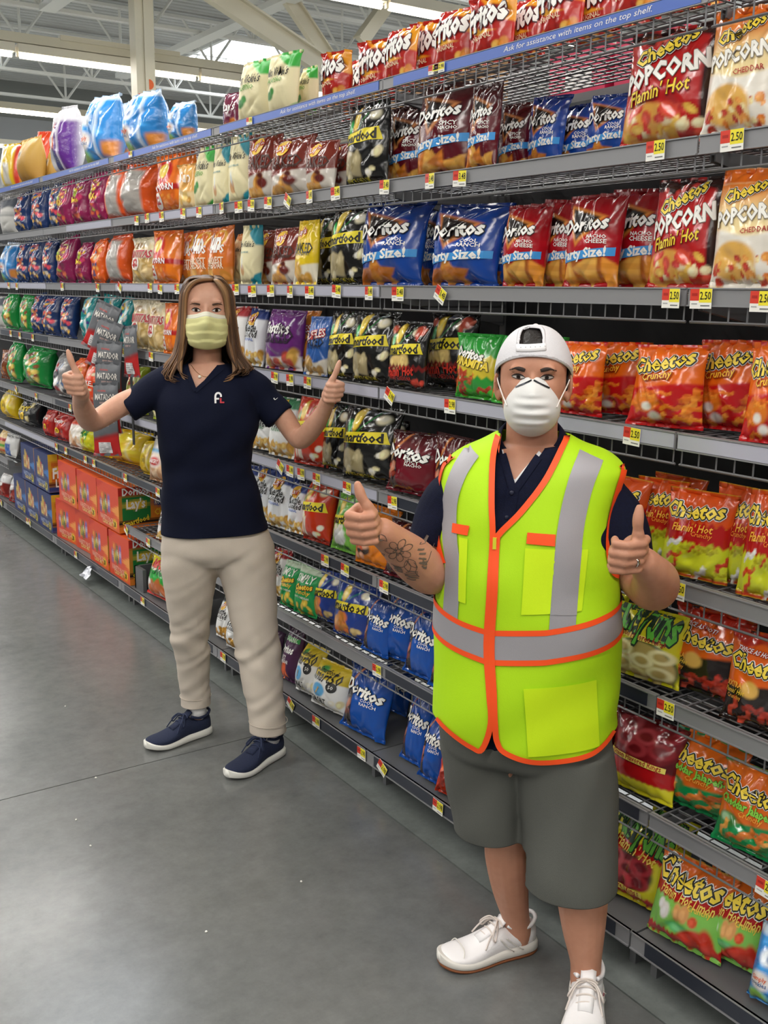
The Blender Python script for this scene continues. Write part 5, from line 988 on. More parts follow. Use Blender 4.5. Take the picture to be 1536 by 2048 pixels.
for i, y in enumerate((7.32, 7.01, 6.70)): put_carton('navy', y, 0.114, 'navy variety pack carton, %s from left in the lower row' % ordn[i], 0.0, 1.828, 0.88)

# clip strip with jerky pouches, hung from the rail by the seam
M['stripblack'] = mat('clip_strip_black', '141416', 0.4)
st = MB().box((1.818, 4.965, 0.90), (1.8215, 4.992, 1.385)).build('clip_strip', M['stripblack'])
tag(st, 'black plastic clip strip holding grey and red jerky pouches', 'clip strip')
def pouch_mesh():
    bg = Bag(0.155, 0.25, 0.024, 77, 0.6)
    ops = [('f', '5d5f63'), ('p', [(-0.02, 0.0), (1.02, 0.0), (1.02, 0.46), (-0.02, 0.34)], 'b3201f'), ('p', [(0.0, 0.30), (1.02, 0.42), (1.02, 0.46), (0.0, 0.34)], '8a1818'), ('b', 0.96, 1.0, '3a3c40')]
    dec = [('t', 'MATADOR', 0.5, 0.72, 0.78, 1.7, 'd8d4cc', dict(bold=0.02)), ('t', 'ORIGINAL', 0.36, 0.84, 0.36, 1.0, 'b8403a'), ('t', 'BEEF JERKY', 0.5, 0.60, 0.4, 1.0, 'c8a8a0'), ('q', [(0.22, 0.06), (0.70, 0.06), (0.70, 0.28), (0.22, 0.28)], 'd0cccc')] + [('q', [(0.25, v), (0.67, v), (0.67, v + 0.012), (0.25, v + 0.012)], '6a6a6a') for v in (0.10, 0.14, 0.18, 0.22, 0.255)]
    return bg.body(ops, 20, 28, 'matte', 'jerky_pouch'), bg.printed(dec, 'printed_lettering')
PB, PT = pouch_mesh()
pl = ['topmost grey and red jerky pouch, tilted left', 'second grey and red jerky pouch, tilted left', 'third grey and red jerky pouch down the strip', 'fourth grey and red jerky pouch down the strip', 'fifth grey and red jerky pouch down the strip', 'lowest grey and red jerky pouch on the strip', 'plain grey back of a jerky pouch right of the strip']
for i, (x, y, z, rot, rz) in enumerate(((1.71, 5.20, 1.365, 0.40, 0.75), (1.70, 5.12, 1.28, 0.34, 0.75), (1.715, 5.03, 1.17, 0.08, 0.75), (1.70, 5.00, 1.07, 0.04, 0.75), (1.685, 4.97, 0.97, -0.02, 0.75), (1.67, 4.94, 0.86, -0.05, 0.75), (1.79, 4.88, 1.25, -0.05, 0.2))):
    o = link(bpy.data.objects.new('jerky_pouch', PB)); o.matrix_world = Matrix.Translation((x, y, z)) @ Matrix.Rotation(-PI / 2 + rz, 4, 'Z') @ Matrix.Rotation(rot, 4, 'Y')
    link(bpy.data.objects.new('printed_lettering', PT), o)['kind'] = 'stuff'; tag(o, pl[i], 'jerky pouch', 'jerky pouches on the clip strip')

# brown cartons stored on the far side of the top shelf, pink boxes across the shelf, shelf divider
M['cardboard'] = mat('cardboard', '9a7a55', 0.8, noise=(9, '7d6042', 0.5))
for i, (y, lab) in enumerate(((3.80, 'left brown cardboard carton behind the red bags on top'), (3.40, 'right brown cardboard carton behind the red bags on top'))):
    mb = MB().box((2.5, y - 0.18, 2.30), (2.8, y + 0.18, 2.62)); mb.box((2.5, y - 0.18, 2.62), (2.64, y + 0.18, 2.624)); mb.box((2.66, y - 0.18, 2.62), (2.8, y + 0.18, 2.624))
    tag(mb.build('cardboard_carton', M['cardboard']), lab, 'carton', 'brown cartons on top')
M['pinkbox'] = mat('pink_carton', 'c0224e', 0.5)
for i, (y, lab) in enumerate(((2.62, 'left pink printed carton seen across the second shelf'), (2.32, 'right pink printed carton seen across the second shelf'))):
    e = empty('pink_carton', (2.50, y, 2.296))
    MB().box((0.0, -0.13, 0.0), (0.25, 0.13, 0.16)).build('body', M['pinkbox'], e); MB().box((-0.002, -0.07, 0.04), (0.0, 0.05, 0.10)).build('white_panel', M['white'], e)
    tag(e, lab, 'carton', 'pink cartons on the far side')
top = MB().box((2.36, Y2 - SEC, 2.062), (2.86, Y2 + 7 * SEC, 2.085)).box((2.40, Y2 - SEC, 2.27), (2.86, Y2 + 7 * SEC, 2.295)).build('far_side_shelf', M['steel'])
tag(top, 'grey shelves of the next aisle behind the top of the rack', 'shelf')
tag(MB().box((1.84, 4.98, 0.113), (1.86, 5.10, 0.235)).box((1.84, 5.085, 0.113), (2.3, 5.10, 0.235)).build('shelf_divider', M['steel']), 'grey metal shelf divider beside the orange cartons', 'divider')
# crumpled wrapper sticking out of the base rail, crumbs on the floor
M['foil'] = mat('foil_wrapper', 'd8dce4', 0.25, 0.5)
mb = MB(); rg = random.Random(4); G = [[(1.79 - 0.05 * j / 4 + rg.uniform(-.008, .008), 5.68 + 0.10 * (i / 5 - 0.5) * (0.5 + j / 4), 0.10 - 0.055 * (j / 4) + rg.uniform(-.008, .008)) for i in range(6)] for j in range(5)]
mb.grid(G); o = mb.build('torn_wrapper', M['foil']); sm = o.modifiers.new('s', 'SOLIDIFY'); sm.thickness = 0.002
tag(o, 'torn silver wrapper hanging from the bottom rail below orange cartons', 'wrapper')
M['crumb'] = mat('crumb_white', 'f2efe6', 0.6)
CR = [(0.9, 4.31), (0.872, 3.05), (0.86, 2.87), (1.02, 3.30), (0.72, 3.72), (1.31, 2.35), (0.98, 2.28), (1.12, 3.98)]
mb = MB().ball((0, 0, 0.0025), (0.004, 0.003, 0.0028), 8, 5).mesh('floor_crumb', M['crumb'])
for i, (x, y) in enumerate(CR):
    o = link(bpy.data.objects.new('floor_crumb', mb)); o.location = (x, y, 0); o.rotation_euler.z = i
    tag(o, 'tiny white crumb lying on the grey floor, %s from the left' % ordn[i], 'crumb', 'crumbs on the floor')
# ---------------------------------------------------------------- figure tools
def crom(P, n):
    """smooth curve through rows of numbers P: about n samples per span"""
    P = [np.array(p, float) for p in P]; out = []
    for i in range(len(P) - 1):
        p0, p1, p2, p3 = P[max(i - 1, 0)], P[i], P[i + 1], P[min(i + 2, len(P) - 1)]
        for k in range(n):
            t = k / n; out.append(0.5 * ((2 * p1) + (-p0 + p2) * t + (2 * p0 - 5 * p1 + 4 * p2 - p3) * t * t + (-p0 + 3 * p1 - 3 * p2 + p3) * t ** 3))
    out.append(P[-1]); return out
def limb(mb, pts, n=18, k=5, flat=1.0, up=None, round_ends=True):
    """pts rows (x, y, z, r)"""
    S = crom(pts, k); mb.tube([s[:3] for s in S], [max(float(s[3]), 0.001) for s in S], n, flat=flat, up=up)
    if round_ends:
        for s in (S[0], S[-1]): mb.ball(s[:3], float(s[3]) * 0.99, 14, 9)
def trunk(mb, rows, n=48, k=5, p=2.3, cap=True):
    """rows (z, cx, rx, y_front, y_back): horizontal rings"""
    R = []
    for z, cx, rx, yf, yb in crom(rows, k):
        ring = []; cy = (yf + yb) / 2
        for j in range(n):
            a = 2 * PI * j / n; c, s = math.cos(a), math.sin(a)
            x = rx * math.copysign(abs(c) ** (2 / p), c); y = (yb - yf) / 2 * math.copysign(abs(s) ** (2 / p), s)
            ring.append((cx + x, cy + y, z))
        R.append(ring)
    mb.rings(R, True, cap, cap)
def fuse(mb, voxel, smooth_it=6, name='fused'):
    """join overlapping closed pieces into one continuous skin"""
    me = mb.mesh(name, []) if False else None
    me = bpy.data.meshes.new(name); me.from_pydata(mb.v, [], mb.f); recalc(me)
    ob = bpy.data.objects.new(name, me); COL.objects.link(ob)
    r = ob.modifiers.new('r', 'REMESH'); r.mode = 'VOXEL'; r.voxel_size = voxel; r.adaptivity = 0.0
    if smooth_it:
        s = ob.modifiers.new('s', 'SMOOTH'); s.factor = 0.5; s.iterations = smooth_it
    dg = bpy.context.evaluated_depsgraph_get(); dg.update()
    out = bpy.data.meshes.new_from_object(ob.evaluated_get(dg)); bpy.data.objects.remove(ob); bpy.data.meshes.remove(me)
    return out
def co(me):
    a = np.empty(len(me.vertices) * 3); me.vertices.foreach_get('co', a); return a.reshape(-1, 3)
def setco(me, a): me.vertices.foreach_set('co', np.ascontiguousarray(a).ravel()); me.update()
def normals(me):
    a = np.empty(len(me.vertices) * 3); me.vertices.foreach_get('normal', a); return a.reshape(-1, 3)
def wrinkle(me, seed, amp, waves, mask=None):
    """cloth folds: waves = list of ((kx, ky, kz), share)"""
    V = co(me); N = normals(me); rg = random.Random(seed); d = np.zeros(len(V))
    for k, a in waves:
        ph = rg.uniform(0, 6); q = V @ np.array(k, float); w_ = np.sin(q * 0.37 + rg.uniform(0, 6)) * 1.3
        d += a * np.sin(q + ph + w_)
    if mask is not None: d *= mask(V)
    setco(me, V + N * (d * amp)[:, None])
def cut(me, test):
    """remove the faces whose centre passes test(centres Nx3)"""
    import bmesh
    bm = bmesh.new(); bm.from_mesh(me); C = np.array([f.calc_center_median() for f in bm.faces]); k = test(C)
    bm.faces.ensure_lookup_table(); bmesh.ops.delete(bm, geom=[bm.faces[i] for i in np.nonzero(k)[0]], context='FACES'); bm.to_mesh(me); bm.free(); me.update()
def trim(me, sfun):
    """cut a surface along sfun = 0 (positive side removed) with a clean edge"""
    import bmesh
    V = co(me); s = np.asarray(sfun(V[:, 0], V[:, 1], V[:, 2]), float)
    bm = bmesh.new(); bm.from_mesh(me); bm.verts.ensure_lookup_table(); bm.faces.ensure_lookup_table()
    bmesh.ops.delete(bm, geom=[f for f in bm.faces if all(s[v.index] > 0 for v in f.verts)], context='FACES_ONLY') if False else None
    dead = [f for f in bm.faces if all(s[v.index] > 0 for v in f.verts)]; new = {}
    for v in bm.verts:
        if s[v.index] > 0:
            best = None
            for e in v.link_edges:
                o = e.other_vert(v)
                if s[o.index] <= 0:
                    t = s[v.index] / (s[v.index] - s[o.index] + 1e-12)
                    if best is None or t < best[0]: best = (t, v.co.lerp(o.co, t))
            if best is not None: new[v] = best[1]
    diag = []
    for f in bm.faces:
        for v in f.verts:
            if s[v.index] > 0 and v not in new:
                ins = [o for o in f.verts if s[o.index] <= 0]
                if ins:
                    o = ins[0]; t = s[v.index] / (s[v.index] - s[o.index] + 1e-12); new[v] = v.co.lerp(o.co, t)
    for v, c in new.items(): v.co = c
    bmesh.ops.delete(bm, geom=dead, context='FACES'); bm.to_mesh(me); bm.free(); me.update()
def part(name, me, matl, parent, smooth=True, solid=0.0):
    me.name = name; me.materials.clear()
    for m_ in (matl if isinstance(matl, (list, tuple)) else [matl]): me.materials.append(m_)
    if smooth: me.polygons.foreach_set('use_smooth', [True] * len(me.polygons))
    o = link(bpy.data.objects.new(name, me), parent)
    if solid:
        s = o.modifiers.new('s', 'SOLIDIFY'); s.thickness = solid; s.offset = -1
    return o
def bvh(me): return BVHTree.FromPolygons([v.co for v in me.vertices], [tuple(p.vertices) for p in me.polygons])
class Snap:
    """puts points given as (x, z) on the front of a surface"""
    def __init__(self, me, y0=-1.2, d=(0, 1, 0)): self.t = bvh(me); self.y0 = y0; self.d = Vector(d)
    def __call__(self, x, z, off=0.002, yn=-0.12):
        h = self.t.ray_cast(Vector((x, self.y0, z)), self.d)
        if h[0] is None: h = self.t.find_nearest(Vector((x, yn, z)))
        n = h[1]
        if n.y > 0: n = -n
        return h[0] + n * off
def hoop(mb, snap, zfun, w_, off, cx, cy, a0, a1, n=90):
    """band around the body: zfun(angle) = height of its middle, angle 0 = front"""
    G = []; nc = max(3, int(w_ / 0.008) + 1)
    for a in np.linspace(a0, a1, n):
        row = []
        for k in range(nc):
            z = zfun(a) + (k / (nc - 1) - 0.5) * w_; d = Vector((math.sin(a), -math.cos(a), 0)); h = snap.t.ray_cast(Vector((cx, cy, z)) + d * 0.6, -d)
            q = h[0] if h[0] is not None else Vector((cx, cy, z)) + d * 0.2
            row.append(q + d * off)
        G.append(row)
    mb.grid(G)
def ribbon(mb, snap, path, width, off=0.0022, col=None, step=0.008, wl=None, yn=-0.12):
    P = crom([np.array(p, float) for p in path], max(2, int(np.hypot(path[1][0] - path[0][0], path[1][1] - path[0][1]) / step))); P = [p for p in P]
    nc = max(2, int(width / 0.007) + 1); G = []
    for i, p in enumerate(P):
        t = P[min(i + 1, len(P) - 1)] - P[max(i - 1, 0)]; t = t / (np.linalg.norm(t) + 1e-9); nrm = np.array([-t[1], t[0]])
        w_ = width if wl is None else width * (wl[0] + (wl[1] - wl[0]) * i / (len(P) - 1))
        G.append([snap(*(p + nrm * (j / (nc - 1) - 0.5) * w_), off, yn) for j in range(nc)])
    mb.grid(G, col)
def patch(mb, snap, quad, off=0.002, n=(10, 10), col=None, yn=-0.12):
    a, b, c, d = [np.array(q, float) for q in quad]; G = []
    for j in range(n[1] + 1):
        t = j / n[1]; G.append([snap(*((a * (1 - s) + b * s) * (1 - t) + (d * (1 - s) + c * s) * t), off, yn) for s in np.linspace(0, 1, n[0] + 1)])
    mb.grid(G, col)
def snap_text(mb, snap, s, cx, cz, w_, hs=1.0, off=0.003, sh=0.0, bold=0.02, col=None):
    v, f = text_mesh(s, sh, bold); lo, hi = v.min(0), v.max(0); q = (v - (lo + hi) / 2) * (w_ / (hi[0] - lo[0])); mb.add([snap(cx + a, cz + b * hs, off) for a, b in q], f, col)
def head(mb, c, H, wide=1.0, jaw=1.0, cheek=1.0):
    """skull, jaw and nose; c = (x, y of the ear axis, z of the chin)"""
    rows = [(0.00, .05, -.34, -.24), (0.035, .13 * jaw, -.385, -.12), (0.11, .215 * jaw, -.40, .02), (0.22, .272 * jaw, -.405, .14), (0.35, .308, -.405, .26), (0.47, .330, -.40, .345), (0.56, .334, -.388, .375), (0.64, .338, -.395, .40), (0.76, .335, -.378, .41), (0.87, .295, -.315, .37), (0.95, .205, -.205, .27), (1.0, .06, -.06, .10)]
    trunk(mb, [(c[2] + t * H, c[0], a * H * wide, c[1] + f * H, c[1] + b * H) for t, a, f, b in rows], 40, 5, 2.25)
    limb(mb, [(c[0], c[1] - .385 * H, c[2] + .60 * H, .030 * H), (c[0], c[1] - .425 * H, c[2] + .50 * H, .040 * H), (c[0], c[1] - .475 * H, c[2] + .375 * H, .055 * H), (c[0], c[1] - .43 * H, c[2] + .335 * H, .045 * H)], 12, 4)
    for s in (-1, 1):
        mb.ball((c[0] + s * .05 * H, c[1] - .42 * H, c[2] + .36 * H), (.045 * H, .04 * H, .035 * H), 12, 8)
        if cheek: mb.ball((c[0] + s * .185 * H * wide, c[1] - .318 * H, c[2] + .42 * H), (.085 * H, .055 * H, .08 * H), 14, 9)
        mb.ball((c[0] + s * .13 * H, c[1] - .358 * H, c[2] + .665 * H), (.10 * H, .035 * H, .045 * H), 14, 9)
def ears(mb, c, H, wide=1.0):
    for s in (-1, 1):
        x = c[0] + s * .345 * H * wide; rot = Matrix.Rotation(s * 0.45, 3, 'Z') @ Matrix.Rotation(0.15, 3, 'X')
        mb.ball((x + s * .02 * H, c[1] + .03 * H, c[2] + .46 * H), (.028 * H, .075 * H, .145 * H), 14, 10, rot=rot)
        mb.ball((x + s * .005 * H, c[1] - .0 * H, c[2] + .36 * H), (.028 * H, .04 * H, .06 * H), 12, 8)
def sockets(me, c, H, dx, zc, depth=0.006):
    V = co(me)
    for s in (-1, 1):
        d = ((V[:, 0] - c[0] - s * dx) / 0.019) ** 2 + ((V[:, 2] - zc + 0.001) / 0.0115) ** 2; w_ = np.exp(-d * 1.1) * (V[:, 1] < c[1] - .2 * H); V[:, 1] += depth * w_
    setco(me, V)
def eyes(root, snap, c, dx, zc, iris, hw=0.0150, hh=0.0056, off=0.0010, browcol=None, lash=None, browz=0.0175, browt=0.0032):
    """each eye: almond white, iris, pupil, lid line; then the brow"""
    M.setdefault('eyewhite', mat('eye_white', 'd9d2cb', 0.2)); mi = mat('iris_' + iris, iris, 0.15); mp = M.setdefault('pupil', mat('pupil', '0c0806', 0.1))
    for s in (-1, 1):
        ex = c[0] + s * dx; base = snap(ex, zc, 0.0)
        def P(u, v, bul):     # u -1..1 along the eye, v -1..1
            lid = max(1 - abs(u) ** 2.2, 0.0) ** 0.8; up = hh * 1.05 * lid; dn = -hh * 0.8 * lid; z = zc + (up if v > 0 else -dn) * v + s * 0.0007 * u
            q = snap(ex + u * hw, z, 0.0); return Vector((q.x, q.y - off - bul * (1 - u * u) * (1 - v * v * 0.6), q.z))
        G = [[P(u, v, 0.0022) for u in np.linspace(-1, 1, 17)] for v in np.linspace(-1, 1, 9)]
        e = MB().grid(G).build('eye', M['eyewhite'], root, True)
        rI = hh * 0.98
        for nm, rr, mm, k in (('iris', rI, mi, 0.0005), ('pupil', rI * 0.45, mp, 0.0009)):
            vs = [P(0, 0, 0.0022) - Vector((0, k, 0))]; n = 18
            for j in range(n):
                a = 2 * PI * j / n; u = rr * math.cos(a) / hw; lid = max(1 - abs(u) ** 2.2, 0.01) ** 0.8; zz = rr * math.sin(a); v = max(-0.98, min(0.86, zz / (hh * (1.05 if zz > 0 else 0.8) * lid)))
                vs.append(P(u, v, 0.0022) - Vector((0, k, 0)))
            MB().add(vs, [(0, 1 + j, 1 + (j + 1) % n) for j in range(n)]).build(nm, mm, e, True)
        L1 = [P(u, 1.0, 0.0022) + Vector((0, -0.0006, 0.0004)) for u in np.linspace(-1.0, 1.0, 15)]
        MB().tube(L1, [0.0005 + 0.0011 * (1 - abs(u) ** 3) for u in np.linspace(-1, 1, 15)], 6).build('eyelashes', M[lash], e, True)
        L2 = [P(u, -1.0, 0.0022) + Vector((0, -0.0003, -0.0002)) for u in np.linspace(-0.95, 0.95, 13)]
        MB().tube(L2, 0.0006, 5).build('lower_lid_line', M[lash], e, True)
        # upper lid fold
        L3 = [P(u, 1.0, 0.0022) + Vector((0, -0.0002, 0.0030 * (1 - u * u) + 0.0016)) for u in np.linspace(-1.05, 1.05, 13)]
        MB().tube(L3, [0.0012 + 0.0012 * (1 - abs(u)) for u in np.linspace(-1, 1, 13)], 6).build('eyelid', M[browcol[1]], e, True)
        br = []
        for t in np.linspace(0, 1, 14):
            u = -s * (-0.9 + 2.15 * t) if False else (0.0165 - 0.036 * t) * -s
            br.append(snap(ex + (-0.014 + 0.034 * t) * s, zc + browz + 0.0045 * math.sin(PI * min(t * 0.8, 1)) - 0.004 * max(t - 0.6, 0) * 2.2, 0.0006))
        MB().tube(br, [browt * (0.75 + 0.5 * math.sin(PI * min(1, t * 1.3 + 0.15))) * (1 - 0.72 * max(0, t - 0.45) / 0.55) for t in np.linspace(0, 1, 14)], 8, flat=0.55, up=(0, 0, 1)).build('eyebrow', M[browcol[0]], root, True)
def fist(mb, C, e1, e2, e3, sc=1.0, layout=0, thumb=0.105, tl=(0.0, 0.0)):
    """closed hand with the thumb up. e1 across (towards the finger tips), e2 towards the viewer, e3 up the thumb"""
    C, e1, e2, e3 = Vector(C), Vector(e1).normalized(), Vector(e2).normalized(), Vector(e3).normalized()
    P = lambda a, b, c: C + (e1 * a + e2 * b + e3 * c) * sc
    R = [0.0102, 0.0106, 0.0102, 0.0090]; info = []
    for i in range(4):
        c = 0.031 - 0.0198 * i; sh = (0.0, 0.003, 0.0015, -0.003)[i]; r = R[i] * sc
        if layout == 0: J = [P(-0.016 - sh, -0.014, c + 0.002), P(-0.037 - sh, 0.024, c), P(-0.012, 0.038 + sh * .5, c - 0.0005), P(0.013, 0.032, c - 0.001), P(0.019, 0.012, c - 0.001)]
        else: J = [P(0.030, 0.000, c + 0.001), P(0.020, 0.020, c), P(-0.012, 0.031 + sh, c), P(-0.036 - sh, 0.022, c), P(-0.034, -0.004, c - 0.001)]
        k = [1.06, 1.08, 0.98, 1.0, 0.86]
        for a in range(4):
            mb.tube([J[a], (J[a] + J[a + 1]) / 2, J[a + 1]], [r * k[a], r * (k[a] + k[a + 1]) / 2 * 0.95, r * k[a + 1]], 14); mb.ball(J[a], r * k[a], 12, 8)
        mb.ball(J[4], r * k[4], 12, 8); info.append(J)
    rot = Matrix((e1, e2, e3)).transposed()
    if layout == 0:
        mb.ball(P(-0.002, -0.006, 0.002), (0.029 * sc, 0.024 * sc, 0.040 * sc), 20, 14, rot=rot); mb.ball(P(0.014, -0.004, -0.014), (0.020 * sc, 0.023 * sc, 0.030 * sc), 16, 10, rot=rot)
        base, mcp = P(0.014, 0.002, 0.004), P(0.008 + tl[0] * 0.3, 0.018, 0.044)
    else:
        mb.ball(P(0.008, -0.004, 0.002), (0.031 * sc, 0.022 * sc, 0.040 * sc), 20, 14, rot=rot); mb.ball(P(0.026, -0.008, -0.012), (0.018 * sc, 0.022 * sc, 0.032 * sc), 16, 10, rot=rot)
        base, mcp = P(0.018, 0.000, 0.008), P(0.008 + tl[0] * 0.3, 0.014, 0.044)
    ip = P(0.0 + tl[0] * 0.7, 0.015, thumb * 0.73); tip = P(-0.002 + tl[0], 0.008 + tl[1], thumb)
    T = crom([(*base, 0.0165 * sc), (*mcp, 0.0140 * sc), (*((mcp + ip) / 2), 0.0112 * sc), (*ip, 0.0118 * sc), (*((ip + tip) / 2), 0.0115 * sc), (*tip, 0.0085 * sc)], 4)
    mb.tube([t[:3] for t in T], [float(t[3]) for t in T], 16); mb.ball(T[-1][:3], float(T[-1][3]), 14, 9); mb.ball(T[0][:3], float(T[0][3]), 14, 9)
    return P, info
def shoe(root, heel, direction, L, mats, lacecol, gum=None, wide=1.0, name='shoe', high=1.0):
    """athletic shoe from heel point along direction (both in the wearer's frame)"""
    d = Vector((direction[0], direction[1], 0)).normalized(); side = Vector((-d.y, d.x, 0)); H_ = Vector((heel[0], heel[1], 0))
    def W(x, y, z): return H_ + d * (x * L) + side * (y * wide) + Vector((0, 0, z))
    e = bpy.data.objects.new(name, None); link(e, root)
    st = [(0.0, .012, .020, .070), (0.02, .022, .024, .080), (0.08, .031, .026, .088), (0.18, .034, .026, .084), (0.30, .0335, .025, .080), (0.40, .034, .024, .088), (0.50, .037, .022, .078), (0.62, .042, .020, .060), (0.74, .044, .018, .049), (0.85, .041, .018, .042), (0.93, .032, .020, .036), (0.98, .018, .022, .030), (1.0, .006, .024, .027)]
    S = crom(st, 4); n = 28; up = []; so = []; gm = []
    for s, hw, zs, top in S:
        top = zs + (top - zs) * high; ring = []; lift = 0.012 * max(0, s - 0.72) ** 1.5 / 0.15
        off = 0.006 * math.sin(s * 2.6)      # slight banana shape
        for j in range(n):
            a = 2 * PI * j / n; c, s_ = math.cos(a), math.sin(a); y = hw * math.copysign(abs(c) ** 0.8, c) * (1.0 - 0.28 * max(s_, 0) ** 1.5); z = zs * 0.6 + (top - zs * 0.6) * (0.5 + 0.5 * math.copysign(abs(s_) ** 0.75, s_))
            ring.append(W(s, y + off, z + lift))
        up.append(ring); r2 = []; r3 = []
        hs = hw + 0.0045
        for j in range(n):
            a = 2 * PI * j / n; c, s_ = math.cos(a), math.sin(a); y = hs * math.copysign(abs(c) ** 0.6, c); r2.append(W(s * 1.03 - 0.015, y + off, (0.006 if gum else 0.0) + (zs + 0.006) * (0.5 + 0.5 * math.copysign(abs(s_) ** 0.4, s_)) * (0.94 if gum else 1) + lift)); r3.append(W(s * 1.02 - 0.01, y * 0.97 + off, 0.009 * (0.5 + 0.5 * math.copysign(abs(s_) ** 0.3, s_)) + lift * 0.9))
        so.append(r2); gm.append(r3)
    MB().rings(up).build('upper', mats[0], e, True); MB().rings(so).build('midsole', mats[1], e, True)
    if gum: MB().rings(gm).build('outsole', gum, e, True)
    # topline collar, tongue, laces
    col = [W(s, y + 0.004, z * high) for s, y, z in ((0.34, .020, .093), (0.24, .029, .084), (0.12, .029, .086), (0.035, .016, .094), (0.015, 0, .097), (0.035, -.016, .094), (0.12, -.029, .086), (0.24, -.029, .084), (0.34, -.020, .093))]
    MB().tube([Vector(q[:3]) for q in crom([tuple(c) for c in col], 4)], 0.0055, 8).build('collar', mats[0], e, True)
    T = [[W(s, (j / 4 - 0.5) * w_ + 0.006, (z + 0.004 * (1 - ((j - 2) / 2) ** 2)) * high) for j in range(5)] for s, w_, z in ((0.31, .030, .106), (0.36, .030, .095), (0.44, .030, .080), (0.54, .030, .066), (0.62, .028, .056))]
    t = MB().grid(T).build('tongue', mats[0], e, True); t.modifiers.new('s', 'SOLIDIFY').thickness = 0.005
    for i in range(5):
        s = 0.40 + i * 0.052; z = (0.0985 - i * 0.0098) * high; w_ = 0.022 - i * 0.001
        q = crom([tuple(W(s + 0.012 * k, y + 0.005, zz)) for k, y, zz in ((0, -w_, z - 0.006), (0.5, -w_ * .5, z + 0.001), (0.2, 0, z + 0.003), (-0.3, w_ * .5, z + 0.001), (0, w_, z - 0.006))], 4)
        MB().tube([Vector(a) for a in q], 0.0026, 6, flat=0.6).build('lace', lacecol, e, True)
    for sg in (-1, 1):
        q = crom([tuple(W(0.41, 0.004, 0.098 * high)), tuple(W(0.46, sg * .018 + .005, 0.103 * high)), tuple(W(0.52, sg * .034 + .005, 0.082 * high)), tuple(W(0.50, sg * .036 + .005, 0.068 * high)), tuple(W(0.45, sg * .022 + .005, 0.090 * high)), tuple(W(0.41, .005, 0.099 * high))], 5)
        MB().tube([Vector(a) for a in q], 0.0024, 6).build('lace_bow', lacecol, e, True)
        q = crom([tuple(W(0.41, 0.004, 0.098 * high)), tuple(W(0.47, sg * .02 + .005, 0.096 * high)), tuple(W(0.54, sg * .03 + .004, 0.075 * high)), tuple(W(0.60, sg * .038 + .004, 0.050 * high))], 5)
        MB().tube([Vector(a) for a in q], 0.0022, 6).build('lace_end', lacecol, e, True)
    return e, W
M['hairbrown'] = mat('hair_brown', attr='Col', rough=0.42, spec=0.4)
M['hairdark'] = mat('hair_dark', '17110d', 0.5, bump=(140, 0.4))
M['browbrown'] = mat('brow_brown', '4a3222', 0.7); M['browdark'] = mat('brow_dark', '2c1e16', 0.7); M['lash'] = mat('lash', '1c120e', 0.6)
def skin(name, c, dark, sc=45):
    return mat(name, c, 0.48, noise=(sc, dark, 0.35), bump=(320, 0.05), spec=0.4, sub=0.06)
# ---------------------------------------------------------------- person in the navy polo shirt
M['skinW'] = skin('skin_light', 'd3a188', 'c58d74'); M['lidW'] = mat('eyelid_light', 'c08d76', 0.5)
M['navy'] = mat('navy_pique', '0c1229', 0.85, spec=0.2, bump=(900, 0.25, 1), noise=(7, '090e20', 0.5))
M['khaki'] = mat('khaki_twill', 'cdc1b3', 0.8, bump=(600, 0.2, 1), noise=(5, 'c4b7a7', 0.5))
M['woolnavy'] = mat('shoe_wool_navy', '16203c', 0.85, bump=(400, 0.4, 2)); M['solewhite'] = mat('sole_white', 'e2e0d8', 0.6); M['lacenavy'] = mat('lace_navy', '222c49', 0.8)
M['sock'] = mat('sock_white', 'e6e4e4', 0.85); M['maskyellow'] = mat('mask_pale_yellow', 'e0dc9c', 0.75, bump=(500, 0.1, 1)); M['maskband'] = mat('mask_band', 'e6e4cf', 0.75)
M['gold'] = mat('gold_chain', 'c9a060', 0.25, 0.9); M['pearl'] = mat('pearl', 'efe6d6', 0.2); M['logowhite'] = mat('logo_white', 'f0f0f0', 0.6); M['logored'] = mat('logo_red', 'c8283a', 0.6)

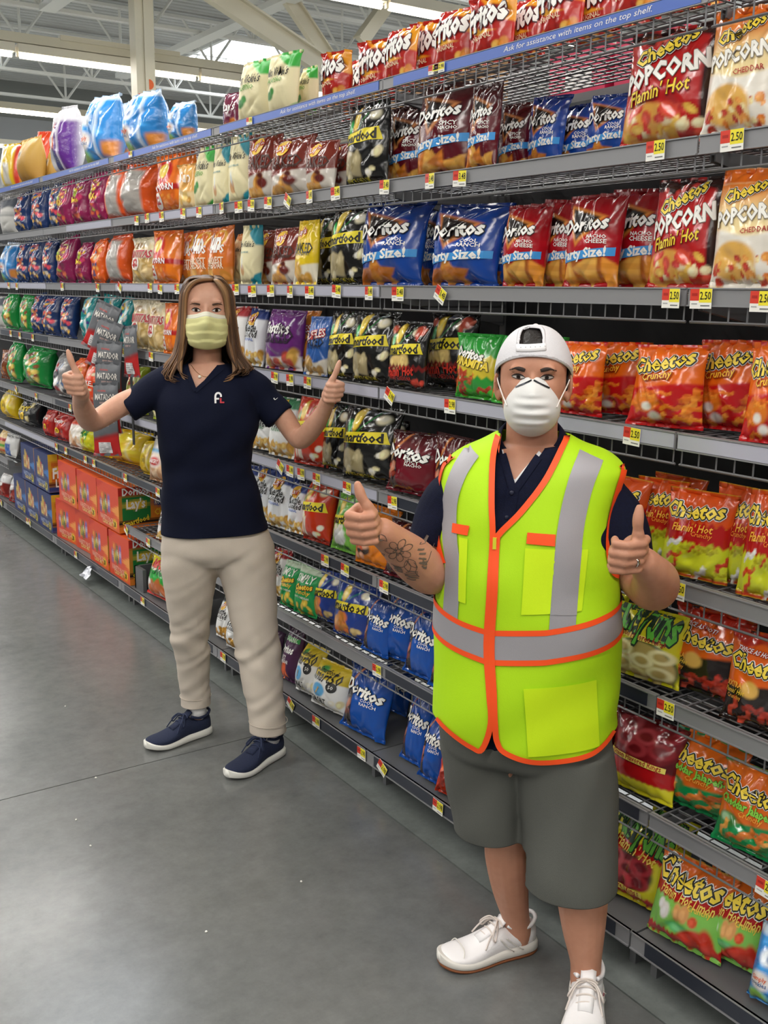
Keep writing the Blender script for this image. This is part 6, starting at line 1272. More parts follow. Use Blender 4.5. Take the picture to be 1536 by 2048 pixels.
def build_woman():
    root = empty('person', (1.545, 3.30, 0), math.radians(-25.09))
    tag(root, 'person in navy polo shirt and khaki trousers giving two thumbs up', 'person')
    hx, hc, H = -0.057, (-0.057, -0.012, 1.487), 0.230
    # body: one continuous skin
    mb = MB(); head(mb, hc, H, 0.97, 0.92, 0.0); ears(mb, hc, H, 0.97)
    limb(mb, [(-0.062, 0.028, 1.36, .062), (-0.060, 0.018, 1.42, .052), (-0.058, 0.008, 1.50, .050), (-0.057, 0.01, 1.56, .055)], 20)
    trunk(mb, [(.74, -.037, .165, -.095, .115), (.84, -.05, .150, -.095, .10), (.98, -.062, .135, -.085, .085), (1.08, -.066, .138, -.088, .08), (1.18, -.064, .148, -.105, .085), (1.26, -.064, .158, -.112, .085), (1.33, -.065, .152, -.097, .08), (1.38, -.064, .120, -.080, .072), (1.415, -.062, .085, -.055, .07), (1.43, -.06, .055, -.042, .062)])
    AR = [(-.19, .0, 1.345, .048), (-.255, -.008, 1.322, .043), (-.345, -.03, 1.292, .040), (-.425, -.055, 1.245, .036), (-.452, -.095, 1.243, .037), (-.462, -.16, 1.285, .035), (-.462, -.22, 1.325, .027), (-.452, -.272, 1.352, .026)]
    limb(mb, AR, 20, 5)
    P, J = fist(mb, (-.459, -.30, 1.386), (1, 0.1, -0.10), (0.12, -1, -0.18), (-0.12, -0.16, 1), 0.88, 0, 0.118, (-0.008, 0.0))
    AL = [(.06, .0, 1.345, .048), (.122, -.006, 1.315, .043), (.190, -.03, 1.255, .040), (.238, -.045, 1.185, .036), (.262, -.08, 1.172, .036), (.300, -.14, 1.225, .035), (.325, -.19, 1.275, .028), (.338, -.225, 1.318, .026)]
    limb(mb, AL, 20, 5)
    P2, J2 = fist(mb, (.347, -.25, 1.355), (-1, 0.1, -0.02), (-0.08, -1, -0.15), (0.16, -0.15, 1), 0.88, 0, 0.115, (-0.01, 0.0))
    limb(mb, [(-.13, 0, .76, .09), (-.14, .03, .60, .075), (-.14, .05, .45, .055), (-.133, .09, .30, .05), (-.132, .105, .14, .034), (-.134, .10, .07, .034)], 16); limb(mb, [(.05, 0, .76, .09), (.075, -.03, .60, .078), (.09, -.06, .42, .056), (.115, -.1, .25, .05), (.131, -.128, .12, .034), (.138, -.135, .07, .034)], 16)
    body = fuse(mb, 0.0035, 5, 'body'); sockets(body, hc, H, 0.034, 1.611, 0.0055)
    part('body', body, M['skinW'], root); sb = Snap(body)
    eyes(root, sb, hc, 0.034, 1.611, '3a2416', browcol=('browbrown', 'lidW'), lash='lash', browz=0.0185, browt=0.0026)
    # finger nails of the raised thumbs are hidden; shirt
    mb = MB()
    trunk(mb, [(.790, -.045, .194, -.133, .137), (.832, -.047, .192, -.132, .135), (.88, -.050, .187, -.128, .13), (.98, -.060, .170, -.118, .115), (1.07, -.068, .160, -.115, .105), (1.15, -.066, .166, -.125, .10), (1.22, -.063, .174, -.140, .10), (1.28, -.064, .178, -.133, .098), (1.335, -.065, .174, -.112, .095), (1.375, -.065, .155, -.092, .09), (1.405, -.063, .115, -.070, .084), (1.425, -.061, .075, -.055, .076)], 56)
    limb(mb, [(-.18, .0, 1.362, .067), (-.245, -.006, 1.335, .063), (-.30, -.018, 1.300, .053), (-.338, -.028, 1.275, .052)], 22, 4, round_ends=False)
    limb(mb, [(.052, .0, 1.362, .067), (.108, -.004, 1.325, .063), (.152, -.018, 1.285, .055), (.190, -.030, 1.243, .055)], 22, 4, round_ends=False)
    sh = fuse(mb, 0.005, 4, 'polo_shirt')
    wrinkle(sh, 3, 0.0026, [((18, 6, 30), 1), ((-26, 5, 34), 0.9), ((9, 20, -48), 0.8), ((40, 0, 14), 0.5)], lambda V: np.clip(1.2 - np.abs(V[:, 2] - 1.0) * 1.2, 0.25, 1))
    ax, az = -.100, 1.345
    def vneck(x, y, z):
        t = (z - az) / (1.44 - az); lo = ax + (-.128 - ax) * t; hi = ax + (-.012 - ax) * t; return np.minimum.reduce([-y + 0.0, z - az, x - lo, hi - x])
    ss = Snap(sh); trim(sh, vneck); trim(sh, lambda x, y, z: np.minimum(0.833 + 0.03 * (x + 0.05) - z, .25 - np.abs(x + .05)))
    shirt = part('polo_shirt', sh, M['navy'], root, solid=0.002)
    # collar wings, placket edge, hem bands, logo
    def collar_pt(th, k):       # th 0 = front centre; k 0 inner .. 1 outer
        r = 0.062 + 0.040 * k; f = (1 + math.cos(th)) / 2; cx = -.062
        return (cx + r * 1.02 * math.sin(th), 0.012 - r * (1.0 + 0.08 * f) * math.cos(th) - 0.006 * f, 1.452 - 0.052 * f ** 1.2 - 0.045 * k ** 1.3 - 0.012 * f * k)
    G = [[collar_pt(th, k) for k in np.linspace(0, 1, 7)] for th in np.linspace(0.62, 2 * PI - 0.62, 50)]
    c = MB().grid(G).build('collar', M['navy'], shirt, True); c.modifiers.new('s', 'SOLIDIFY').thickness = 0.003
    for x1 in (-.131, -.008):
        m = MB(); ribbon(m, ss, [(ax, az - .004), ((ax + x1) / 2, (az + 1.415) / 2), (x1, 1.415)], 0.014, 0.0035); m.build('placket_edge', M['navy'], shirt, True)
    m = MB(); ribbon(m, ss, [(-.0335, 1.302), (-.0335, 1.325), (-.029, 1.3335), (-.021, 1.3345), (-.0155, 1.329), (-.0150, 1.322)], 0.0062, 0.003, step=0.003); ribbon(m, ss, [(-.031, 1.3165), (-.021, 1.3165)], 0.0055, 0.0032, step=0.003); m.build('logo_letter_f', M['logowhite'], shirt)
    m = MB(); ribbon(m, ss, [(-.0160, 1.3185), (-.0160, 1.3025)], 0.0055, 0.003, step=0.003); ribbon(m, ss, [(-.0165, 1.3045), (-.004, 1.3045)], 0.0048, 0.0032, step=0.003); m.build('logo_letter_l', M['logored'], shirt)
    m = MB(); ribbon(m, ss, [(.166, 1.312), (.170, 1.306), (.180, 1.312)], 0.0035, 0.003, wl=(1.0, 0.2)); m.build('sleeve_mark', M['logowhite'], shirt)
    # trousers
    mb = MB()
    trunk(mb, [(.715, -.040, .178, -.095, .130), (.76, -.037, .203, -.125, .148), (.82, -.045, .190, -.122, .135), (.87, -.05, .175, -.112, .12)], 48)
    limb(mb, [(-.118, .004, .83, .095), (-.132, .005, .75, .110), (-.143, .018, .63, .095), (-.146, .042, .50, .078), (-.147, .06, .41, .072), (-.141, .085, .30, .064), (-.137, .105, .20, .058), (-.136, .11, .128, .057), (-.136, .112, .085, .057)], 26, 5, round_ends=False)
    limb(mb, [(.030, .0, .83, .095), (.055, -.005, .75, .112), (.076, -.022, .62, .097), (.090, -.05, .48, .084), (.098, -.065, .40, .081), (.112, -.09, .29, .075), (.124, -.112, .18, .069), (.131, -.125, .108, .068), (.132, -.128, .065, .068)], 26, 5, round_ends=False)
    tr = fuse(mb, 0.005, 16, 'trousers')
    wrinkle(tr, 8, 0.0026, [((30, 6, 48), 1), ((-46, 8, 60), 0.9), ((60, 25, -95), 0.6), ((75, 10, 20), 0.4)], lambda V: 0.25 + 1.1 * np.exp(-((V[:, 2] - 0.40) / 0.07) ** 2) + 0.25 * np.exp(-((V[:, 2] - 0.73) / 0.05) ** 2) + 0.5 * np.exp(-((V[:, 2] - 0.2) / 0.05) ** 2))
    trim(tr, lambda x, y, z: np.where(x < 0.0, 0.122, 0.104) - z); tp = part('trousers', tr, M['khaki'], root, solid=0.003); st_ = Snap(tr)
    for pth in ([(-.115, .60), (-.112, .45), (-.108, .30), (-.106, .14)], [(.185, .30), (.188, .20), (.190, .12)]):
        m = MB(); ribbon(m, st_, pth, 0.0025, 0.001); m.build('leg_seam', M['khaki'], tp)
    for cx_, cy_, z, r in ((-.136, .11, .158, .0592), (.131, -.125, .142, .0700)):
        MB().tube([(cx_ + r * math.cos(a), cy_ + r * math.sin(a), z) for a in np.linspace(0, 2 * PI, 40)], 0.0011, 6, cap=False).build('cuff_seam', M['khaki'], tp, True)
    # socks and shoes
    for cx_, cy_, z0 in ((-.133, .105, .05), (.136, -.132, .05)):
        MB().tube([(cx_, cy_, z0), (cx_, cy_, 0.108), (cx_, cy_ - .001, 0.118)], [0.037, 0.0372, 0.036], 20).build('sock', M['sock'], root, True)
    shoe(root, (-.089, .125), (-.849, -.532), 0.270, (M['woolnavy'], M['solewhite']), M['lacenavy'], wide=1.08)
    shoe(root, (.176, -.092), (-.70, -.715), 0.280, (M['woolnavy'], M['solewhite']), M['lacenavy'], wide=1.08)
    # necklace
    N_ = [sb(-.062 + .052 * math.sin(a), 1.425 - .038 * math.cos(a) ** 2 * (1 if abs(a) < PI / 2 else 0) - .0, 0.0012) for a in np.linspace(-1.35, 1.35, 22)]
    ch = MB().tube(N_, 0.0009, 5).build('necklace', M['gold'], root, True)
    q = sb(-.085, 1.3865, 0.003); MB().ball(q, 0.0058, 12, 8).build('pendant', M['pearl'], ch, True)
    # pleated mask
    nu, nv = 30, 26; G = []
    for j in range(nv + 1):
        v = j / nv; row = []
        for i in range(nu + 1):
            u = -1 + 2 * i / nu; a = u * 1.28; top = 1.598 + 0.010 * math.exp(-(u / 0.28) ** 2) - 0.006 * u * u; bot = 1.4795 + 0.020 * abs(u) ** 2.2 + 0.004 * abs(u)
            z = bot + (top - bot) * v; side = 0.066 + 0.004 * math.sin(v * PI)
            nose = 0.020 * math.exp(-(u / 0.22) ** 2) * math.exp(-((v - 0.72) / 0.25) ** 2)
            y = -0.006 - 0.104 * math.cos(a) ** 0.8 - 0.010 * math.sin(v * PI) - nose + 0.022 * (1 - v) ** 3 * math.cos(a)
            pl = 0.006 * ((v * 4 + 0.35 * abs(u)) % 1.0) * (1 if 0.06 < v < 0.9 else 0) + 0.002 * math.sin(u * 9 + v * 5) * math.sin(PI * v)
            row.append((hx + (side + 0.003) * math.sin(a) / math.sin(1.28), y - pl - 0.003, z))
        G.append(row)
    k = int(nv * 0.885)
    mk = MB().grid(G[:k + 1]).build('face_mask', M['maskyellow'], root, True); mk.modifiers.new('s', 'SOLIDIFY').thickness = 0.0018
    b = MB().grid([[(x, y - 0.0006, z) for x, y, z in r] for r in G[k:]]).build('nose_band', M['maskband'], mk, True); b.modifiers.new('s', 'SOLIDIFY').thickness = 0.002
    for s in (-1, 1):
        q = crom([G[k][0 if s < 0 else nu], (hx + s * .076, 0.0, 1.612), (hx + s * .084, 0.018, 1.60), (hx + s * .082, 0.012, 1.55), (hx + s * .074, -0.01, 1.52), G[2][0 if s < 0 else nu]], 5)
        MB().tube([tuple(a) for a in q], 0.0013, 6).build('ear_loop', M['maskband'], mk, True)
    # hair: scalp cap plus locks from a parting
    rg = random.Random(7); cols = ['5f432d', '6b4c33', '7d5a3c', '4a3322', '8a6748', '553b28']
    mb = MB()
    cap = []
    for i in range(15):
        th = PI * 0.62 * i / 14; ring = []
        for j in range(36):
            ph = 2 * PI * j / 36; x, y, z = 0.083 * math.sin(th) * math.sin(ph), 0.004 - 0.099 * math.sin(th) * math.cos(ph), 1.617 + 0.112 * math.cos(th)
            if math.cos(ph) > 0.1 and z < 1.688:      # keep the face free
                k = min(1, (math.cos(ph) - 0.1) / 0.25); z = z + (1.688 - z) * k; y = y + 0.045 * k * min(1, (1.70 - z) * 10 + 0.3)
            ring.append((hx + x, y, z))
        cap.append(ring)
    mb.rings(cap, True, True, False, col='523a27')
    def lock(pts, r0, c, flat=0.42, upv=(0, 1, 0)):
        S = crom(pts, 5); n = 10; o = len(mb.f); rr = [r0 * (0.55 + 0.45 * min(1, t * 5)) * (1 if t < 0.6 else 1 - 0.90 * (t - 0.6) / 0.4) for t in np.linspace(0, 1, len(S))]
        mb.tube([tuple(s) for s in S], rr, n, c, flat=flat, up=upv)
        base = np.array(lin(c)); sh_ = [tuple(np.clip(base * rg.uniform(0.62, 1.45), 0, 1)) for _ in range(n)]
        for q in range(len(mb.f) - o - 2): mb.c[o + q] = sh_[q % n]
    part_x = -.030
    for s in (-1, 1):
        wide = 1.0
        for layer, (nl, inset) in enumerate(((40, 0.0), (34, 0.006), (24, 0.014))):
            for i in range(nl):
                f = i / (nl - 1); az_ = math.radians(48 + 128 * f) + rg.uniform(-0.04, 0.04)     # 0 = face front, 180 = back
                sx, sy = math.sin(az_) * s, -math.cos(az_); R = 0.088 - inset; fl = 0.0
                end = 1.378 + 0.022 * rg.random() + 0.018 * (s > 0) - 0.012 * f; out = (0.040 if s < 0 else 0.036) * (0.5 + 0.5 * abs(sx)) + rg.uniform(-.006, .010)
                y0 = -0.074 + 0.125 * f; root_ = (part_x + s * 0.004 + rg.uniform(-.003, .003), y0 * 0.9, 1.722 - 0.10 * abs(y0) - 0.02 * max(0, y0))
                sweep = 1.0 if f > 0.25 else 0.0
                p1 = (hx + s * 0.050 + 0.004 * sx, 0.5 * y0 + 0.5 * (sy * 0.07), 1.716 - 0.05 * abs(y0) - (0.004 if s > 0 else 0))
                p2 = (hx + sx * 0.082 + s * 0.003, sy * 0.086 + 0.004, 1.665)
                p3 = (hx + sx * (R + 0.004), sy * 0.096 + 0.004, 1.60); p4 = (hx + sx * (R + 0.008) + s * .004, sy * 0.098 + 0.006, 1.53)
                p5 = (hx + sx * (R + 0.016) + s * (.012 if s < 0 else .008), sy * 0.096 + 0.004, 1.465)
                p6 = (hx + sx * (R + 0.020 + out * 0.55) + s * .016, sy * 0.098 - 0.004, 1.42)
                p7 = (hx + sx * (R + 0.018 + out) + s * (.020 if s < 0 else .010), sy * 0.104 - 0.010, end)
                p8 = (p7[0] - s * rg.uniform(.012, .026), p7[1] - 0.010, end - 0.014 + rg.uniform(0, .010))
                lock([root_, p1, p2, p3, p4, p5, p6, p7, p8], rg.uniform(0.0075, 0.0115), rg.choice(cols if layer < 2 else ['3f2b1d', '4a3322']), upv=(sx, sy, 0))
    # front strands framing the face
    for s, xs in ((-1, (0.066, 0.071, 0.076)), (1, (0.064, 0.069, 0.075))):
        for i, xx in enumerate(xs):
            lock([(part_x + s * .002, -.066 + .012 * i, 1.712), (hx + s * (.034 + .005 * i) + .004, -.083 + .012 * i, 1.706), (hx + s * (xx - .004), -.080 + .012 * i, 1.672), (hx + s * (xx + .004), -.066 + .008 * i, 1.62), (hx + s * (xx + .008), -.060 + .006 * i, 1.56), (hx + s * (xx + .015), -.058, 1.49), (hx + s * (xx + .024), -.066, 1.43), (hx + s * (xx + .018), -.080, 1.385 + .01 * i), (hx + s * (xx - .012), -.088, 1.372 + .008 * i)], 0.012, ['8f6d4c', '765438', '5c412c'][i], 0.5, (s, -0.4, 0))
    o = mb.build('hair', M['hairbrown'], root, True)
    return root
build_woman()
# ---------------------------------------------------------------- person in the high-visibility vest
M['skinM'] = skin('skin_tan', 'c48d72', 'b47b61'); M['lidM'] = mat('eyelid_tan', 'ad7a63', 0.5)
M['navymelange'] = mat('navy_melange', '0e132b', 0.85, spec=0.2, noise=(160, '0a0d20', 0.7), bump=(500, 0.2, 1))
M['hivis'] = mat('hi_vis_lime', 'b6e61a', 0.65, spec=0.3, bump=(700, 0.12, 1)); M['hivisyellow'] = mat('hi_vis_yellow', 'd0f21c', 0.6, spec=0.3, bump=(700, 0.1, 1)); M['binding'] = mat('orange_binding', 'ff5418', 0.6)
M['silver'] = mat('reflective_tape', 'a3a0a4', 0.45, 0.15, bump=(900, 0.15, 1)); M['shortgrey'] = mat('grey_twill', '5a5b55', 0.85, bump=(600, 0.2, 1), noise=(5, '4f504b', 0.5))
M['capwhite'] = mat('cap_white', 'dedcdf', 0.75, bump=(700, 0.3, 1)); M['capmesh'] = mat('cap_mesh', 'c6c4c9', 0.8, bump=(1400, 0.8, 0)); M['capstrap'] = mat('cap_strap', 'ece9ea', 0.45)
M['maskwhite'] = mat('mask_white', 'dfdedb', 0.7); M['elastic'] = mat('elastic_white', 'e8e2dc', 0.6); M['noseclip'] = mat('nose_clip', '3a3c44', 0.3, 0.8)
M['leather'] = mat('white_leather', 'e9e6e6', 0.45, bump=(120, 0.1)); M['sole_off'] = mat('sole_offwhite', 'dcd8d0', 0.6); M['gum'] = mat('gum_sole', '8a5230', 0.6); M['lacewhite'] = mat('lace_white', 'd9cec6', 0.8)
M['tattoo'] = mat('tattoo_ink', '5a4c45', 0.55); M['tattoosoft'] = mat('tattoo_shade', '6b5b51', 0.55); M['undershirt'] = mat('undershirt_white', 'e8e8ea', 0.8); M['ringmetal'] = mat('ring_silver', 'd8d4cc', 0.15, 1.0); M['button'] = mat('button_navy', '23263a', 0.3); M['zip'] = mat('zip_yellow', 'e0d838', 0.4); M['capbutton'] = mat('snap_hole', 'b8b6b8', 0.6); M['shoemark'] = mat('shoe_mark', '8a3a4a', 0.5)

def build_man():
    root = empty('person', (1.60, 1.70, 0), math.radians(-43.26))
    tag(root, 'person in lime vest with orange trim, grey shorts and backwards white cap', 'person')
    hx, hc, H = -0.0465, (-0.0465, -0.008, 1.379), 0.218
    mb = MB(); head(mb, hc, H, 1.0, 1.05, 0.0); ears(mb, hc, H, 1.0)
    limb(mb, [(-.042, .03, 1.26, .078), (-.043, .022, 1.32, .064), (-.045, .010, 1.38, .058), (-.046, .012, 1.44, .060)], 22)
    trunk(mb, [(.60, -.028, .17, -.11, .11), (.75, -.032, .185, -.145, .12), (.93, -.036, .185, -.148, .12), (1.08, -.040, .180, -.138, .11), (1.18, -.042, .182, -.125, .10), (1.25, -.040, .178, -.105, .095), (1.30, -.040, .145, -.080, .088), (1.335, -.042, .095, -.056, .078), (1.35, -.043, .06, -.04, .07)])
    limb(mb, [(-.185, .0, 1.255, .058), (-.235, -.005, 1.19, .056), (-.255, -.015, 1.11, .052), (-.255, -.035, 1.055, .047), (-.262, -.075, 1.052, .050), (-.296, -.125, 1.098, .050), (-.328, -.185, 1.148, .038), (-.350, -.222, 1.178, .032)], 22, 5)
    P, J = fist(mb, (-.376, -.25, 1.203), (1, 0.25, 0.05), (0.2, -1, -0.2), (-0.10, -0.2, 1), 0.98, 0, 0.094, (-0.008, 0.0))
    limb(mb, [(.100, .0, 1.235, .054), (.148, -.003, 1.17, .051), (.178, -.008, 1.10, .049), (.212, -.022, 1.055, .049), (.238, -.07, 1.046, .052), (.238, -.13, 1.078, .050), (.222, -.185, 1.112, .040), (.200, -.222, 1.142, .033)], 22, 5)
    P2, J2 = fist(mb, (.167, -.255, 1.168), (1, 0.2, 0.0), (0.1, -1, -0.15), (0.10, -0.15, 1), 0.98, 1, 0.105, (0.004, 0.0))
    limb(mb, [(-.11, .0, .66, .105), (-.10, .0, .50, .085), (-.068, .012, .385, .056), (-.062, .022, .30, .055), (-.050, .042, .20, .047), (-.034, .062, .11, .036), (-.026, .072, .06, .036), (-.024, .074, .04, .034)], 18)
    limb(mb, [(.05, -.02, .66, .11), (.085, -.045, .50, .092), (.118, -.070, .375, .064), (.123, -.075, .295, .064), (.132, -.085, .19, .052), (.141, -.094, .11, .038), (.143, -.092, .06, .037), (.143, -.09, .04, .035)], 18)
    body = fuse(mb, 0.0033, 5, 'body'); sockets(body, hc, H, 0.0305, 1.506, 0.006)
    part('body', body, M['skinM'], root); sb = Snap(body)
    eyes(root, sb, hc, 0.0305, 1.506, '2e1c12', browcol=('browdark', 'lidM'), lash='lash', browz=0.0150, browt=0.0036, hw=0.0145, hh=0.0046)
    # ring
    a, b = J2[2][1], J2[2][2]; c = a * 0.72 + b * 0.28; t = (b - a).normalized(); q = t.to_track_quat('Z', 'Y').to_matrix(); r = 0.0109
    ro = MB()
    R = [[c + q @ Vector((r * k * math.cos(x), r * k * math.sin(x), dz)) for x in np.linspace(0, 2 * PI, 28, endpoint=False)] for k, dz in ((1.0, -0.003), (1.10, -0.003), (1.10, 0.003), (1.0, 0.003))]
    ro.rings(R + [R[0]], True, False, False); ro.build('ring', M['ringmetal'], root, True)
    # tattoos on the forearm: line flower, leaves and shaded figures
    tg = empty('forearm_tattoo', (0, 0, 0), 0, root)
    fx, fz = -.314, 1.137
    for k in range(7):
        a0 = k * 2 * PI / 7 + 0.3; m = MB(); pts = [(fx + r_ * math.cos(a0 + d_), fz + r_ * math.sin(a0 + d_)) for r_, d_ in ((0.004, 0), (0.014, -0.45), (0.024, -0.25), (0.028, 0.0), (0.023, 0.3), (0.013, 0.45), (0.004, 0))]
        ribbon(m, sb, pts, 0.0013, 0.0009, step=0.004, yn=-.16); m.build('petal_line', M['tattoo'], tg)
    for k in range(5):
        a0 = k * 2 * PI / 5; m = MB(); ribbon(m, sb, [(fx + 0.010 * math.cos(a0 + d_) * e, fz + 0.010 * math.sin(a0 + d_) * e) for d_, e in ((0, .3), (0.4, 1), (0.9, 1.1), (1.3, .4))], 0.0011, 0.0009, step=0.003, yn=-.16); m.build('petal_line', M['tattoo'], tg)
    for (x0, z0, x1, z1) in ((-.300, 1.112, -.296, 1.080), (-.296, 1.116, -.280, 1.090), (-.335, 1.165, -.350, 1.182), (-.345, 1.128, -.356, 1.118)):
        for s in (-1, 1):
            m = MB(); mx, mz = (x0 + x1) / 2 + s * (z1 - z0) * 0.22, (z0 + z1) / 2 - s * (x1 - x0) * 0.22; ribbon(m, sb, [(x0, z0), (mx, mz), (x1, z1)], 0.0013, 0.0009, step=0.004, yn=-.16); m.build('leaf_line', M['tattoo'], tg)
    for k, (x0, z0, w_, h_) in enumerate(((-.270, 1.128, .016, .050), (-.292, 1.072, .034, .022), (-.318, 1.088, .024, .014), (-.264, 1.100, .012, .022))):
        m = MB(); rg = random.Random(k)
        for i in range(6):
            zz = z0 + h_ * (0.5 - i / 5); ribbon(m, sb, [(x0 - w_ / 2 * rg.uniform(.4, 1), zz), (x0, zz - 0.003 + rg.uniform(-.002, .002)), (x0 + w_ / 2 * rg.uniform(.4, 1), zz - 0.004)], 0.0042, 0.0008, step=0.005, wl=(rg.uniform(.5, 1), rg.uniform(.3, 1)), yn=-.16)
        m.build('shaded_figure', M['tattoosoft'], tg)
    for pts in ([(-.335, 1.10), (-.315, 1.092), (-.300, 1.10), (-.298, 1.112)], [(-.285, 1.105), (-.278, 1.092), (-.283, 1.078), (-.275, 1.066)], [(-.258, 1.150), (-.252, 1.130), (-.255, 1.108), (-.262, 1.094)]):
        m = MB(); ribbon(m, sb, pts, 0.0014, 0.0009, step=0.005, yn=-.16); m.build('tattoo_line', M['tattoo'], tg)
    # polo shirt under the vest
    mb = MB()
    trunk(mb, [(.66, -.030, .20, -.150, .13), (.80, -.034, .202, -.160, .135), (.95, -.037, .200, -.160, .13), (1.08, -.040, .193, -.150, .12), (1.17, -.042, .192, -.137, .112), (1.24, -.041, .190, -.118, .106), (1.285, -.041, .170, -.095, .10), (1.32, -.042, .125, -.074, .092), (1.345, -.043, .085, -.060, .084)], 52)
    limb(mb, [(-.160, .0, 1.250, .074), (-.215, -.004, 1.205, .072), (-.247, -.010, 1.155, .067), (-.262, -.018, 1.105, .066)], 22, 4, round_ends=False)
    limb(mb, [(.085, .0, 1.245, .074), (.142, -.002, 1.190, .071), (.172, -.006, 1.130, .067), (.188, -.010, 1.072, .066)], 22, 4, round_ends=False)
    sh = fuse(mb, 0.005, 4, 'polo_shirt'); wrinkle(sh, 5, 0.0024, [((20, 8, 34), 1), ((-30, 6, 40), 0.8), ((12, 26, -52), 0.7)])
    def vn(x, y, z):
        t = (z - 1.262) / (1.36 - 1.262); return np.minimum.reduce([-y + 0.0, z - 1.262, x + .076 + .042 * t, -.076 + .072 * t - x])
    ss = Snap(sh); trim(sh, vn); shirt = part('polo_shirt', sh, M['navymelange'], root, solid=0.002)
    def collar_pt(th, k):
        r = 0.064 + 0.034 * k; f = (1 + math.cos(th)) / 2; s = math.sin(th)
        return (-.043 + r * 1.03 * s - 0.010 * f, 0.016 - r * (1.0 + 0.10 * f) * math.cos(th) - 0.004 * f, 1.408 - 0.080 * f ** 1.2 - 0.036 * k ** 1.4 - 0.022 * f * k)
    G = [[collar_pt(th, k) for k in np.linspace(0, 1, 7)] for th in np.linspace(0.42, 2 * PI - 0.42, 54)]
    for x1, z1 in ((-.105, 1.330), (-.026, 1.330)):
        m = MB(); ribbon(m, ss, [(-.076, 1.258), ((-.076 + x1) / 2, (1.258 + z1) / 2), (x1, z1)], 0.016, 0.0035, step=0.006); m.build('neck_edge', M['navymelange'], shirt, True)
    cb = MB().grid(G).build('collar', M['navymelange'], shirt, True); cb.modifiers.new('s', 'SOLIDIFY').thickness = 0.003
    m = MB(); ribbon(m, ss, [(-.078, 1.262), (-.085, 1.20), (-.09, 1.15)], 0.026, 0.003); pk = m.build('placket', M['navymelange'], shirt, True)
    for x, z in ((-.080, 1.255), (-.088, 1.200)):
        q = ss(x, z, 0.0055); MB().ball(q, (0.0052, 0.002, 0.0052), 12, 8).build('button', M['button'], shirt, True)
    # white undershirt showing in the open collar
    m = MB(); ribbon(m, sb, [(-.113, 1.335), (-.100, 1.300), (-.076, 1.272), (-.052, 1.296), (-.020, 1.335)], 0.016, 0.0018, step=0.006); m.build('undershirt', M['undershirt'], root, True)
    # vest
    mb = MB()
    trunk(mb, [(.600, -.030, .222, -.165, .150), (.66, -.031, .223, -.168, .150), (.80, -.034, .219, -.176, .150), (.93, -.037, .217, -.177, .146), (1.05, -.043, .212, -.170, .138), (1.13, -.050, .200, -.158, .130), (1.20, -.052, .196, -.146, .124), (1.26, -.046, .204, -.128, .118), (1.30, -.036, .204, -.108, .112), (1.33, -.036, .172, -.085, .106), (1.352, -.040, .120, -.066, .098), (1.37, -.042, .085, -.054, .090)], 60)
    ve = fuse(mb, 0.005, 4, 'safety_vest')
    wrinkle(ve, 9, 0.0034, [((14, 4, 26), 1), ((-20, 4, 30), 0.9), ((30, 10, -18), 0.7)], lambda V: np.clip(1.25 - V[:, 2], 0.1, 1.0) + 0.25)
    sv = Snap(ve)
    def vcut(x, y, z):
        lo = np.interp(z, [1.165, 1.239, 1.327, 1.40], [-.114, -.121, -.124, -.108]); hi = np.interp(z, [1.165, 1.221, 1.29, 1.36, 1.42], [-.108, -.060, -.010, .030, .05])
        a = np.minimum.reduce([0.02 - y, z - 1.165, x - lo, hi - x])
        hemz = np.interp(x, [-.30, -.233, -.196, -.144, -.122, -.101, -.094, -.07, .009, .119, .171, .25], [.70, .700, .684, .664, .660, .735, .694, .662, .646, .660, .695, .70]); hemz = np.where(y > 0.0, 0.69, hemz)
        neck = np.minimum(z - 1.34, (1 - ((x + .043) / .078) ** 2 - ((y - .02) / .082) ** 2) * .04)
        return np.maximum.reduce([a, hemz - z, neck])
    trim(ve, vcut); vest = part('safety_vest', ve, M['hivis'], root, solid=0.0025)
    def strip(name, path, w_, mt, off=0.003, **k):
        m = MB(); ribbon(m, sv, path, w_, off, **k); o = m.build(name, M[mt], vest, True); return o
    strip('reflective_tape', [(-.172, 1.335), (-.199, 1.290), (-.216, 1.225), (-.213, 1.146), (-.203, 1.077), (-.205, .965)], 0.036, 'silver', yn=-.06)
    strip('reflective_tape', [(.088, 1.335), (.066, 1.278), (.050, 1.190), (.045, 1.09), (.042, .955)], 0.056, 'silver')
    def zb(a):
        d = math.degrees(a); return np.interp(d, [-180, -95, -70, -45, -24.0, -23.9, 15, 45, 75, 100, 180], [.97, .955, .944, .925, .912, .915, .926, .944, .964, .975, .97])
    az_ = math.radians(-24.5)
    for a0, a1 in ((-PI, az_ - 0.02), (az_ + 0.02, PI)):
        for nm, w_, dz, mt, off in (('reflective_tape', 0.060, 0, 'silver', 0.0030), ('orange_binding', 0.013, 0.034, 'binding', 0.0038), ('orange_binding', 0.013, -0.034, 'binding', 0.0038)):
            m = MB(); hoop(m, sv, lambda a: zb(a) + dz, w_, off, -.037, -.012, a0, a1); m.build(nm, M[mt], vest, True)
    strip('orange_binding', [(-.116, 1.372), (-.125, 1.327), (-.122, 1.239), (-.116, 1.165), (-.117, 1.046), (-.120, .919), (-.110, .814), (-.104, .738), (-.122, .668), (-.146, .668), (-.196, .690), (-.232, .706)], 0.013, 'binding', 0.0045)
    strip('orange_binding', [(.034, 1.372), (-.006, 1.290), (-.056, 1.221), (-.100, 1.172), (-.106, 1.150), (-.106, 1.046), (-.108, .919), (-.099, .814), (-.094, .738), (-.088, .694), (-.066, .668), (.009, .652), (.119, .667), (.171, .701)], 0.013, 'binding', 0.0048)
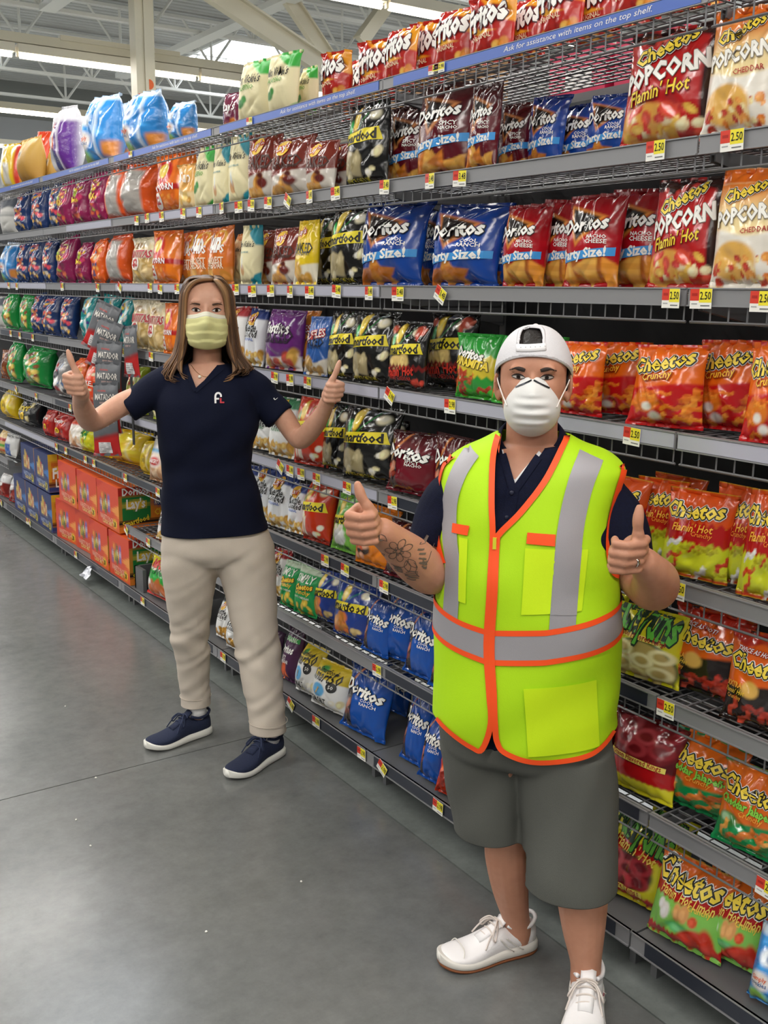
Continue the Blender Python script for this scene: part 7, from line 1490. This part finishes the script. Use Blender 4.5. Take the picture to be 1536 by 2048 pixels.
    strip('orange_binding', [(-.226, 1.338), (-.247, 1.274), (-.250, 1.217), (-.247, 1.150), (-.236, 1.110), (-.225, 1.085)], 0.014, 'binding', 0.004, yn=-.05)
    strip('orange_binding', [(.166, 1.322), (.149, 1.264), (.135, 1.191), (.134, 1.134), (.146, 1.086), (.165, 1.066)], 0.014, 'binding', 0.004, yn=-.05)
    def pk_(name, quad, mt, off=0.0038):
        m = MB(); patch(m, sv, quad, off); return m.build(name, M[mt], vest, True)
    pk_('chest_pocket', [(-.045, 1.143), (.089, 1.140), (.082, 1.008), (-.047, .997)], 'hivisyellow', 0.0030); strip('reflective_tape', [(.0475, 1.146), (.0455, 1.09), (.0435, 1.0)], 0.055, 'silver', 0.0044)
    pk_('orange_patch', [(-.042, 1.177), (.018, 1.174), (.018, 1.149), (-.043, 1.153)], 'binding'); pk_('orange_patch', [(-.206, 1.180), (-.167, 1.181), (-.171, 1.159), (-.207, 1.159)], 'binding', 0.005)
    pk_('pen_pocket', [(-.190, 1.152), (-.171, 1.151), (-.169, 1.008), (-.186, 1.010)], 'hivisyellow'); pk_('lower_pocket', [(-.035, .829), (.122, .845), (.138, .682), (-.018, .665)], 'hivisyellow')
    q = sv(-.1105, 1.150, 0.006); MB().box((q.x - .004, q.y - .003, q.z - .014), (q.x + .004, q.y, q.z + .012)).build('zip_pull', M['zip'], vest)
    # shorts
    mb = MB()
    trunk(mb, [(.585, -.026, .185, -.115, .125), (.62, -.028, .208, -.145, .14), (.72, -.030, .204, -.15, .14), (.78, -.032, .195, -.145, .135)], 48)
    limb(mb, [(-.130, .0, .62, .112), (-.118, .0, .52, .104), (-.108, .0, .44, .097), (-.103, .002, .38, .095), (-.102, .002, .33, .095)], 26, 5, round_ends=False)
    limb(mb, [(.065, -.025, .62, .122), (.080, -.042, .50, .118), (.087, -.055, .40, .115), (.092, -.064, .31, .114), (.094, -.066, .25, .114)], 26, 5, round_ends=False)
    so_ = fuse(mb, 0.005, 14, 'shorts'); wrinkle(so_, 12, 0.0026, [((14, 6, 30), 1), ((-24, 9, 22), 0.9), ((38, 12, -14), 0.7)]); trim(so_, lambda x, y, z: np.where(x < -0.012, 0.385, 0.300) - z); shp = part('shorts', so_, M['shortgrey'], root, solid=0.004)
    # shoes
    e1, W1 = shoe(root, (.014, .104), (-.87, -.49), 0.268, (M['leather'], M['sole_off']), M['lacewhite'], M['gum'], 1.10)
    e2, W2 = shoe(root, (.150, -.038), (-.10, -.995), 0.280, (M['leather'], M['sole_off']), M['lacewhite'], M['gum'], 1.12)
    for e, W in ((e1, W1), (e2, W2)):
        for sg in (-1, 1):
            for k in range(2):
                q = crom([tuple(W(0.20 + .10 * k, sg * .0375 + .006, .030)), tuple(W(0.30 + .08 * k, sg * .0375 + .006, .050)), tuple(W(0.38 + .06 * k, sg * .034 + .006, .070))], 4); MB().tube([tuple(v) for v in q], 0.0014, 6).build('side_seam', M['sole_off'], e, True)
        q = crom([tuple(W(0.84, -.040 + .004, .026)), tuple(W(0.80, -.028 + .004, .050)), tuple(W(0.79, .004, .053)), tuple(W(0.80, .028 + .004, .050)), tuple(W(0.84, .040 + .004, .026))], 5); MB().tube([tuple(v) for v in q], 0.0014, 6).build('toe_seam', M['sole_off'], e, True)
    for sd in (-1,):
        MB().obox(Matrix.Translation(W2(0.33, .040, .052)) @ Matrix.Rotation(-0.1, 4, 'Z'), (0.003, 0.02, 0.006)).build('side_mark', M['shoemark'], e2)
    # cap worn backwards
    cc = Vector((hx, .004, 1.500)); rx, ry, rz = .0850, .108, .1125
    def cp(th, ph, k=1.0): return (cc.x + rx * k * math.sin(th) ** 0.86 * math.sin(ph), cc.y - ry * k * math.sin(th) ** 0.86 * math.cos(ph), cc.z + rz * k * math.cos(th))
    me = MB(); n1, n2 = 60, 120; R = []
    for i in range(n1 + 1):
        R.append([cp(PI * 0.66 * i / n1, 2 * PI * j / n2) for j in range(n2)])
    me.rings(R, True, False, False); capm = me.mesh('cap', M['capwhite'])
    def cedge(x, y, z): return 1.508 - 0.50 * y - 0.10 * y * y - z
    def chole(x, y, z):
        dx = np.abs(x + .0535) / .0255; top = 1.577 + 0.033 * np.sqrt(np.clip(1 - dx ** 4, 0, 1)); return np.minimum.reduce([0.02 - y, (1 - dx) * .0255, z - 1.5745, top - z])
    sc_ = Snap(capm); trim(capm, cedge); trim(capm, chole); cap = part('cap', capm, M['capwhite'], root, solid=0.003)
    hb = MB(); RR = [[cp(PI * 0.60 * i / 20, 2 * PI * j / 40, 0.965) for j in range(40)] for i in range(21)]; hb.rings(RR, True, False, False); hm_ = hb.mesh('hair', M['hairdark'])
    cut(hm_, lambda C: C[:, 2] < np.where(C[:, 1] < -0.03, 1.560, 1.50 - 0.55 * C[:, 1])); part('hair', hm_, M['hairdark'], root)
    def band(path, w_, nm, mt, off):
        m = MB(); ribbon(m, sc_, path, w_, off, step=0.005, yn=-0.03); o = m.build(nm, M[mt], cap, True); o.modifiers.new('s', 'SOLIDIFY').thickness = 0.002; return o
    st_ = band([(-.082, 1.5655), (-.055, 1.5665), (-.022, 1.5695)], 0.0145, 'snap_strap', 'capstrap', 0.0035)
    for k in range(6):
        q = sc_(-.072 + .0095 * k, 1.5665 + .0006 * k, 0.0052); MB().ball(q, (0.0016, 0.0008, 0.0016), 8, 6).build('snap_hole', M['capbutton'], st_, True)
    arch = [(-.0535 - .0272, 1.573)] + [(-.0535 + .0272 * math.copysign(abs(math.cos(a)) ** 0.5, -math.cos(a)), 1.577 + .0335 * math.sin(a) ** 0.6) for a in np.linspace(0.25, PI - 0.25, 9)] + [(-.0535 + .0272, 1.573)]
    band(arch, 0.006, 'opening_binding', 'capwhite', 0.0015)
    edge = MB(); ep = []
    for ph in np.linspace(0, 2 * PI, 61):
        lo, hi = 0.3, PI * 0.66
        for _ in range(30):
            mid = (lo + hi) / 2; x, y, z = cp(mid, ph)
            if z > 1.508 - 0.50 * y - 0.10 * y * y: lo = mid
            else: hi = mid
        ep.append(cp(lo, ph, 1.004))
    edge.tube(ep, 0.0035, 8, flat=0.6); edge.build('sweatband_edge', M['capwhite'], cap, True)
    for ph in (1.2, 2.2, PI, -2.2, -1.2):
        MB().tube([cp(t, ph, 1.006) for t in np.linspace(0.04, 1.25, 20)], 0.0014, 6).build('panel_seam', M['capwhite'], cap, True)
    MB().ball(cp(0, 0, 1.02), (0.006, 0.006, 0.003), 12, 8).build('top_button', M['capwhite'], cap, True)
    br = []
    for i in range(9):
        t = i / 8; br.append([(hx + .072 * math.sin(a) * (1 - 0.12 * t), .092 + .075 * t * math.cos(a * 0.8) + .012 * (math.cos(a) - 1), 1.452 - .012 * t - .02 * (1 - math.cos(a))) for a in np.linspace(-1.25, 1.25, 19)])
    o = MB().grid(br).build('brim', M['capwhite'], cap, True); o.modifiers.new('s', 'SOLIDIFY').thickness = 0.003
    # short dark sideburn hair below the cap
    for s in (-1, 1):
        MB().ball((hx + s * .0745, .012, 1.49), (.006, .03, .03), 12, 8).build('side_hair', M['hairdark'], root, True)
    # cup mask with ridges
    nr, na = 26, 64; mc = Vector((hx + .001, -.078, 1.437)); rings = []
    for i in range(nr + 1):
        t = i / nr; ring = []
        for j in range(na):
            a = 2 * PI * j / na; sx, sz = math.sin(a), math.cos(a)
            Rx = .0625; Rz = .078 if sz > 0 else .062
            px = Rx * sx * (1 - (0.24 * max(sz, 0) ** 1.6)) ; pz = Rz * sz
            x, z = px * t, pz * t - 0.002
            dep = .052 * (1 - t ** 2.2) ** 0.62 + 0.012 * math.exp(-((z - .045) / .03) ** 2) * math.exp(-(x / .02) ** 2) * (1 - t)
            rid = 0.0026 * math.sin((z + .034) / .0068 * PI * 0.62) * (1 if -.036 < z < .034 else 0) * max(0, 1 - (abs(x) / .043) ** 6) if t < 0.9 else 0
            back = 0.020 * (abs(px) / Rx) ** 2 * t * t + 0.016 * max(0, -sz) * t * t
            ring.append((mc.x + x, mc.y - dep - rid + back, mc.z + z))
        rings.append(ring)
    mk = MB(); mk.rings(rings, True, True, False); mo = mk.build('cup_mask', M['maskwhite'], root, True); mo.modifiers.new('s', 'SOLIDIFY').thickness = 0.002
    sm = Snap(mo.data)
    for s in (-1, 1):
        m = MB(); ribbon(m, sm, [(mc.x + s * .002, mc.z + .064), (mc.x + s * .016, mc.z + .057), (mc.x + s * .036, mc.z + .047)], 0.003, 0.0012, step=0.004); m.build('nose_clip', M['noseclip'], mo)
        q = crom([tuple(sm(mc.x + s * .052, mc.z + .006, 0.002)), (hx + s * .063, -.070, 1.462), (hx + s * .078, -.022, 1.492), (hx + s * .082, .03, 1.51)], 6); MB().tube([tuple(v) for v in q], 0.0015, 6).build('elastic_strap', M['elastic'], mo, True)
    return root
MAN = build_man()
